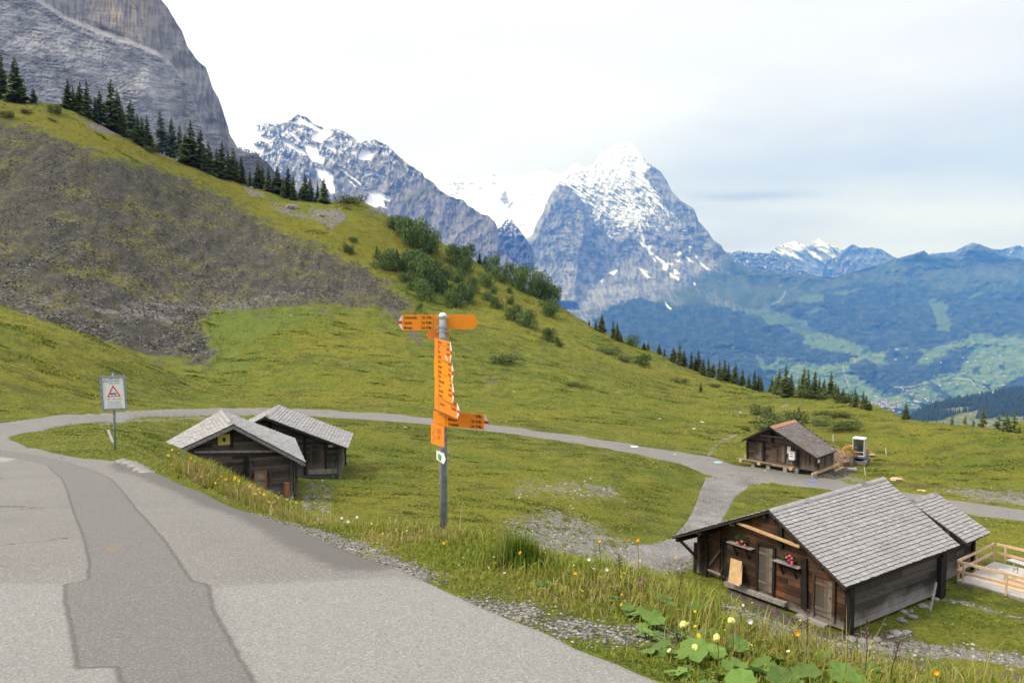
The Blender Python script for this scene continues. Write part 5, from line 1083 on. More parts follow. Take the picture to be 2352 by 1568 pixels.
# sill and shelves
m_ = MB(); a_ = fr(745, 930, -.12); b_ = fr(1420, 1175, -.12); m_.beam((a_.x, -.16, a_.z + .02), (b_.x, -.16, b_.z + .04), .22, .16, upv=(0, 0, 1)); m_.build('sill_beam', M_GREYW, h.root)
M_GER = leafmat('geranium_leaf', (0.02, 0.06, 0.015), (0.05, 0.12, 0.03), 20); M_PINK = simple('pink_petal', (0.80, 0.10, 0.22), .6); M_POT = simple('pot_brown', (0.12, 0.06, 0.04), .7)
for (x0, y0, x1, y1, fl_, lab) in ((785, 455, 1060, 545, [(866, 476), (918, 458), (947, 503)], 'pot of pink geraniums on the left shelf of the large hut'), (1300, 660, 1595, 755, [(1418, 640), (1455, 622), (1478, 652), (1445, 672), (1478, 695), (1478, 716)], 'pot of pink geraniums on the right shelf of the large hut')):
    a_ = fr(x0, y0, -.12); b_ = fr(x1, y1, -.12); m_ = MB(); zc_ = (a_.z + b_.z) / 2; m_.box(((a_.x + b_.x) / 2, -.22, zc_), (abs(b_.x - a_.x), .26, .035)); sh = m_.build('shelf', M_GREYW, h.root)
    m_ = MB()
    for q in (.25, .75): xx = a_.x + (b_.x - a_.x) * q; m_.beam((xx, -.07, zc_ - .5), (xx, -.32, zc_ - .03), .05, .05)
    m_.build('shelf_bracket', M_DARK, sh)
    cx = sum(p[0] for p in fl_) / len(fl_); cyy = sum(p[1] for p in fl_) / len(fl_); C_0 = fr(cx, cyy, -.22)
    P = h.Rm @ Vector((C_0.x, -.22, zc_ + .02)) + h.O; g_ = empty('geranium_pot', P, h.a)
    m_ = MB(); m_.tube([(0, 0, 0), (0, 0, .16)], [.07, .09], 10); m_.build('pot', M_POT, g_)
    sm_ = shrub_mesh(40 + x0, M_GER, 260, 5, .16); l_ = link('leaves', sm_, g_, (0, 0, .10)); l_.scale = (.34, .20, .26)
    for (x, y) in fl_: F0 = fr(x, y, -.34); m_ = MB(); m_.blob((0, 0, 0), .055, 1, .3, seed=x); m_.build('flower', M_PINK, g_, (F0.x - C_0.x, -.12, F0.z - zc_ - .02))
    tag(g_, lab, 'flower pot', 'geranium pots on the large hut')
m_ = MB()
for A_, B_, C2, D_ in (((795, 645), (858, 662), (835, 935), (768, 912)), ((858, 665), (920, 685), (895, 965), (837, 938)), ((900, 718), (926, 724), (915, 940), (893, 935))):
    p_ = [fr(*A_, -.22), fr(*B_, -.22), fr(*C2, -.5), fr(*D_, -.5)]; m_.prism(p_, (0, -.02, 0), random.random())
bo = m_.build('plywood_board', M_NEW); bo.matrix_world = h.root.matrix_world @ Matrix.Identity(4); bo.location = h.O; bo.rotation_euler = (0, 0, h.a); tag(bo, 'pale plywood boards leaning beside the left door of the large hut', 'board')
# step slab
P = Vector(at(*ZR(1745, 1345), 28.2)); P = gp(*ZR(1745, 1345)); m_ = MB(); m_.box((0, 0, .05), (1.25, .75, .12)); tag(m_.build('door_step', simple('concrete_slab', (0.27, 0.25, 0.23), .9, var=.15), loc=P, rot=(0, 0, h.a)), 'flat concrete step slab before the right door of the large hut', 'step')
m_ = MB(); 
for i in range(34):
    q = random.random(); rr_ = random.uniform(.09, .26) * (.5 + .6 * q); m_.blob((.25 + random.uniform(-.25, .30), .4 + 5.6 * q, -.02 + random.uniform(-.1, .16)), rr_, 1, .22, random.random(), i, (1.3, 1, .7))
h_st = m_.build('stone_heap', M_STONE); h_st.location = h.O + h.Rm @ Vector((0, 0, -.12)); h_st.rotation_euler = (0, 0, h.a); tag(h_st, 'loose stone footing heaped along the right wall of the large hut', 'stones', kind='stuff')
a_ = h.sx(2100 + 13, 1342, .35); m_ = MB(); A0 = Vector(at(2151, 1337, 31.4)); B0 = gp(2137, 1404); m_.beam((0, 0, 0), A0 - B0, .07, .05); tag(m_.build('leaning_pole', M_GREYW, loc=B0), 'grey pole leaning on the right wall of the large hut', 'pole')
for i, (u, v, s_) in enumerate([(2060, 1455, .22), (2083, 1453, .16), (2015, 1470, .16), (1985, 1474, .2), (2030, 1480, .12), (1955, 1468, .18), (2120, 1393, .2), (2045, 1463, .12)]):
    m_ = MB(); m_.blob((0, 0, .02), s_, 1, .2, seed=i + 50, sq=(1.4, 1, .6)); tag(m_.build('stone', M_STONE, loc=gp(u, v), rot=(0, 0, i)), 'pale stone on the earth by the large hut, %s from the left' % ordw(1 + sorted([2060, 2083, 2015, 1985, 2030, 1955, 2120, 2045]).index(u)), 'stone', 'stones beside the large hut')
# --- annex hut behind it
A_ = Hut('R2', 'small_annex_hut', 'small hut with shingle roof half hidden behind the large hut, beside the deck',
         {'Rf': (17.63, 36.05, -9.67), 'Rb': (19.64, 37.73, -9.71), 'Ef': (19.32, 34.42, -11.03), 'Eb': (21.18, 35.88, -11.01), 'Lf': (16.01, 37.9, -11.5), 'Lb': (18.23, 39.58, -11.5)}, (1.7, 1.6))
h = A_; h.wall((0, 0), (-h.W, 0), M_WS, .0, seed=11); h.wall((-.07, .07), (-.07, h.L), M_WS, 0, rh=.26, seed=12); h.wall((-h.W, .07), (-h.W, h.L), M_WS, 0, seed=13); h.wall((0, h.L), (-h.W, h.L), M_WS, 0, seed=14)
h.roof(.17, .15, seed=9); h.post(.0, h.L - .08, -.1, 1.6, .2, .2)
# --- front left hut
B_ = Hut('L1', 'gabled_hut', 'front left log hut with scalloped fascia and small yellow sign in its gable',
         {'Rf': (-13.5, 39.63, -6.86), 'Rb': (-15.63, 44.09, -6.85), 'Ef': (-10.39, 40.99, -9.01), 'Eb': (-12.1, 45.45, -8.62), 'Lf': (-16.62, 38.27, -8.27), 'Lb': (-18.56, 42.73, -8.57)}, (2.1, 2.6))
ZL = lambda x, y: (315.8 + .21973 * x, 895.8 + .21973 * y)
h = B_; fl2 = lambda x, y, yy=0.0: B_.fx(*ZL(x, y), yy)
h.wall((0, 0), (-h.W, 0), M_WL, 0, seed=21, rh=.16); h.wall((-.07, .07), (-.07, h.L), M_WL, 0, seed=22); h.wall((-h.W, .07), (-h.W, h.L), M_WL, 0, seed=23); h.wall((0, h.L), (-h.W, h.L), M_WL, 0, seed=24); h.roof(.18, .15, seed=5)
h.post(.0, -.04, -.1, 2.0, .14, .2); h.post(.28, .5, -.1, 1.9, .13, .13, name='eaves_post', mat=M_WL)
m_ = MB(); a_ = fl2(590, 645, -.12); b_ = fl2(1490, 635, -.12); m_.beam((a_.x, -.13, a_.z), (b_.x, -.13, b_.z), .12, .10, upv=(0, 0, 1)); m_.build('cross_beam', M_GREYW, h.root)
for (x0, y0, x1, y1, w_, nm) in ((990, 410, 985, 600, .12, 'king_post'), (1130, 690, 1130, 880, .17, 'vertical_slot'), (1175, 690, 1180, 900, .08, 'wall_post'), (1605, 700, 1605, 1090, .14, 'wall_post'), (1385, 815, 1385, 1000, .08, 'wall_post')):
    a_ = fl2(x0, y0); b_ = fl2(x1, y1); frpost(h, a_, b_, w_, nm, .10, M_DARK if nm != 'wall_post' else M_WL)
# small door with a new frame
a_, b_, c_, d_ = fl2(1228, 840), fl2(1340, 840), fl2(1340, 1020), fl2(1228, 1020)
dm = boards(h, 'door', Vector((a_.x, 0, 0)), Vector((b_.x, 0, 0)), (d_.z, c_.z), (a_.z, b_.z), 3, M_GREYW, .10)
M_ORW = simple('orange_timber', (0.26, 0.125, 0.060), .8, scale=7, var=.3); m_ = MB()
for p_, q_ in ((a_, b_), (a_, d_), (b_, c_), (fl2(1228, 930), fl2(1340, 930))): m_.beam((p_.x, -.15, p_.z), (q_.x, -.15, q_.z), .08, .06, upv=(0, 1, 0))
m_.build('door_frame', M_ORW, dm)
# scalloped fascia
for side in ('E', 'L'):
    P0, P1 = h.c['Rf'], h.c[side + 'f']; m_ = MB(); n = 26
    for i in range(n):
        q0, q1 = P0.lerp(P1, i / n), P0.lerp(P1, (i + 1) / n); dz0 = .20; qm = q0.lerp(q1, .5)
        m_.add([q0 + Vector((0, -.02, -.01)), q1 + Vector((0, -.02, -.01)), q1 + Vector((0, -.02, -dz0 + .045)), qm + Vector((0, -.02, -dz0 - .015)), q0 + Vector((0, -.02, -dz0 + .045)),
                q0 + Vector((0, .01, -.01)), q1 + Vector((0, .01, -.01)), q1 + Vector((0, .01, -dz0 + .045)), qm + Vector((0, .01, -dz0 - .015)), q0 + Vector((0, .01, -dz0 + .045))],
               [(0, 1, 2, 3, 4), (9, 8, 7, 6, 5), (4, 3, 8, 9), (3, 2, 7, 8)], .5)
    m_.build('fascia', M_FAS, h.root)
c0 = fl2(904, 516, -.1); m_ = MB(); m_.box((c0.x, -.1, c0.z), (.56, .03, .52)); ys = m_.build('yellow_plaque', simple('yellow_paint', (0.50, 0.46, 0.12), .6), h.root)
m_ = MB(); m_.prism([(c0.x - .11, -.118, c0.z + .10), (c0.x - .02, -.118, c0.z - .12), (c0.x + .03, -.118, c0.z - .12), (c0.x + .12, -.118, c0.z + .11), (c0.x + .05, -.118, c0.z + .05), (c0.x, -.118, c0.z + .13), (c0.x - .05, -.118, c0.z + .04)][::-1], (0, -.01, 0)); m_.build('emblem', M_DARK, ys)
m_ = MB(); a_ = fl2(1400, 1105); b_ = fl2(1620, 1100); m_.beam((a_.x, -.35, a_.z), (b_.x, -.35, b_.z), .5, .05, upv=(0, 0, 1)); m_.build('porch_board', M_GREYW, h.root)
c0 = fl2(1557, 1095, -.35); m_ = MB(); m_.tube([(0, 0, 0), (0, 0, .30), (0.01, 0, .62)], [.165, .155, .15], 14); P = h.Rm @ Vector((c0.x, -.42, c0.z + .03)) + h.O; tag(m_.build('tree_stump', simple('red_bark', (0.30, 0.125, 0.06), .9, scale=9, var=.35), loc=P, smooth=False), 'orange-brown upright log standing on the porch of the front left hut', 'log')
# --- rear left hut
D_ = Hut('L2', 'rear_hut', 'second left hut with a broad shingle roof standing behind the scalloped one',
         {'Rf': (-14.01, 46.38, -7.59), 'Rb': (-14.5, 50.93, -7.58), 'Ef': (-9.45, 46.9, -9.48), 'Eb': (-10.0, 51.45, -9.46), 'Lf': (-18.11, 45.95, -9.6), 'Lb': (-18.6, 50.41, -9.6)}, (1.9, 1.8))
h = D_; f4 = lambda x, y, yy=0.0: D_.fx(*ZL(x, y), yy)
h.wall((0, 0), (-h.W, 0), M_WL, 0, seed=31, rh=.17); h.wall((-.07, .07), (-.07, h.L), M_WL, 0, seed=32); h.wall((-h.W, .07), (-h.W, h.L), M_WL, 0, seed=33); h.wall((0, h.L), (-h.W, h.L), M_WL, 0, seed=34); h.roof(.19, .17, seed=6)
h.post(.05, -.30, -.1, 1.75, .16, .2, mat=M_WL); h.post(.02, h.L, -.1, 1.6, .14, .14)
for (x0, y0, x1, y1, w_, nm) in ((1748, 480, 1755, 880, .16, 'wall_post'), (1385, 330, 1390, 400, .16, 'king_post'), (1965, 570, 1970, 820, .10, 'wall_post')):
    a_ = f4(x0, y0); b_ = f4(x1, y1); frpost(h, a_, b_, w_, nm, .10)
door(h, f4(1830, 570), f4(1950, 590), f4(1950, 820), f4(1830, 820), M_WL, 4, fmat=M_WL)
m_ = MB(); a_ = f4(1790, 850); b_ = f4(2095, 840); m_.beam((a_.x, -.12, a_.z), (b_.x, -.12, b_.z), .12, .28, upv=(0, 0, 1)); m_.build('sill_beam', M_GREYW, h.root)
c0 = f4(2020, 583, -.1); m_ = MB(); m_.box((c0.x, -.1, c0.z), (.26, .02, .13)); m_.build('number_plate', M_WHITE, h.root)
m_ = MB(); pts = [f4(x, y, -.6) for x, y in ((1700, 915), (1800, 918), (1900, 920), (2000, 918), (2040, 905), (2050, 860))]; pts = [h.O + h.Rm @ p_ for p_ in pts]; pts = [Vector((p_.x, p_.y, float(Hg(p_.x, p_.y)[0]) + .03)) for p_ in pts]
T0 = f4(2048, 700, -.2); T1 = f4(2060, 690, -.25); pts += [h.O + h.Rm @ f4(2042, 740, -.2), h.O + h.Rm @ T0, h.O + h.Rm @ T1, h.O + h.Rm @ f4(2064, 720, -.25)]
m_.tube(pts, .022, 6); tag(m_.build('garden_hose', simple('green_rubber', (0.03, 0.15, 0.09), .5)), 'thin green hose trailing over the grass and up the rear left hut', 'hose')
# --- hut under repair
ZC = lambda x, y: (1665.2 + .16113 * x, 941.7 + .16113 * y)
HUTP['C'] = ((22.55, 60.37, -13.77), .804, 5.63, 3.4)
E_ = Hut('C', 'raised_hut', 'timber hut on concrete blocks under repair beside the junction, orange ridge tiles',
         {'Rf': (19.4, 61.6, -10.82), 'Rb': (22.15, 64.18, -10.74), 'Ef': (22.22, 59.42, -12.73), 'Eb': (24.69, 62.0, -12.7), 'Lf': (17.87, 63.78, -12.27), 'Lb': (20.06, 66.36, -12.26)}, (1.2, 1.6))
h = E_; fc = lambda x, y, yy=0.0: E_.fx(*ZC(x, y), yy)
h.c['Eb'] = h.loc((24.69, 62.0, -12.7))
h.wall((-1.7, 0), (-h.W, 0), M_WC, 0, seed=41, rh=.2); h.wall((-h.W, .07), (-h.W, h.L), M_WC, 0, seed=43); h.wall((0, h.L - .4), (-h.W, h.L - .4), M_WC, 0, seed=44)
boards(h, 'board_wall', Vector((-1.7, .05, 0)), Vector((0.03, .05, 0)), (-.15, -.15), (1.95, 1.05), 11, M_WC); 
m_ = MB(); rr_ = random.Random(5)
for i in range(14): y_ = .05 + (h.L - .5) * i / 14; m_.box((.0, y_ + .1, .43), (.03, .205, 1.15), tint=rr_.random())
m_.build('board_wall', M_WC, h.root)
h.roof(.17, .16, mat=M_SHB, seed=8, ridge=False)
m_ = MB(); n = 12
for i in range(n):
    q0, q1 = h.c['Rf'].lerp(h.c['Rb'], i / n), h.c['Rf'].lerp(h.c['Rb'], (i + 1.04) / n)
    for side in ('E', 'L'): dd = (h.c[side + 'f'] - h.c['Rf']).normalized() * .30; m_.add([q0 + Vector((0, 0, .09)), q1 + Vector((0, 0, .08)), q1 + dd + Vector((0, 0, .06)), q0 + dd + Vector((0, 0, .07))], [(0, 1, 2, 3) if side == 'E' else (3, 2, 1, 0)], random.random())
m_.build('ridge_tiles', simple('rusty_ridge', (0.42, 0.20, 0.11), .7, scale=6, var=.3), h.root)
for (x0, y0, x1, y1, w_, nm) in ((690, 300, 690, 460, .26, 'king_post'), (565, 440, 565, 730, .16, 'wall_post'), (1045, 560, 1045, 800, .16, 'wall_post'), (325, 450, 330, 700, .14, 'corner_post')):
    a_ = fc(x0, y0); b_ = fc(x1, y1); frpost(h, a_, b_, w_, nm, .10)
door(h, fc(440, 460), fc(525, 470), fc(525, 700), fc(440, 690), M_DOOR, 4, fmat=M_WC); door(h, fc(760, 505), fc(855, 510), fc(850, 740), fc(755, 725), M_DOOR, 4, fmat=M_WC)
m_ = MB(); a_ = fc(490, 355, -.3); b_ = fc(850, 395, -.3); m_.beam(a_, b_, .07, .10, upv=(0, 1, 0)); m_.build('cross_beam', M_GREYW, h.root)
m_ = MB(); a_ = fc(270, 705, -.2); b_ = fc(540, 760, -.2); c_ = fc(1045, 830, -.2); m_.beam((-h.W - .7, -.2, -.10), (-1.6, -.2, -.10), .14, .18); m_.build('floor_beam', simple('aged_new_timber', (0.30, 0.20, 0.12), .8, scale=5, var=.25), h.root)
m_ = MB(); m_.beam((-h.W - .7, -.36, -.03), (-h.W + 2.2, -.36, -.03), .10, .05); m_.build('loose_plank', M_GREYW, h.root)
m_ = MB(); m_.beam((.08, -.9, -.20), (.08, h.L + .5, -.20), .16, .17); m_.build('floor_beam', M_NEW, h.root)
for x_ in (-h.W - .25, -h.W + 1.3, -1.75): m_ = MB(); m_.box((x_, -.42, -.13), (.26, .34, .20)); m_.build('beam_end', M_NEW, h.root)
M_CON = simple('concrete', (0.30, 0.29, 0.28), .9, scale=3, var=.15)
for x_, y_ in ((-h.W + .6, 0), (-h.W + 1.9, -.1), (-h.W + 3.3, -.15), (-1.5, -.1), (0.08, -.55), (0.0, h.L - .4), (-h.W + .6, 2.6), (-2, 2.8)):
    P = h.O + h.Rm @ Vector((x_, y_, 0)); zg = float(Hg(P.x, P.y)[0]) - h.O.z - .1; m_ = MB(); m_.box((x_, y_, (zg - .2) / 2), (.30, .26, abs(zg + .2) + .1)); m_.build('foundation_block', M_CON, h.root)
P0, P1 = fc(918, 590, -.35), fc(988, 712, -.35)
m_ = MB(); m_.box(((P0.x + P1.x) / 2, -.22, (P0.z + P1.z) / 2), (abs(P1.x - P0.x) + .05, .36, abs(P0.z - P1.z))); cb = m_.build('electric_cabinet', M_WHITE, h.root)
m_ = MB(); 
for dz in (.18, -.02): m_.box(((P0.x + P1.x) / 2, -.405, (P0.z + P1.z) / 2 + dz), (.24, .006, .07))
m_.build('cabinet_label', simple('dull_blue_ink', (0.10, 0.10, 0.16), .7), cb)
for (x, y, w_, hh_, nm) in ((912, 545, .26, .30, 'notice'), (903, 592, .20, .24, 'notice'), (1362, 700, .25, .24, 'notice')):
    c0 = fc(x, y, -.1) if x < 1300 else Vector((.04, .25, .62)); m_ = MB(); m_.box((c0.x, -.10 if x < 1300 else c0.y, c0.z), (w_, .02, hh_) if x < 1300 else (.02, w_ + .1, hh_)); q_ = m_.build(nm, M_WHITE, h.root)
m_ = MB(); m_.box((.045, .25, .22), (.02, .25, .38)); m_.build('notice', M_DARK, h.root)
A0 = h.O + h.Rm @ fc(893, 690, -.15); A1 = gp(*ZC(862, 893)); sx_ = h.Rm @ Vector((.36, 0, 0)); m_ = MB()
A1 = A0 + Vector((A1.x - A0.x, A1.y - A0.y, 0)) + Vector((0, 0, float(Hg(A1.x, A1.y)[0]) - A0.z)); l0 = A1
for q in (0, 1): m_.beam(sx_ * q, (A0 - A1) + sx_ * q, .05, .04)
for k in range(6): q = (A0 - A1) * ((k + .6) / 6.2); m_.beam(q, q + sx_, .03, .03)
tag(m_.build('ladder', simple('aluminium', (0.45, 0.46, 0.48), .4, .6), loc=A1), 'short metal ladder leaning on the raised hut under its white cabinet', 'ladder')
# ------------------------------------------------------------------ signpost
M_OR = simple('orange_enamel', (0.86, 0.285, 0.012), .38, scale=3, var=.05, spec=.4)
M_OR2 = simple('faded_orange_enamel', (0.80, 0.24, 0.022), .45, scale=3, var=.06, spec=.4)
M_INK = simple('black_ink', (0.035, 0.018, 0.010), .6); M_RED = simple('red_enamel', (0.62, 0.035, 0.02), .4); M_GRN = simple('green_enamel', (0.08, 0.42, 0.04), .5)
M_ZINC = simple('galvanised_steel', (0.225, 0.25, 0.28), .7, .0, .32, 14); M_CLAMP = simple('steel_clamp', (0.5, 0.5, 0.5), .35, .7, .1)
def text_geo(body, size, sx=0.62, bold=0.012, align='LEFT'):
    cu = bpy.data.curves.new('txt', 'FONT'); cu.body = body; cu.size = size; cu.align_x = align; cu.offset = bold * size; cu.resolution_u = 3
    o = bpy.data.objects.new('txt', cu); COL.objects.link(o); dg = bpy.context.evaluated_depsgraph_get(); me = o.evaluated_get(dg).to_mesh()
    V = [(v.co.x * sx, v.co.y) for v in me.vertices]; Fs = [tuple(p.vertices) for p in me.polygons]
    o.evaluated_get(dg).to_mesh_clear(); bpy.data.objects.remove(o); bpy.data.curves.remove(cu); return V, Fs
def put_text(m_, body, x, z, size, y=-.004, sx=.62, align='LEFT', bold=.012):
    V, Fs = text_geo(body, size, sx, bold, align); m_.add([(x + a, y, z + b) for a, b in V], Fs)
YS = 8.1
base = gp(1019, 1226, t0=5); sp_ = empty('signpost', base); tag(sp_, 'orange yellow hiking signpost with many arrow plates on a grey pole', 'signpost')
PT = Vector(at(1017, 728, base.y)); ht = PT.z - base.z
lean = (PT.x - base.x)
m_ = MB(); m_.tube([(0, 0, -.3), (lean, 0, ht)], .0365, 20); m_.build('pole', M_ZINC, sp_, smooth=True)
m_ = MB(); m_.tube([(lean, 0, ht - .02), (lean, 0, ht + .022), (lean, 0, ht + .040), (lean, 0, ht + .043)], [.0375, .0375, .020, .003], 18); m_.build('cap', M_WHITE, sp_, smooth=True)
def plate(name, L, Rr, hL, mat, lines, tipw=0.045, tip='R', red=True, foldx=None, size=.038, Yl=None, Yr=None, label=None, tsx=.55, th=.004, rules=()):
    """L, Rr: pixel centres of the left and right ends of the body; hL height in metres"""
    A = Vector(at(*L, Yl)); B = Vector(at(*Rr, Yr)); d = Vector((B.x - A.x, B.y - A.y, 0)); ln = d.length; ang = math.atan2(d.y, d.x)
    A.z = (A.z + B.z) / 2
    tan_ = (hL / 2)
    body = [(0, 0, -tan_), (ln, 0, -tan_), (ln, 0, tan_), (0, 0, tan_)]
    if not red and tip == 'R': body = [(0, 0, -tan_), (ln, 0, -tan_), (ln + tipw, 0, 0), (ln, 0, tan_), (0, 0, tan_)]
    if not red and tip == 'L': body = [(0, 0, -tan_), (ln, 0, -tan_), (ln, 0, tan_), (0, 0, tan_), (-tipw, 0, 0)]
    m_ = MB(); m_.prism(body, (0, th, 0)); o = m_.build(name, mat, sp_, A - base, (0, 0, ang))
    if label: o['label'] = label
    if red:
        k = -1 if tip == 'L' else 1; x0 = 0 if tip == 'L' else ln; xt = x0 + k * tipw
        f = lambda P: P if k > 0 else P[::-1]
        m_ = MB(); rz = hL * .10
        for s_ in (-1, 1):
            q = [(x0, 0, s_ * rz), (xt - k * tipw * rz / tan_ * 1.0, 0, s_ * rz), (x0, 0, s_ * tan_)]; m_.prism(q if (k * s_) > 0 else q[::-1], (0, th, 0))
        tp = m_.build('arrow_tip', M_WHITE, o)
        m_ = MB(); q = [(x0, 0, -rz), (xt - k * tipw * rz / tan_, 0, -rz), (xt, 0, 0), (xt - k * tipw * rz / tan_, 0, rz), (x0, 0, rz)]; m_.prism(f(q), (0, th, 0)); m_.build('red_stripe', M_RED, tp)
    if lines:
        m_ = MB()
        for (x, z, s, al, fs) in lines: put_text(m_, s, x * ln, z * hL, fs, -.0022, tsx, al)
        if foldx: m_.box((foldx * ln, -.0016, 0), (.0025, .001, hL * .98))
        for z in rules: m_.box((ln * (foldx + 1) / 2, -.0016, z * hL), (ln * (1 - foldx), .001, .002))
        m_.build('lettering', M_INK, o)
    return o, A, ln, ang
Zs = lambda x, y: (895.8 + .23437 * x, 700.6 + .23437 * y)
yb = base.y
# top pair, bolted behind the pole
plate('arrow_plate', Zs(119, 172), Zs(517, 168), .152, M_OR, [(.045, .235, 'Schwarzwaldalp', 'LEFT', .042), (.735, .235, '1 Std. 15 Min.', 'RIGHT', .042), (.045, -.10, 'Rosenlaui', 'LEFT', .042), (.735, -.10, '1 Std. 40 Min.', 'RIGHT', .042), (.045, -.42, 'Meiringen', 'LEFT', .042), (.735, -.42, '3 Std. 45 Min.', 'RIGHT', .042)],
      .045, 'L', True, .765, Yl=yb + .03, Yr=yb + .045, label='top left plate pointing left with three destinations', tsx=.47)
plate('arrow_plate', Zs(522, 165), Zs(824, 162), .143, M_OR, None, .038, 'R', False, Yl=yb + .05, Yr=yb + .06, label='blank plate pointing right at the top')
plate('arrow_plate', Zs(384, 290), Zs(520, 288), .098, M_OR2, None, .032, 'L', False, Yl=yb + .03, Yr=yb + .045, label='small blank plate under the top left plate')
plate('arrow_plate', Zs(522, 285), Zs(558, 284), .080, M_OR2, None, .028, 'R', False, Yl=yb + .045, Yr=yb + .05, label='small blank right tip behind the pole')
rt = .965
def T4(rows, fs=.036): return [(.27 if al == 'LEFT' else .97, z, s, al, fs) for z, s, al in rows]
P1 = T4([(.30, 'Bonerenwald', 'LEFT'), (.30, '1 Std. 10 Min.', 'RIGHT'), (.05, 'First', 'LEFT'), (.05, '1 Std. 30 Min.', 'RIGHT'), (-.19, 'Faulhorn', 'LEFT'), (-.19, '3 Std. 50 Min.', 'RIGHT'), (-.43, 'Hutweg 303', 'LEFT')])
P2 = T4([(.30, 'Kurmatt', 'LEFT'), (.30, '1 h 20 min', 'RIGHT'), (.05, 'Breitenboden', 'LEFT'), (.05, '1 h 55 min', 'RIGHT'), (-.19, 'Grindelalp', 'LEFT'), (-.19, '4 h 40 min', 'RIGHT'), (-.43, 'Wildgarst', 'LEFT'), (-.43, '3 Std.', 'RIGHT')])
P3 = T4([(.30, 'Scheidegg Oberläger', 'LEFT'), (.30, '40 Min.', 'RIGHT'), (.05, 'Pfanni', 'LEFT'), (.05, '1 Std. 40 Min.', 'RIGHT'), (-.19, 'Schwarzwaldalp', 'LEFT'), (-.19, '2 Std. 40 Min.', 'RIGHT'), (-.43, 'Panoramaweg', 'LEFT')])
ya = yb - .045
def obl(Lp, Rp, hm, yr, mat, rows, tw, lab, fold=.25, rules=()): return plate('arrow_plate', Lp, Rp, hm, mat, rows, tw, 'R', True, fold, Yl=ya, Yr=yr, label=lab, tsx=.62, rules=rules)
p1 = obl(Zs(437, 428), Zs(590, 451), .188, ya * .927, M_OR2, P1, .055, 'first of the four oblique plates, with a small white sticker', rules=(.22,))
m_ = MB(); m_.prism([(p1[2] * .70, -.003, -.040), (p1[2] * .72, -.003, -.055), (p1[2] * .88, -.003, -.088), (p1[2] * .86, -.003, -.070), (p1[2] * .76, -.003, -.042)][::-1], (0, -.0006, 0)); m_.build('sticker', M_WHITE, p1[0])
obl(Zs(433, 615), Zs(605, 652), .190, ya * .932, M_OR, P2, .055, 'second of the four oblique plates', .26, (-.23,))
obl(Zs(438, 802), Zs(612, 850), .186, ya * .925, M_OR, P3, .055, 'third of the four oblique plates')
obl(Zs(436, 965), Zs(657, 1013), .140, ya * .923, M_OR2, [(.27, -.05, 'Schwarzhorn', 'LEFT', .040), (.96, -.05, '3 Std. 40 Min.', 'RIGHT', .040)], .075, 'lowest oblique plate naming one peak', .21)
plate('arrow_plate', Zs(423, 1109), Zs(922, 1144), .142, M_OR, [(.30, .26, 'Stepfi', 'LEFT', .043), (.965, .26, '20 Min.', 'RIGHT', .043), (.30, -.09, 'Mühlebach', 'LEFT', .043), (.965, -.09, '1 Std. 45 Min.', 'RIGHT', .043), (.30, -.42, 'Grindelwald', 'LEFT', .043), (.965, -.42, '2 Std. 30 Min.', 'RIGHT', .043)],
      .052, 'R', True, .255, Yl=ya + .015, Yr=ya * .972, label='long lower right plate with three destinations', tsx=.54)
o6, A6, l6, a6 = plate('notice_board', Zs(401, 1262), Zs(531, 1288), .192, M_OR2, [(.5, .33 - .055 * i, 'Wanderweg und Route %s' % q, 'LEFT', .009) for i, q in enumerate('abcde')] + [(.5, -.02 - .05 * i, 'Information Wege', 'LEFT', .009) for i in range(4)], 0, 'R', False, None, Yl=ya - .01, Yr=ya * .975, label='square orange notice board under the plates', tsx=.75)
m_ = MB()
for i in range(22): a_ = i * .55; m_.box((l6 * (.24 + .10 * math.sin(a_)), -.002, .06 - i * .006), (.010, .0006, .0022))
m_.build('route_map', M_INK, o6)
m_ = MB(); q = [Vector(at(*Zs(x, y), ya + .01)) - base for x, y in ((500, 1388), (533, 1388), (533, 1405), (500, 1402))]; m_.prism(q, (0, .002, 0)); m_.build('sticker', M_WHITE, sp_)
W0 = [Vector(at(*Zs(x, y), yb - .05 - k)) - base for x, y, k in ((453, 1418, 0), (530, 1452, .10), (545, 1510, .14), (525, 1557, .12), (455, 1510, 0))]
m_ = MB(); m_.prism(W0[::-1], (0, .003, 0)); wa = m_.build('trail_marker', M_WHITE, sp_); wa['label'] = 'small white arrow plate with a green bar'
m_ = MB(); g0 = [Vector(at(*Zs(x, y), yb - .058 - k)) - base for x, y, k in ((470, 1452, .038), (491, 1460, .07), (492, 1520, .07), (471, 1510, .04))]; m_.prism(g0[::-1], (0, .002, 0)); m_.build('green_bar', M_GRN, wa)
for y in (118, 214, 254, 322, 1195, 1348, 1440, 1500):
    z = at(*Zs(517, y), yb)[2] - base.z; m_ = MB(); m_.tube([(lean, 0, z - .008), (lean, 0, z + .008)], .040, 16, cap=False); m_.box((lean + .046, -.01, z), (.022, .02, .016)); m_.box((lean - .048, .0, z), (.02, .03, .020)); m_.build('clamp', M_CLAMP, sp_)
for x, y in ((455, 352), (455, 503), (456, 547), (457, 686), (456, 735), (455, 873), (457, 916), (458, 1018), (484, 1062), (485, 1163), (462, 1200), (464, 1358)):
    P = Vector(at(*Zs(x, y), ya - .022)) - base; m_ = MB(); m_.blob(P, .008, 1, 0, sq=(1, .5, 1)); m_.build('bolt', M_CLAMP if y < 1190 else M_DARK, sp_)
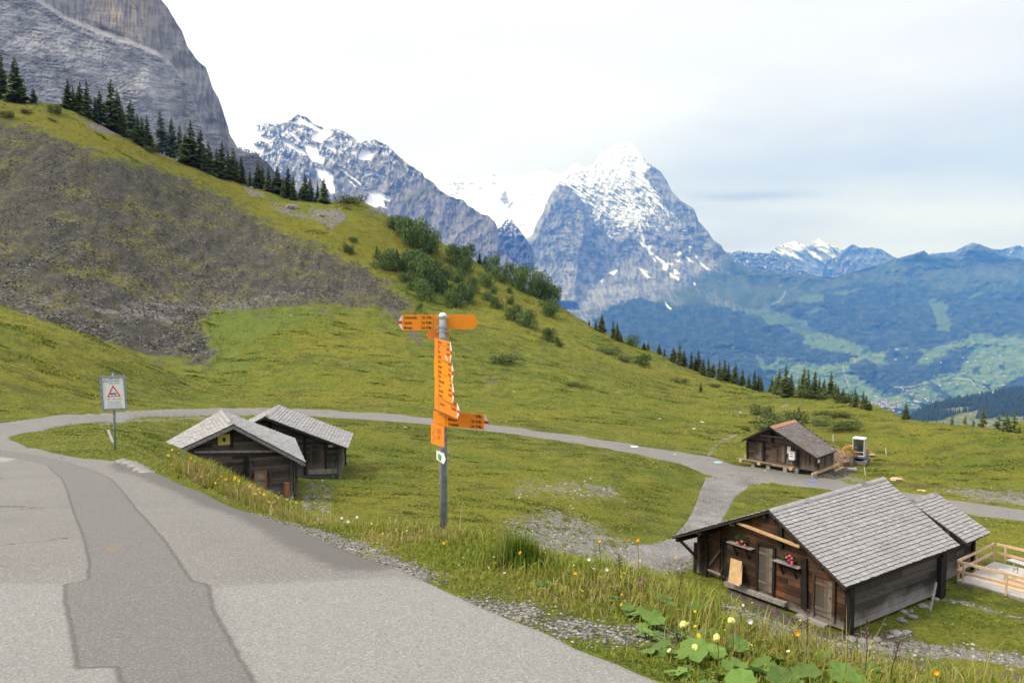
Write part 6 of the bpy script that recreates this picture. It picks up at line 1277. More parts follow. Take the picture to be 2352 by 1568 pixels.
# ------------------------------------------------------------------ information sign
ZI = lambda x, y: (218.2 + .13182 * x, 838.4 + .13182 * y)      # display px from the sign close-up
bi = gp(264.5, 1033, t0=12); si = empty('info_sign', bi); tag(si, 'white framed cyclist warning sign with red triangle on a grey pole', 'sign')
yi = bi.y; tp_ = Vector(at(*ZI(316, 135), yi)) - bi
m_ = MB(); m_.tube([(0, 0, -.3), tp_], .030, 10); m_.build('pole', M_ZINC, si, smooth=True)
c4 = [Vector(at(*ZI(x, y), yi - .05)) - bi for x, y in ((100, 195), (535, 180), (548, 768), (118, 790))]
ux = ((c4[1] - c4[0]) + (c4[2] - c4[3])) / 2; uz = ((c4[0] - c4[3]) + (c4[1] - c4[2])) / 2; ctr = sum(c4, Vector()) / 4
roll = math.atan2(ux.z, ux.x); w_, h_ = ux.length, uz.length
pn_ = empty('panel_mount', ctr, 0, si); bpy.data.objects.remove(pn_)
M_SIGNW = simple('sign_white', (0.66, 0.69, 0.67), .6, scale=1.5, var=.08)
m_ = MB(); m_.box((0, 0, 0), (w_ - .06, .012, h_ - .06)); pan = m_.build('panel', M_SIGNW, si, ctr, (0, -roll, 0))
m_ = MB()
for x, z, a_, b_ in ((-w_ / 2 + .02, 0, .045, h_), (w_ / 2 - .02, 0, .045, h_), (0, h_ / 2 - .018, w_ - .09, .04), (0, -h_ / 2 + .018, w_ - .09, .04)): m_.box((x, -.008, z), (a_, .035, b_))
m_.build('frame', M_ZINC, pan)
sc_m = w_ / 440; zx = lambda x: (x - 325) * sc_m; zz = lambda y: -(y - 485) * sc_m * 1.0 * (h_ / (590 * sc_m))
m_ = MB()
for s, x, y, fs in (('Radfahrer  Achtung !', 262, 248, .052), ('Cyclistes  Attention !', 262, 288, .052), ('Cyclists   Attention !', 262, 328, .052)): put_text(m_, s, zx(x), zz(y), fs, -.0072, .62)
put_text(m_, 'Postauto  car postal  postal bus', zx(328), zz(597), .046, -.0072, .66, 'CENTER')
for i, s in enumerate(('Radfahrer: Beim Kreuzen und Überholen bitte', 'anhalten und Strasse für Postauto freigeben', 'Cyclistes: Veuillez vous arrêter et libérer la route', 'en cas de croisement ou dépassement du car postal', 'Cyclists: Please stop when a postal bus is approaching')):
    put_text(m_, s, zx(328), zz(638 + i * 28.5), .030, -.0072, .60, 'CENTER', .02)
# bicycle
def ringp(cx, cz, r, n=14): return [(cx + r * math.cos(k * 2 * math.pi / n), -.008, cz + r * math.sin(k * 2 * math.pi / n)) for k in range(n + 1)]
bx, bz = zx(155), zz(288); bx2 = zx(238)
for c_ in (bx, bx2): m_.tube(ringp(c_, bz, 17 * sc_m), .0022, 4, cap=False)
for a_, b_ in (((bx, bz), (zx(180), zz(258))), ((zx(180), zz(258)), (zx(225), zz(262))), ((zx(225), zz(262)), (bx2, bz)), ((zx(180), zz(258)), (zx(200), zz(290))), ((zx(200), zz(290)), (zx(225), zz(262))), ((bx, bz), (zx(200), zz(290))), ((zx(172), zz(246)), (zx(190), zz(248))), ((zx(222), zz(250)), (zx(214), zz(246)))):
    m_.tube([(a_[0], -.008, a_[1]), (b_[0], -.008, b_[1])], .0024, 4)
m_.build('lettering', simple('grey_ink', (0.06, 0.06, 0.07), .7), pan)
T_ = [(205, 556), (452, 546), (322, 345)]; Ti = [(240, 538), (420, 531), (323, 388)]; m_ = MB()
for i in range(3):
    j = (i + 1) % 3; q = [(zx(T_[i][0]), -.0075, zz(T_[i][1])), (zx(T_[j][0]), -.0075, zz(T_[j][1])), (zx(Ti[j][0]), -.0075, zz(Ti[j][1])), (zx(Ti[i][0]), -.0075, zz(Ti[i][1]))]; m_.prism(q, (0, -.001, 0))
m_.build('warning_triangle', M_RED, pan)
m_ = MB(); m_.box((zx(325), -.008, zz(500)), (115 * sc_m, .001, 15 * sc_m)); m_.box((zx(325), -.008, zz(480)), (104 * sc_m, .001, 5 * sc_m)); m_.box((zx(292), -.008, zz(512)), (24 * sc_m, .001, 12 * sc_m)); m_.box((zx(352), -.008, zz(512)), (24 * sc_m, .001, 12 * sc_m)); m_.build('bus_symbol', M_INK, pan)
# white marker stake behind it
for (a_, b_, lab, r_) in (((248, 986), (262, 1016), 'thin white stake leaning in the grass behind the cyclist sign', .035),):
    B0 = gp(*b_); A0 = Vector(at(a_[0], a_[1], B0.y)); m_ = MB(); m_.tube([(0, 0, -.1), A0 - B0], r_, 6); tag(m_.build('marker_stake', M_WHITE, loc=B0), lab, 'stake')
# ------------------------------------------------------------------ deck with railing and table
D0 = gp(2199, 1343); D0.z += .22
M_DECK = simple('deck_boards', (0.46, 0.42, 0.38), .75, scale=4, var=.10); M_RAIL = simple('railing_wood', (0.60, 0.42, 0.27), .7, scale=6, var=.12); M_DK2 = simple('new_deck_patch', (0.60, 0.42, 0.24), .75, scale=4, var=.08)
D1 = Vector(at(2284, 1293, 36.6)); ay_ = (D1 - D0); ay_.z = 0; Ly = ay_.length; ay_.normalize(); ax_ = Vector((ay_.y, -ay_.x, 0)); rzd = math.atan2(ax_.y, ax_.x)
dk = empty('wooden_deck', D0, rzd); tag(dk, 'pale timber deck with a two rail fence at the right edge', 'deck')
Lx = 6.2; m_ = MB(); n = 30
for i in range(n): y_ = Ly * (i + .5) / n; m_.box((Lx / 2, y_, -.02), (Lx, Ly / n * .95, .04), tint=random.random())
m_.build('floor', M_DECK, dk)
m_ = MB(); m_.box((Lx / 2, -.02, -.13), (Lx, .04, .18)); m_.box((-.02, Ly / 2, -.13), (.04, Ly, .18)); m_.build('rim_board', M_GREYW, dk)
m_ = MB(); m_.box((3.0, Ly * .42, .008), (3.6, Ly * .5, .012)); m_.build('floor_panel', M_DK2, dk)
def rail(x0, y0, x1, y1, ps):
    for z in (.40, .80): m_ = MB(); m_.beam((x0, y0, z), (x1, y1, z), .05, .11); m_.build('rail', M_RAIL, dk)
    for q in ps: m_ = MB(); m_.box((x0 + (x1 - x0) * q, y0 + (y1 - y0) * q, .38), (.07, .07, .92)); m_.build('rail_post', M_RAIL, dk)
rail(0.05, -.04, Lx, -.04, (0.03, .30, .6, .95)); rail(-.04, 0.02, -.04, Ly - .02, (.03, .5, .98)); rail(.05, Ly + .04, Lx, Ly + .04, (.06, .4, .8))
tb = Vector(at(2318, 1287, 35.0)); 
BT = (dk.matrix_world if False else Matrix.Translation(D0) @ Matrix.Rotation(rzd, 4, 'Z')).inverted() @ tb
M_GM = simple('grey_plank', (0.42, 0.40, 0.40), .7, scale=8, var=.15)
t_ = empty('beer_table', D0 + Matrix.Rotation(rzd, 3, 'Z') @ Vector((1.15, Ly * .60, 0)), rzd - R(14)); tag(t_, 'grey slatted folding table on the wooden deck', 'table')
m_ = MB()
for k in range(4): m_.box((1.1, -.15 + .1 * k, .72), (2.2, .09, .03))
m_.build('tabletop', M_GM, t_)
for x_ in (.3, 1.9):
    m_ = MB(); m_.beam((x_, -.15, .70), (x_, -.15, .02), .03, .03); m_.beam((x_, .12, .70), (x_, .12, .02), .03, .03); m_.box((x_, -.02, .015), (.05, .5, .03)); m_.box((x_, -.02, .4), (.03, .3, .03)); m_.build('leg', M_GM, t_)
bn = empty('bench', D0 + Matrix.Rotation(rzd, 3, 'Z') @ Vector((1.0, Ly * .40, 0)), rzd - R(14)); tag(bn, 'low grey folding bench in front of the table on the deck', 'bench')
m_ = MB()
for k in range(2): m_.box((1.1, .11 * k, .42), (2.2, .10, .03))
m_.build('seat', M_GM, bn)
for x_ in (.3, 1.9): m_ = MB(); m_.box((x_, .05, .21), (.04, .16, .4)); m_.box((x_, .05, .015), (.05, .34, .03)); m_.build('leg', M_GM, bn)
# ------------------------------------------------------------------ excavator
ex0 = gp(1978, 1066); EX = empty('mini_excavator', ex0 + Vector((0, .2, .10)), R(-33)); tag(EX, 'orange mini excavator with a white roofed cab by the raised hut', 'excavator')
M_EO = simple('orange_paint', (0.62, 0.25, 0.03), .5, scale=3, var=.15); M_EW = simple('cab_white', (0.70, 0.72, 0.73), .4); M_TR = simple('rubber_track', (0.17, 0.155, 0.14), .9, scale=6, var=.3); M_EB = simple('blue_grey_paint', (0.10, 0.12, 0.22), .5)
t = NT('cab_glass'); t.b.inputs['Base Color'].default_value = (0.05, 0.06, 0.06, 1); t.b.inputs['Alpha'].default_value = .45; t.b.inputs['Roughness'].default_value = .1; M_GL = t.m
# local -Y is forward
for sx_ in (-.52, .52):
    m_ = MB(); pr = [(sx_ - .13, -.62, .19), (sx_ - .13, -.72, .10 + .08), (sx_ - .13, -.62, .02), (sx_ - .13, .62, .02), (sx_ - .13, .74, .18), (sx_ - .13, .62, .36), (sx_ - .13, -.62, .36), (sx_ - .13, -.74, .20)]
    pr = [(sx_ - .13, -.58 + .17 * math.cos(a), .19 + .17 * math.sin(a)) for a in np.linspace(math.pi / 2, math.pi * 1.5, 7)] + [(sx_ - .13, .58 + .17 * math.cos(a), .19 + .17 * math.sin(a)) for a in np.linspace(-math.pi / 2, math.pi / 2, 7)]
    m_.prism(pr, (.26, 0, 0)); tk = m_.build('track', M_TR, EX)
    m_ = MB()
    for yy in (-.5, -.17, .17, .5): m_.tube([(sx_ - .14, yy, .19), (sx_ + .14, yy, .19)], .09, 8)
    m_.build('roller', M_DARK, tk)
m_ = MB(); m_.box((0, 0, .28), (.8, .7, .2)); m_.tube([(0, 0, .3), (0, 0, .46)], .3, 14); m_.build('undercarriage', M_DARK, EX)
m_ = MB(); m_.box((0, .05, .54), (1.08, 1.35, .16)); m_.build('platform', M_EB, EX)
m_ = MB(); m_.prism([(-.54, .28, .62), (-.54, .28, 1.15), (-.54, .62, 1.12), (-.54, .74, .9), (-.54, .74, .62)], (1.08, 0, 0)); m_.build('engine_hood', M_EO, EX)
cbn = MB()
for x in (-.5, .36):
    for y in (-.55, .26): cbn.box((x, y, 1.32), (.05, .05, 1.42))
cbn.box((-.07, -.55, .98), (.84, .04, .04)); cbn.box((-.07, -.55, .66), (.84, .04, .06)); cbn.box((.36, -.15, .66), (.04, .8, .08)); cbn.box((-.5, -.15, .66), (.04, .8, .08)); cbn.box((.36, -.05, 1.3), (.035, .035, 1.36)); cab_ = cbn.build('cab', M_EW, EX)
m_ = MB(); m_.prism([(-.56, -.62, 2.03), (.42, -.62, 2.03), (.42, .32, 2.03), (-.56, .32, 2.03)], (0, 0, .05)); m_.prism([(-.50, -.56, 2.08), (.36, -.56, 2.08), (.36, .26, 2.08), (-.50, .26, 2.08)], (0, 0, .035)); m_.build('roof', M_EW, cab_)
for nm, c_, s_ in (('window', (-.07, -.55, 1.48), (.80, .008, .94)), ('window', (.36, -.32, 1.35), (.008, .46, 1.26)), ('window', (-.5, -.15, 1.35), (.008, .76, 1.26)), ('window', (-.07, .26, 1.6), (.80, .008, .75))): m_ = MB(); m_.box(c_, s_); m_.build(nm, M_GL, cab_)
m_ = MB(); m_.box((-.07, .05, .92), (.42, .42, .12)); m_.box((-.07, .22, 1.2), (.42, .10, .5)); m_.build('seat', M_DARK, cab_)
m_ = MB(); m_.beam((-.28, -.7, .60), (-.66, -1.0, 1.45), .17, .20); m_.beam((-.62, -.98, 1.43), (-1.08, -1.3, 1.20), .16, .20); m_.build('boom', M_EO, EX)
m_ = MB(); m_.beam((-1.05, -1.28, 1.28), (-1.20, -1.42, .38), .15, .16); m_.build('arm', M_EO, EX)
m_ = MB(); m_.beam((-.16, -.80, .7), (-.50, -1.1, 1.22), .05, .05); m_.beam((-.66, -1.0, 1.55), (-1.05, -1.3, 1.38), .05, .05); m_.build('hydraulic_ram', M_CLAMP, EX)
m_ = MB(); m_.prism([(-1.36, -1.5, .34), (-1.36, -1.30, .34), (-1.36, -1.18, .18), (-1.36, -1.26, .04), (-1.36, -1.46, .12)], (.34, 0, 0)); m_.build('bucket', M_TR, EX)
m_ = MB(); m_.box((0, -.98, .17), (1.25, .05, .28)); m_.beam((-.3, -.5, .25), (-.3, -.97, .2), .08, .08); m_.beam((.3, -.5, .25), (.3, -.97, .2), .08, .08); m_.build('dozer_blade', M_TR, EX)
# planks behind it, beams, pipe, earth heap
def lay(name, pts, w_, hh_, mat, lab, cat, grp=None):
    """pts: two ground pixels"""
    A0, B0 = gp(*pts[0]), gp(*pts[1]); m_ = MB(); m_.beam((0, 0, hh_ / 2), (B0.x - A0.x, B0.y - A0.y, B0.z - A0.z + hh_ / 2), w_, hh_); return tag(m_.build(name, mat, loc=A0), lab, cat, grp)
A0, B0 = gp(1944, 1030), gp(2008, 1052); dv = B0 - A0; m_ = MB()
for i in range(7): o_ = Vector((.15 * (i % 3), .12 * i - .2, .12 + .09 * (i // 2))); m_.beam(o_ + dv * (.04 * i), o_ + dv * (.82 + .05 * (i % 4)), .18, .05, random.random())
tag(m_.build('plank_stack', simple('weathered_pine', (0.42, 0.33, 0.26), .8, scale=5, var=.2), loc=A0), 'stack of long pine planks lying behind the mini excavator', 'planks')
lay('timber_beam', ((1909, 1071), (1935, 1077)), .16, .12, M_NEW, 'fresh yellow beam on the earth nearer the raised hut corner', 'beam', 'beams on the building site')
lay('timber_beam', ((1918, 1083), (1936, 1075)), .16, .12, M_NEW, 'second fresh beam, crossing behind the concrete pipe', 'beam', 'beams on the building site')
A0, B0 = gp(1945, 1081), gp(1964, 1083); m_ = MB(); d_ = B0 - A0; m_.tube([(0, 0, .14), d_ + Vector((0, 0, .14))], .15, 14); m_.tube([d_ * .93 + Vector((0, 0, .15)), d_ * 1.04 + Vector((0, 0, .15))], .20, 14); tag(m_.build('concrete_pipe', M_CON, loc=A0), 'short grey concrete pipe on the ground before the excavator', 'pipe')
eh = gp(1926, 1068); m_ = MB(); m_.blob((0, 0, 0), 1.25, 3, .07, seed=3, sq=(1.2, 1, .95)); tag(m_.build('earth_heap', simple('stony_earth', (0.20, 0.13, 0.085), .95, scale=9, var=.75, bump=.6), loc=eh + Vector((0, .8, 0))), 'brown stony earth bank dug out behind the raised hut', 'earth heap')
for i, (u, v, w_, sq_) in enumerate(((2060, 1104, .38, (1.5, 1, .6)), (2116, 1128, .22, (1.6, 1, .3)))):
    m_ = MB(); m_.blob((0, 0, 0), w_, 2, .25, seed=i + 9, sq=sq_); tag(m_.build('sawdust_pile', simple('sawdust', (0.46, 0.34, 0.22), .95, scale=9, var=.5), loc=gp(u, v - 2)), ('larger' if i == 0 else 'smaller') + ' heap of pale sawdust beyond the large hut roof', 'sawdust pile')
# white electric fence posts
FP = [((1914, 1014), (1913, 998), 'white fence post above the raised hut roof'), ((2036, 1047), (2034, 1028), 'white fence post on the slope right of the excavator'), ((1988, 1091), (1985, 1071), 'white fence post in front of the excavator'), ((1712, 1056), (1712, 1044), 'short white stake at the left corner of the raised hut')]
for b_, a_, lab in FP:
    B0 = gp(*b_); A0 = Vector(at(a_[0], a_[1], B0.y)); m_ = MB(); m_.tube([(0, 0, -.1), A0 - B0], .028, 6); tag(m_.build('fence_post', M_WHITE, loc=B0), lab, 'fence post', 'electric fence posts')
# small white stones on the pasture
for i, (u, v, s_) in enumerate([(1613, 970, .19), (1594, 985, .17), (1515, 962, .13), (1700, 947, .15), (930, 982, .11), (668, 725, .2), (1180, 900, .12), (1945, 1027, .14)]):
    m_ = MB(); m_.blob((0, 0, .03), s_, 1, .2, seed=i + 70, sq=(1.3, 1, .5)); tag(m_.build('pale_stone', simple('pale_limestone', (0.55, 0.53, 0.5), .9, var=.1) if i == 0 else bpy.data.materials['pale_limestone'], loc=spot(u, v)), 'small pale stone lying on the open pasture, %s from the left' % ordw(1 + sorted([1613, 1594, 1515, 1700, 930, 668, 1180, 1945]).index(u)), 'stone', 'pale stones on the pasture')
# painted marks on the far road
def mark(u, v, w_, hh_, mat, lab, n=14, seed=0):
    c0 = gp(u, v); rr = random.Random(seed); V = [(0, 0, .03)]
    for k in range(n):
        a = k * 2 * math.pi / n; q = gp(u + w_ / 2 * math.cos(a) * rr.uniform(.75, 1.1), v + hh_ / 2 * math.sin(a) * rr.uniform(.75, 1.1)); V.append((q.x - c0.x, q.y - c0.y, float(Hg(q.x, q.y)[0]) - c0.z + .175))
    V[0] = (0, 0, sum(q[2] for q in V[1:]) / n); m_ = MB(); m_.add(V, [(0, 1 + k, 1 + (k + 1) % n) for k in range(n)][::1]); me_ = m_.build('road_marking', mat, loc=c0)
    return tag(me_, lab, 'road marking', 'painted marks on the far road')
M_MB = simple('blue_paint', (0.12, 0.20, 0.48), .7); M_MG = simple('mint_paint', (0.30, 0.55, 0.46), .7); M_MO = simple('orange_chalk', (0.55, 0.33, 0.16), .8)
mark(1866, 1109, 24, 5, M_MB, 'blue oval painted on the road below the raised hut', seed=1); mark(1457, 1030, 20, 4, M_WHITE, 'white blot painted on the far road right of the signpost', seed=2)
mark(1650, 1066, 22, 5, M_MG, 'mint green blot painted on the road at the junction', seed=3); mark(1550, 1048, 8, 3, M_MO, 'tiny orange mark on the road left of the junction', seed=4); mark(1757, 1086, 8, 3, M_MO, 'tiny orange mark on the road below the ladder', seed=5)
# kerb stones at the bend
for i, (u, v) in enumerate([(283, 1066), (297, 1068), (311, 1075), (325, 1083), (338, 1090)]):
    m_ = MB(); m_.blob((0, 0, .02), .17, 1, .16, seed=i + 30, sq=(1.5, .9, .55)); tag(m_.build('kerb_stone', M_STONE, loc=gp(u, v), rot=(0, 0, -.6)), 'rough grey kerb stone at the bend, %s of five from the left' % ordw(i + 1), 'kerb stone', 'kerb stones at the road bend')
# ------------------------------------------------------------------ far houses
def house_mesh(s, name):
    m_ = MB(); m_.box((0, 0, .5), (1.4, 1, 1)); return m_
hw = MB(); hw.box((0, 0, .45), (1.3, 1, .9)); hwo = hw.build('wall', M_WHITE); HW = hwo.data; bpy.data.objects.remove(hwo)
hw = MB(); hw.prism([(-.75, -.62, .85), (-.75, .62, .85), (-.75, 0, 1.35)], (1.5, 0, 0)); hwo = hw.build('roof', simple('house_roof', (0.20, 0.11, 0.08), .8)); HR = hwo.data; bpy.data.objects.remove(hwo)
for i in range(110):
    if i < 70: u, v = random.gauss(2022, 34), random.gauss(930, 9)
    elif i < 80: u, v = random.gauss(2118, 22), 922 + random.gauss(0, 3)
    elif i < 86: u, v = random.gauss(1908, 10), 636.5 + random.random()
    else: u, v = random.uniform(2050, 2350), random.uniform(800, 905)
    if not (1780 < u < 2352): continue
    D_0 = float(pkD(np.array([u]), np.array([v]))[0] + pkR(np.array([float(u)]), np.array([float(v)]), np.array([600.]))[0]); P = Vector(at(u, v, D_0))
    o = empty('valley_house', P + Vector((0, -6, 3)), random.uniform(-.7, .7)); s_ = random.uniform(9, 15) * (1.5 if i in (71, 75) else 1); o.scale = (s_, s_, s_ * .8); link('wall', HW, o); link('roof', HR, o)
    tag(o, 'tiny white walled house with brown roof far down in the blue valley', 'house', 'houses in the far valley')
# ------------------------------------------------------------------ grass
t = NT('grass_blade'); cc = t.attr('col', 'Color'); t.col(cc).rough(0.75); t.b.inputs['Specular IOR Level'].default_value = 0.2
tr = t.n('ShaderNodeBsdfTranslucent'); t.t.links.new(cc, tr.inputs[0]); ms = t.n('ShaderNodeMixShader'); ms.inputs[0].default_value = .3
t.t.links.new(t.b.outputs[0], ms.inputs[1]); t.t.links.new(tr.outputs[0], ms.inputs[2]); t.t.links.new(ms.outputs[0], t.o.inputs[0]); M_BL = t.m
def in_huts(x, y, m=.25):
    k = np.zeros(x.shape, bool)
    for key in HUTP:
        (ax, ay, az), hd, W_, L_ = HUTP[key]; a = hd - math.pi / 2; lx = (x - ax) * math.cos(a) + (y - ay) * math.sin(a); ly = -(x - ax) * math.sin(a) + (y - ay) * math.cos(a)
        k |= (lx < m) & (lx > -W_ - m) & (ly > -m) & (ly < L_ + m)
    lx = (x - D0.x) * math.cos(rzd) + (y - D0.y) * math.sin(rzd); ly = -(x - D0.x) * math.sin(rzd) + (y - D0.y) * math.cos(rzd)
    return k | ((lx > -.1) & (lx < 6.4) & (ly > -.1) & (ly < Ly + .1))
PAL = np.array([(0.085, 0.150, 0.016), (0.140, 0.215, 0.022), (0.205, 0.250, 0.028), (0.27, 0.250, 0.045), (0.34, 0.275, 0.115), (0.46, 0.37, 0.19)])
def blades(x, y, hgt, wid, col, bend=.5, seg=2, lean=None):
    n = len(x); z = Hg(x, y) - .01; a = rng.uniform(0, 6.283, n); fx, fy = np.cos(a), np.sin(a); b = a + np.pi / 2 + rng.uniform(-.6, .6, n); dx, dy = np.cos(b) * hgt * bend, np.sin(b) * hgt * bend
    k = rng.uniform(.1, 1, n); dx *= k; dy *= k; w = wid / 2
    P0 = np.stack([x - fx * w, y - fy * w, z], 1); P1 = np.stack([x + fx * w, y + fy * w, z], 1)
    mx_, my_, mz_ = x + dx * .3, y + dy * .3, z + hgt * .58; P2 = np.stack([mx_ - fx * w * .75, my_ - fy * w * .75, mz_], 1); P3 = np.stack([mx_ + fx * w * .75, my_ + fy * w * .75, mz_], 1)
    P4 = np.stack([x + dx, y + dy, z + hgt * (1 - .35 * k * bend)], 1)
    V = np.stack([P0, P1, P2, P3, P4], 1).reshape(-1, 3); b0 = np.arange(n) * 5
    F_ = np.concatenate([np.stack([b0, b0 + 1, b0 + 3], 1), np.stack([b0, b0 + 3, b0 + 2], 1), np.stack([b0 + 2, b0 + 3, b0 + 4], 1)])
    return V, F_, np.repeat(col, 5, 0)
def gcol(x, y, n, dry=0.0, jit=.22):
    q = np.clip(2.0 + 2.6 * fbm(x / 1.3, y / 1.3, 3.3, 3) + rng.normal(0, .75, n) + dry, 0, 4.99); i = q.astype(int); f = (q - i)[:, None]
    return (PAL[i] * (1 - f) + PAL[i + 1] * f) * rng.uniform(1 - jit, 1 + jit, n)[:, None]
def dens_ok(x, y, gm, rm):
    d = np.minimum(sdist(x, y, ROAD), sdist(x, y, PATH)); ok = d > rm
    g_ = gatt(gravel, x, y); s_ = gatt(soil, x, y); return ok & (rng.random(len(x)) > np.clip(g_ * gm, 0, 1)) & (rng.random(len(x)) > s_ * .9) & ~in_huts(x, y), d
# near grass
n = 150000; th = rng.uniform(-.62, .66, n); r = np.exp(rng.uniform(math.log(2.6), math.log(27), n)); x, y = r * np.sin(th), r * np.cos(th)
ok, d = dens_ok(x, y, 1.35, .03); x, y, r, d = x[ok], y[ok], r[ok], d[ok]; n = len(x)
edge = sst(0, 1.4, d); cl = sst(-.25, .35, fbm(x / .8, y / .8, 7., 3)); lowarea = sst(14, 20, r)
hg = (0.035 + .115 * edge * (.35 + .65 * cl)) * rng.uniform(.5, 1.5, n) * (1 - .35 * lowarea)
m7 = rng.random(n) < .22; hg = np.where(m7, hg * .5, hg)
V1 = blades(x, y, hg, (.0022 + .00125 * r) * np.where(m7, 3.2, 1), gcol(x, y, n, .45) * np.where(m7, .9, 1)[:, None], .9)
# tall thin stalks, partly dry
n = 1700; th = rng.uniform(-.5, .60, n); r = np.exp(rng.uniform(math.log(3.4), math.log(19), n)); x, y = r * np.sin(th), r * np.cos(th); ok, d = dens_ok(x, y, 1.2, .35); ok &= rng.random(n) < sst(-.2, .4, fbm(x / 1.1, y / 1.1, 9., 2) + .2)
x, y, r = x[ok], y[ok], r[ok]; n = len(x); V2 = blades(x, y, rng.uniform(.12, .40, n), .0015 + .0007 * r, gcol(x, y, n, 1.5), .45)
# meadow tussocks farther out
n = 170000; th = rng.uniform(-.60, .60, n); r = np.exp(rng.uniform(math.log(18), math.log(230), n)); x, y = r * np.sin(th), r * np.cos(th); ok, d = dens_ok(x, y, .9, .25)
sc_a = gatt(scree, x, y); ok &= (sc_a < 1) | (rng.random(n) < .10 + .35 * (fbm(x / 9, y / 9, 4.4, 3) > .08)); cl = fbm(x / (1.2 + 0 * r), y / .8, 7., 3) + .5 * fbm(x / 6, y / 5, 2.1, 2); ok &= rng.random(n) < .25 + .75 * sst(-.15, .3, cl)
x, y, r, cl = x[ok], y[ok], r[ok], cl[ok]; n = len(x); c_ = gcol(x, y, n, .55 - 1.2 * np.clip(cl, -.5, .5), .16) * .86; c_[:, 0] *= 1.05
V3 = blades(x, y, (.022 + .0006 * r) * rng.uniform(.5, 1.5, n), .02 + .0022 * r, c_, 2.6)
nc_ = 1700; th = rng.uniform(-.60, .60, nc_); r = np.exp(rng.uniform(math.log(24), math.log(215), nc_)); cx_, cy_ = r * np.sin(th), r * np.cos(th); ok, d = dens_ok(cx_, cy_, .9, 1.2); ok &= (gatt(scree, cx_, cy_) < -4) & ((fbm(cx_ / 14, cy_ / 9, 6.1, 3) > .02) | (rng.random(nc_) < gatt(heath_shade_m, cx_, cy_)))
cx_, cy_, r = cx_[ok], cy_[ok], r[ok]; k_ = rng.integers(0, len(cx_), 70000); q1, q2 = rng.normal(0, 1, 70000), rng.normal(0, 1, 70000); sc0 = rng.uniform(.15, .55, len(cx_))[k_] * (1 + r[k_] / 130)
x, y = cx_[k_] + q1 * sc0 * 1.7, cy_[k_] + q2 * sc0 * .6; rr_c = np.hypot(x, y); c_ = np.array([(0.105, 0.140, 0.020)]) * rng.uniform(.7, 1.7, 70000)[:, None] * (1 + np.array([(.5, .2, .1)]) * rng.random(len(cx_))[k_][:, None])
ok = (sdist(x, y, ROAD) > .4) & ~in_huts(x, y); V4 = blades(x[ok], y[ok], ((.04 + .0009 * rr_c) * rng.uniform(.5, 1.6, 70000) * np.exp(-.3 * (q1 ** 2 + q2 ** 2)))[ok], (.03 + .0019 * rr_c)[ok], c_[ok], 1.3)
def merge(*L):
    V = []; F_ = []; C0 = []; o = 0
    for v, f, c in L: V.append(v); F_.append(f + o); C0.append(c); o += len(v)
    return np.concatenate(V), np.concatenate(F_), np.concatenate(C0)
n = 9000; uu = rng.uniform(385, 735, n); vv = np.interp(uu, [385, 500, 600, 735], [1062, 1098, 1145, 1222]) + np.abs(rng.normal(0, 16, n)); P = hit(uu, vv, f=Hg2, t0=3.0); ok = (P[:, 1] < 22) & (sdist(P[:, 0], P[:, 1], ROAD) > .3); x, y = P[ok, 0], P[ok, 1]; n = len(x)
ht_ = rng.uniform(.06, .30, n) * np.interp(x / y, [-.36, -.30, -.27], [1.1, .75, .55]) * (.55 + .6 * sst(-.3, .3, fbm(x / .7, y / .7, 5.5, 2))); V5 = blades(x, y, ht_, .004 + .0011 * y, gcol(x, y, n, .9), .55)
V, F_, C0 = merge(V1, V2, V5); tag(link('verge_grass', np_mesh('verge_grass', V, F_, M_BL, smooth=False, cols=C0)), 'long mixed green and dry grass on the bank beside the road', 'grass', kind='stuff')
V, F_, C0 = merge(V3, V4); tag(link('pasture_grass', np_mesh('pasture_grass', V, F_, M_BL, smooth=False, cols=C0)), 'short tufted pasture grass over the bowl and the hill', 'grass', kind='stuff')
# gravel along the verge
def pebbles(name, n, gen, smin, smax, lab):
    x, y = gen(n); m = len(x); z = Hg(x, y); s = rng.uniform(smin, smax, m) ** 1.0; a = rng.uniform(0, 6.28, m)
    U = np.array([(1, 0, 0), (0, 1, 0), (-1, 0, 0), (0, -1, 0), (.2, .1, .7), (0, 0, -.4)]); V = U[None] * (s[:, None] * rng.uniform(.6, 1.3, (m, 6)))[..., None]
    X = V[..., 0] * np.cos(a)[:, None] - V[..., 1] * np.sin(a)[:, None]; Y = V[..., 0] * np.sin(a)[:, None] + V[..., 1] * np.cos(a)[:, None]; V = np.stack([X + x[:, None], Y + y[:, None], V[..., 2] + z[:, None] + .004], -1).reshape(-1, 3)
    b0 = np.arange(m) * 6; F_ = np.concatenate([np.stack([b0 + i, b0 + (i + 1) % 4, b0 + 4], 1) for i in range(4)]); k = (.07 + .33 * rng.random(m) ** 1.8) if 'scree' not in name else (.03 + .17 * rng.random(m) ** 1.8); C0 = np.repeat(np.stack([k, k * .95, k * .88], 1) * (.85 if 'verge' in name else 1), 6, 0)
    tag(link(name, np_mesh(name, V, F_, M_MTN, smooth=False, cols=C0)), lab, 'gravel', kind='stuff')
def gv(n):
    th = rng.uniform(-.4, .62, n); r = np.exp(rng.uniform(math.log(2.8), math.log(14), n)); x, y = r * np.sin(th), r * np.cos(th); ok = (rng.random(n) < gatt(gravel, x, y) * 1.2) & (sdist(x, y, ROAD) > -.12); return x[ok], y[ok]
pebbles('verge_gravel', 70000, gv, .003, .013, 'loose grey gravel strip between the asphalt and the verge grass')
def gv2(n):
    th = rng.uniform(-.3, .62, n); r = np.exp(rng.uniform(math.log(20), math.log(75), n)); x, y = r * np.sin(th), r * np.cos(th); ok = rng.random(n) < np.maximum(gatt(gravel, x, y) * .8, (sdist(x, y, PATH) < -.2) * .5); return x[ok], y[ok]
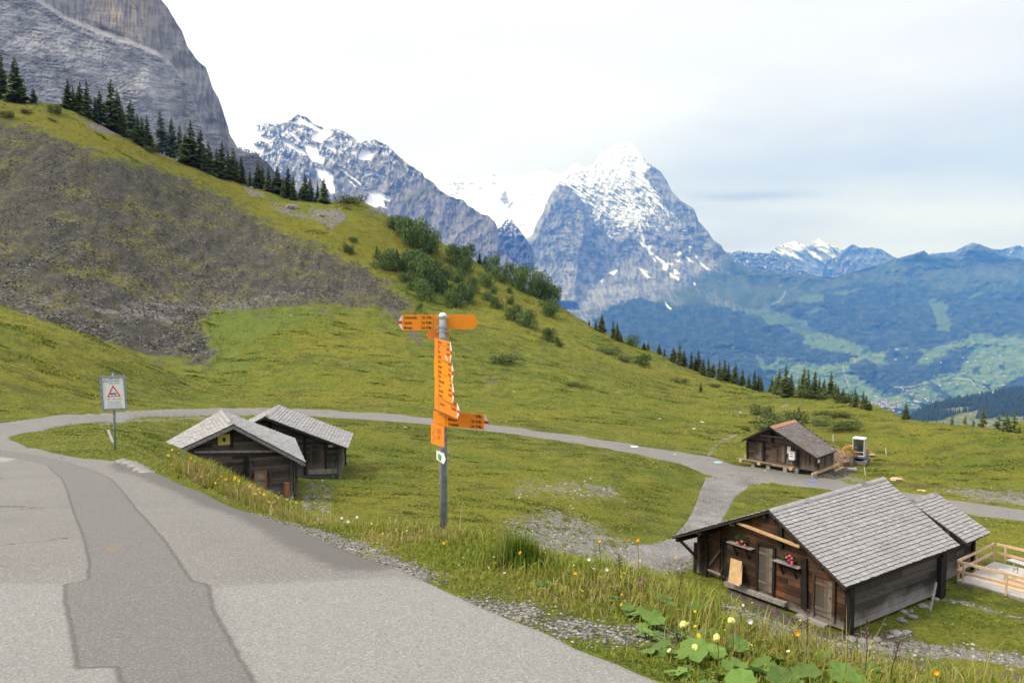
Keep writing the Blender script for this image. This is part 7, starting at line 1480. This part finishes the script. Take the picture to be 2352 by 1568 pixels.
pebbles('path_gravel', 30000, gv2, .03, .09, 'pale loose stones on the gravel ground of the hollow')
def gv3(n):
    th = rng.uniform(-.62, .1, n); r = np.exp(rng.uniform(math.log(92), math.log(215), n)); x, y = r * np.sin(th), r * np.cos(th); ok = (gatt(scree, x, y) > 2) & (rng.random(n) < sst(-.25, .3, fbm(x / 5, y / 11, 8., 3))); return x[ok], y[ok]
pebbles('scree_stones', 90000, gv3, .05, .26, 'loose dark slaty debris on the bare slope of the left hill')
# meadow flowers
def flowers(name, n, gen, cols, lab, sz=(.012, .022)):
    x, y, h_ = gen(n); m = len(x); z = Hg(x, y) + h_; s = rng.uniform(*sz, m) * (1 + .015 * np.hypot(x, y)); k8 = np.arange(6) * np.pi / 3; ring = np.stack([np.cos(k8), np.sin(k8), 0 * k8 + .2], 1); tl = rng.normal(0, .5, (m, 2))
    V = ring[None] * s[:, None, None]; V[..., 2] += V[..., 0] * tl[:, :1] + V[..., 1] * tl[:, 1:] ; V = np.concatenate([V, np.zeros((m, 1, 3))], 1) + np.stack([x, y, z], 1)[:, None]
    b0 = np.arange(m) * 7; F_ = np.concatenate([np.stack([b0 + i, b0 + (i + 1) % 6, b0 + 6], 1) for i in range(6)]); C0 = np.repeat(np.array(cols)[rng.integers(0, len(cols), m)], 7, 0)
    tag(link(name, np_mesh(name, V.reshape(-1, 3), F_, M_BL, smooth=False, cols=C0)), lab, 'flowers', kind='stuff')
def fg(n, u0, u1, v0, v1, h0, h1):
    uv = np.stack([rng.uniform(u0, u1, n), rng.uniform(v0, v1, n)], 1); P = hit(uv[:, 0], uv[:, 1], f=Hg2, t0=3.0); ok, d = dens_ok(P[:, 0], P[:, 1], 1, .12); ok &= P[:, 1] < 26; return P[ok, 0], P[ok, 1], rng.uniform(h0, h1, ok.sum())
YW = [(0.75, 0.42, 0.02), (0.70, 0.50, 0.04), (0.62, 0.30, 0.02)]
flowers('yellow_flowers', 330, lambda n: fg(n, 380, 720, 1040, 1200, .12, .30), YW, 'small yellow wild flowers on the bank by the front left hut', (.010, .018))
flowers('road_bank_flowers', 260, lambda n: fg(n, 60, 1000, 1000, 1300, .05, .18), YW + [(0.75, 0.75, 0.70), (0.28, 0.06, 0.22)], 'scattered white, yellow and purple flowers along the road bank', (.006, .012))
flowers('corner_flowers', 200, lambda n: fg(n, 1000, 2100, 1240, 1560, .06, .25), YW + [(0.75, 0.75, 0.70), (0.22, 0.05, 0.10), (0.70, 0.66, 0.30)], 'scattered small flowers in the grass at the lower right', (.005, .010))
# single flowers one can tell apart
M_STEM = simple('stem_green', (0.10, 0.13, 0.03), .8); M_PY = simple('yellow_petal', (0.85, 0.42, 0.02), .6); M_PW = simple('white_petal', (0.78, 0.78, 0.75), .6); M_PL = simple('lemon_petal', (0.72, 0.68, 0.20), .7)
FLS = [(1019, 1245, 'y', .07, 'two-tone yellow flower right of the signpost foot'), (1320, 1314, 'y', .10, 'bright orange flower in the middle of the verge'), (1376, 1240, 'y', .35, 'tall yellow flower before the gravel patch'), (1464, 1238, 'y', .36, 'tall yellow flower left of the path mouth'),
       (2148, 1541, 'y', .30, 'large orange yellow flower at the bottom right corner'), (1352, 1283, 'w', .16, 'white daisy before the gravel path'), (1393, 1306, 'w', .12, 'white daisy above the orange flower'), (785, 1188, 'w', .18, 'white daisy left of the signpost, leftmost of three'), (800, 1196, 'w', .16, 'white daisy left of the signpost, middle of three'),
       (820, 1186, 'w', .18, 'white daisy left of the signpost, rightmost of three'), (1570, 1436, 'l', .20, 'pale yellow round flower head left of the large hut'), (1680, 1428, 'l', .30, 'pale yellow round flower head below the large hut door'), (1646, 1466, 'l', .20, 'pale yellow round flower head above the big leaves'), (1597, 1490, 'l', .12, 'pale yellow flower head just over the leftmost big leaf'),
       (1722, 1425, 'w', .30, 'white ragged flower under the large hut'), (1470, 1333, 'p', .12, 'small purple and white flower in the verge'), (1830, 1452, 'y', .30, 'small orange flower under the hut step')]
M_PP = simple('purple_petal', (0.35, 0.10, 0.30), .7)
for u, v, k, hh_, lab in FLS:
    Pb = None
    for dv in (60, 40, 25, 12, 4):
        P = gp(u, v + dv * (hh_ / .2), t0=3.0)
        if P.y < 14: Pb = P; break
    if Pb is None: continue
    T0 = Vector(at(u, v, Pb.y)); o = empty('wild_flower', Pb); tag(o, lab, 'flower', 'single flowers in the verge'); dd = T0 - Pb; m_ = MB(); m_.tube([(0, 0, -.02), dd * .5 + Vector((.01, 0, 0)), dd], .0022, 5); m_.build('stem', M_STEM, o)
    m_ = MB(); rr_ = .016 * max(1, Pb.y / 9)
    if k == 'l': m_.blob(dd + Vector((0, 0, .005)), .017, 2, .22, seed=int(u), sq=(1, 1, 1.1))
    else:
        for q in range(12): a = q * math.pi / 6; c_, s__ = math.cos(a), math.sin(a); p_ = Vector((c_, -.5 + .3 * s__, s__ * .85)) * rr_; t2 = Vector((-s__, 0, c_)) * rr_ * .2; m_.add([dd, dd + p_ * .6 + t2, dd + p_, dd + p_ * .6 - t2], [(0, 1, 2, 3)])
        m_.blob(dd, rr_ * .3, 1, .1)
    m_.build('bloom', {'y': M_PY, 'w': M_PW, 'l': M_PL, 'p': M_PP}[k], o)
# dense tuft of tall grass
c0 = gp(1195, 1300, t0=4); n = 900; a = rng.uniform(0, 6.28, n); q = np.abs(rng.normal(0, .13, n)); x, y = c0.x + q * np.cos(a), c0.y + q * np.sin(a) * .8
V, F_, C0 = blades(x, y, rng.uniform(.14, .34, n) * (1 - q * 1.1), np.full(n, .008), PAL[rng.integers(0, 3, n)] * rng.uniform(.7, 1.1, n)[:, None], .55)
V = V - np.array(c0); tag(link('grass_tuft', np_mesh('grass_tuft', V, F_, M_BL, smooth=False, cols=C0), loc=c0), 'dense dark green tuft of tall grass right of the signpost', 'grass tuft')
# butterbur
t = NT('butterbur_leaf'); p0 = t.co(); nz = t.noise(14, p0, 4, .6); oi = t.n('ShaderNodeObjectInfo').outputs['Random']; c = t.ramp(nz, (0.3, (0.10, 0.190, 0.030)), (0.7, (0.185, 0.290, 0.060))); c = t.mix(1.0, c, t.ramp(oi, (0, .7), (1, 1.25)), 'MULTIPLY'); t.col(c).rough(.6); t.bump(nz, .5, .01)
tr = t.n('ShaderNodeBsdfTranslucent'); t.t.links.new(c, tr.inputs[0]); ms = t.n('ShaderNodeMixShader'); ms.inputs[0].default_value = .25; t.t.links.new(t.b.outputs[0], ms.inputs[1]); t.t.links.new(tr.outputs[0], ms.inputs[2]); t.t.links.new(ms.outputs[0], t.o.inputs[0]); M_BB = t.m
def leaf_me(seed):
    rr = random.Random(seed); V = [(0, 0, 0)]; n = 30; Fs = []
    for ring, f in ((.5, .5), (1, 1)):
        for k in range(n):
            a = k * 2 * math.pi / n; rad = 1 - .55 * math.exp(-((a - math.pi) / .28) ** 2) if True else 1
            rad *= (1 + .07 * math.sin(a * 9 + seed) + rr.uniform(-.03, .03)); z = .10 * f * f + .07 * math.sin(a * 5 + seed) * f + .06 * math.cos(a * 2) * f; V.append((math.cos(a) * rad * f, math.sin(a) * rad * f * .95, z))
    for k in range(n): Fs.append((0, 1 + k, 1 + (k + 1) % n))
    me = bpy.data.meshes.new('leaf'); F2 = Fs + [(1 + k, 1 + n + k, 1 + n + (k + 1) % n, 1 + (k + 1) % n) for k in range(n)]; me.from_pydata(V, [], F2); me.polygons.foreach_set('use_smooth', [True] * len(F2)); me.materials.append(M_BB); me.update(); return me
LM = [leaf_me(q) for q in range(4)]
BB = [(1590, 1505, 46), (1640, 1500, 34), (1690, 1490, 44), (1728, 1532, 56), (1780, 1520, 30), (1795, 1560, 40), (1662, 1545, 36), (1560, 1545, 26), (1520, 1485, 34), (1500, 1425, 36), (1462, 1400, 34), (1530, 1380, 30), (1600, 1395, 30), (1575, 1430, 24), (1850, 1545, 44), (1880, 1510, 34), (1930, 1550, 40), (1700, 1575, 44), (1620, 1575, 34),
      (1620, 1455, 28), (1555, 1460, 26), (1490, 1455, 24), (1760, 1475, 26), (1970, 1570, 34), (1400, 1372, 18), (1250, 1340, 16), (545, 1185 - 60, 9), (470, 1115, 10), (410, 1092, 9), (510, 1130, 10), (2000, 1540, 30), (1830, 1500, 28)]
BB.sort(); rk_ = 0
for u, v, w_ in BB:
    P = gp(u, v + w_ * .5, t0=3.0)
    if P.y > 22: continue
    rk_ += 1
    d = P.y * cp - P.z * sp; s_ = w_ * d / FPX * .82; o = empty('butterbur_plant', P, random.uniform(0, 6)); tag(o, 'broad green butterbur clump on the verge, %s counting from the left' % ordw(rk_), 'plant', 'butterbur plants on the verge')
    for k in range(4 if w_ > 20 else 3):
        a = k * 1.9 + random.random(); q = 0 if k == 0 else s_ * random.uniform(.7, 1.2); hz_ = s_ * random.uniform(.45, .95); kk = 1 if k == 0 else random.uniform(.45, .75)
        c1 = Vector((math.cos(a) * q, math.sin(a) * q, hz_ * (1 if k == 0 else .7))); l_ = link('leaf', LM[(k + rk_) % 4], o, c1, (random.uniform(-.45, .45), random.uniform(-.45, .45), random.uniform(0, 6))); l_.scale = (s_ * kk,) * 3
        m_ = MB(); m_.tube([(0, 0, -.03), c1 * .5 + Vector((0, 0, .02)), c1], .004, 5); m_.build('stalk', M_STEM, o)
# taller dock and hogweed stems
M_RUST = simple('rusty_seed', (0.11, 0.045, 0.022), .9)
for i, (u, v, h_) in enumerate([(1985, 1490, .28), (1850, 1470, .3), (2040, 1530, .26), (1560, 1330, .26), (1430, 1290, .26)]):
    P = gp(u, v + 70, t0=3.0)
    if P.y > 14: P = gp(u, v + 110, t0=3.0)
    if P.y > 14: continue
    o = empty('seed_stalk', P, i); tag(o, 'tall dry stalk with rusty seed head in the lower right verge, %s from the left' % ordw(1 + sorted([1985, 1850, 2040, 1560, 1430]).index(u)), 'dry stalk', 'dry seed stalks in the verge'); m_ = MB(); top = Vector((random.uniform(-.05, .05), random.uniform(-.04, .04), h_)); m_.tube([(0, 0, -.02), top * .5 + Vector((.01, 0, 0)), top], .0026, 5); m_.build('stem', M_BARK, o)
    m_ = MB()
    for k in range(16): q = top * (1 - .022 * k) + Vector((random.uniform(-.012, .012), random.uniform(-.012, .012), 0)); m_.blob(q, .0038, 1, .2)
    m_.build('seed_head', M_RUST, o)
# ------------------------------------------------------------------ haze
t = bpy.data.materials.new('haze'); t.use_nodes = True; q = t.node_tree; q.nodes.clear()
o_ = q.nodes.new('ShaderNodeOutputMaterial'); pv = q.nodes.new('ShaderNodeVolumePrincipled'); q.links.new(pv.outputs[0], o_.inputs['Volume'])
pv.inputs['Color'].default_value = (0.085, 0.285, 1.0, 1); pv.inputs['Density'].default_value = 7.1e-5; pv.inputs['Absorption Color'].default_value = (1, 1, 1, 1)
pv.inputs['Density Attribute'].default_value = ''
try: t.cycles.homogeneous_volume = True
except Exception: pass
mb = MB(); mb.box((0, 9000, 500), (40000, 21400, 5000))
hz = mb.build('haze', t); tag(hz, kind='stuff')
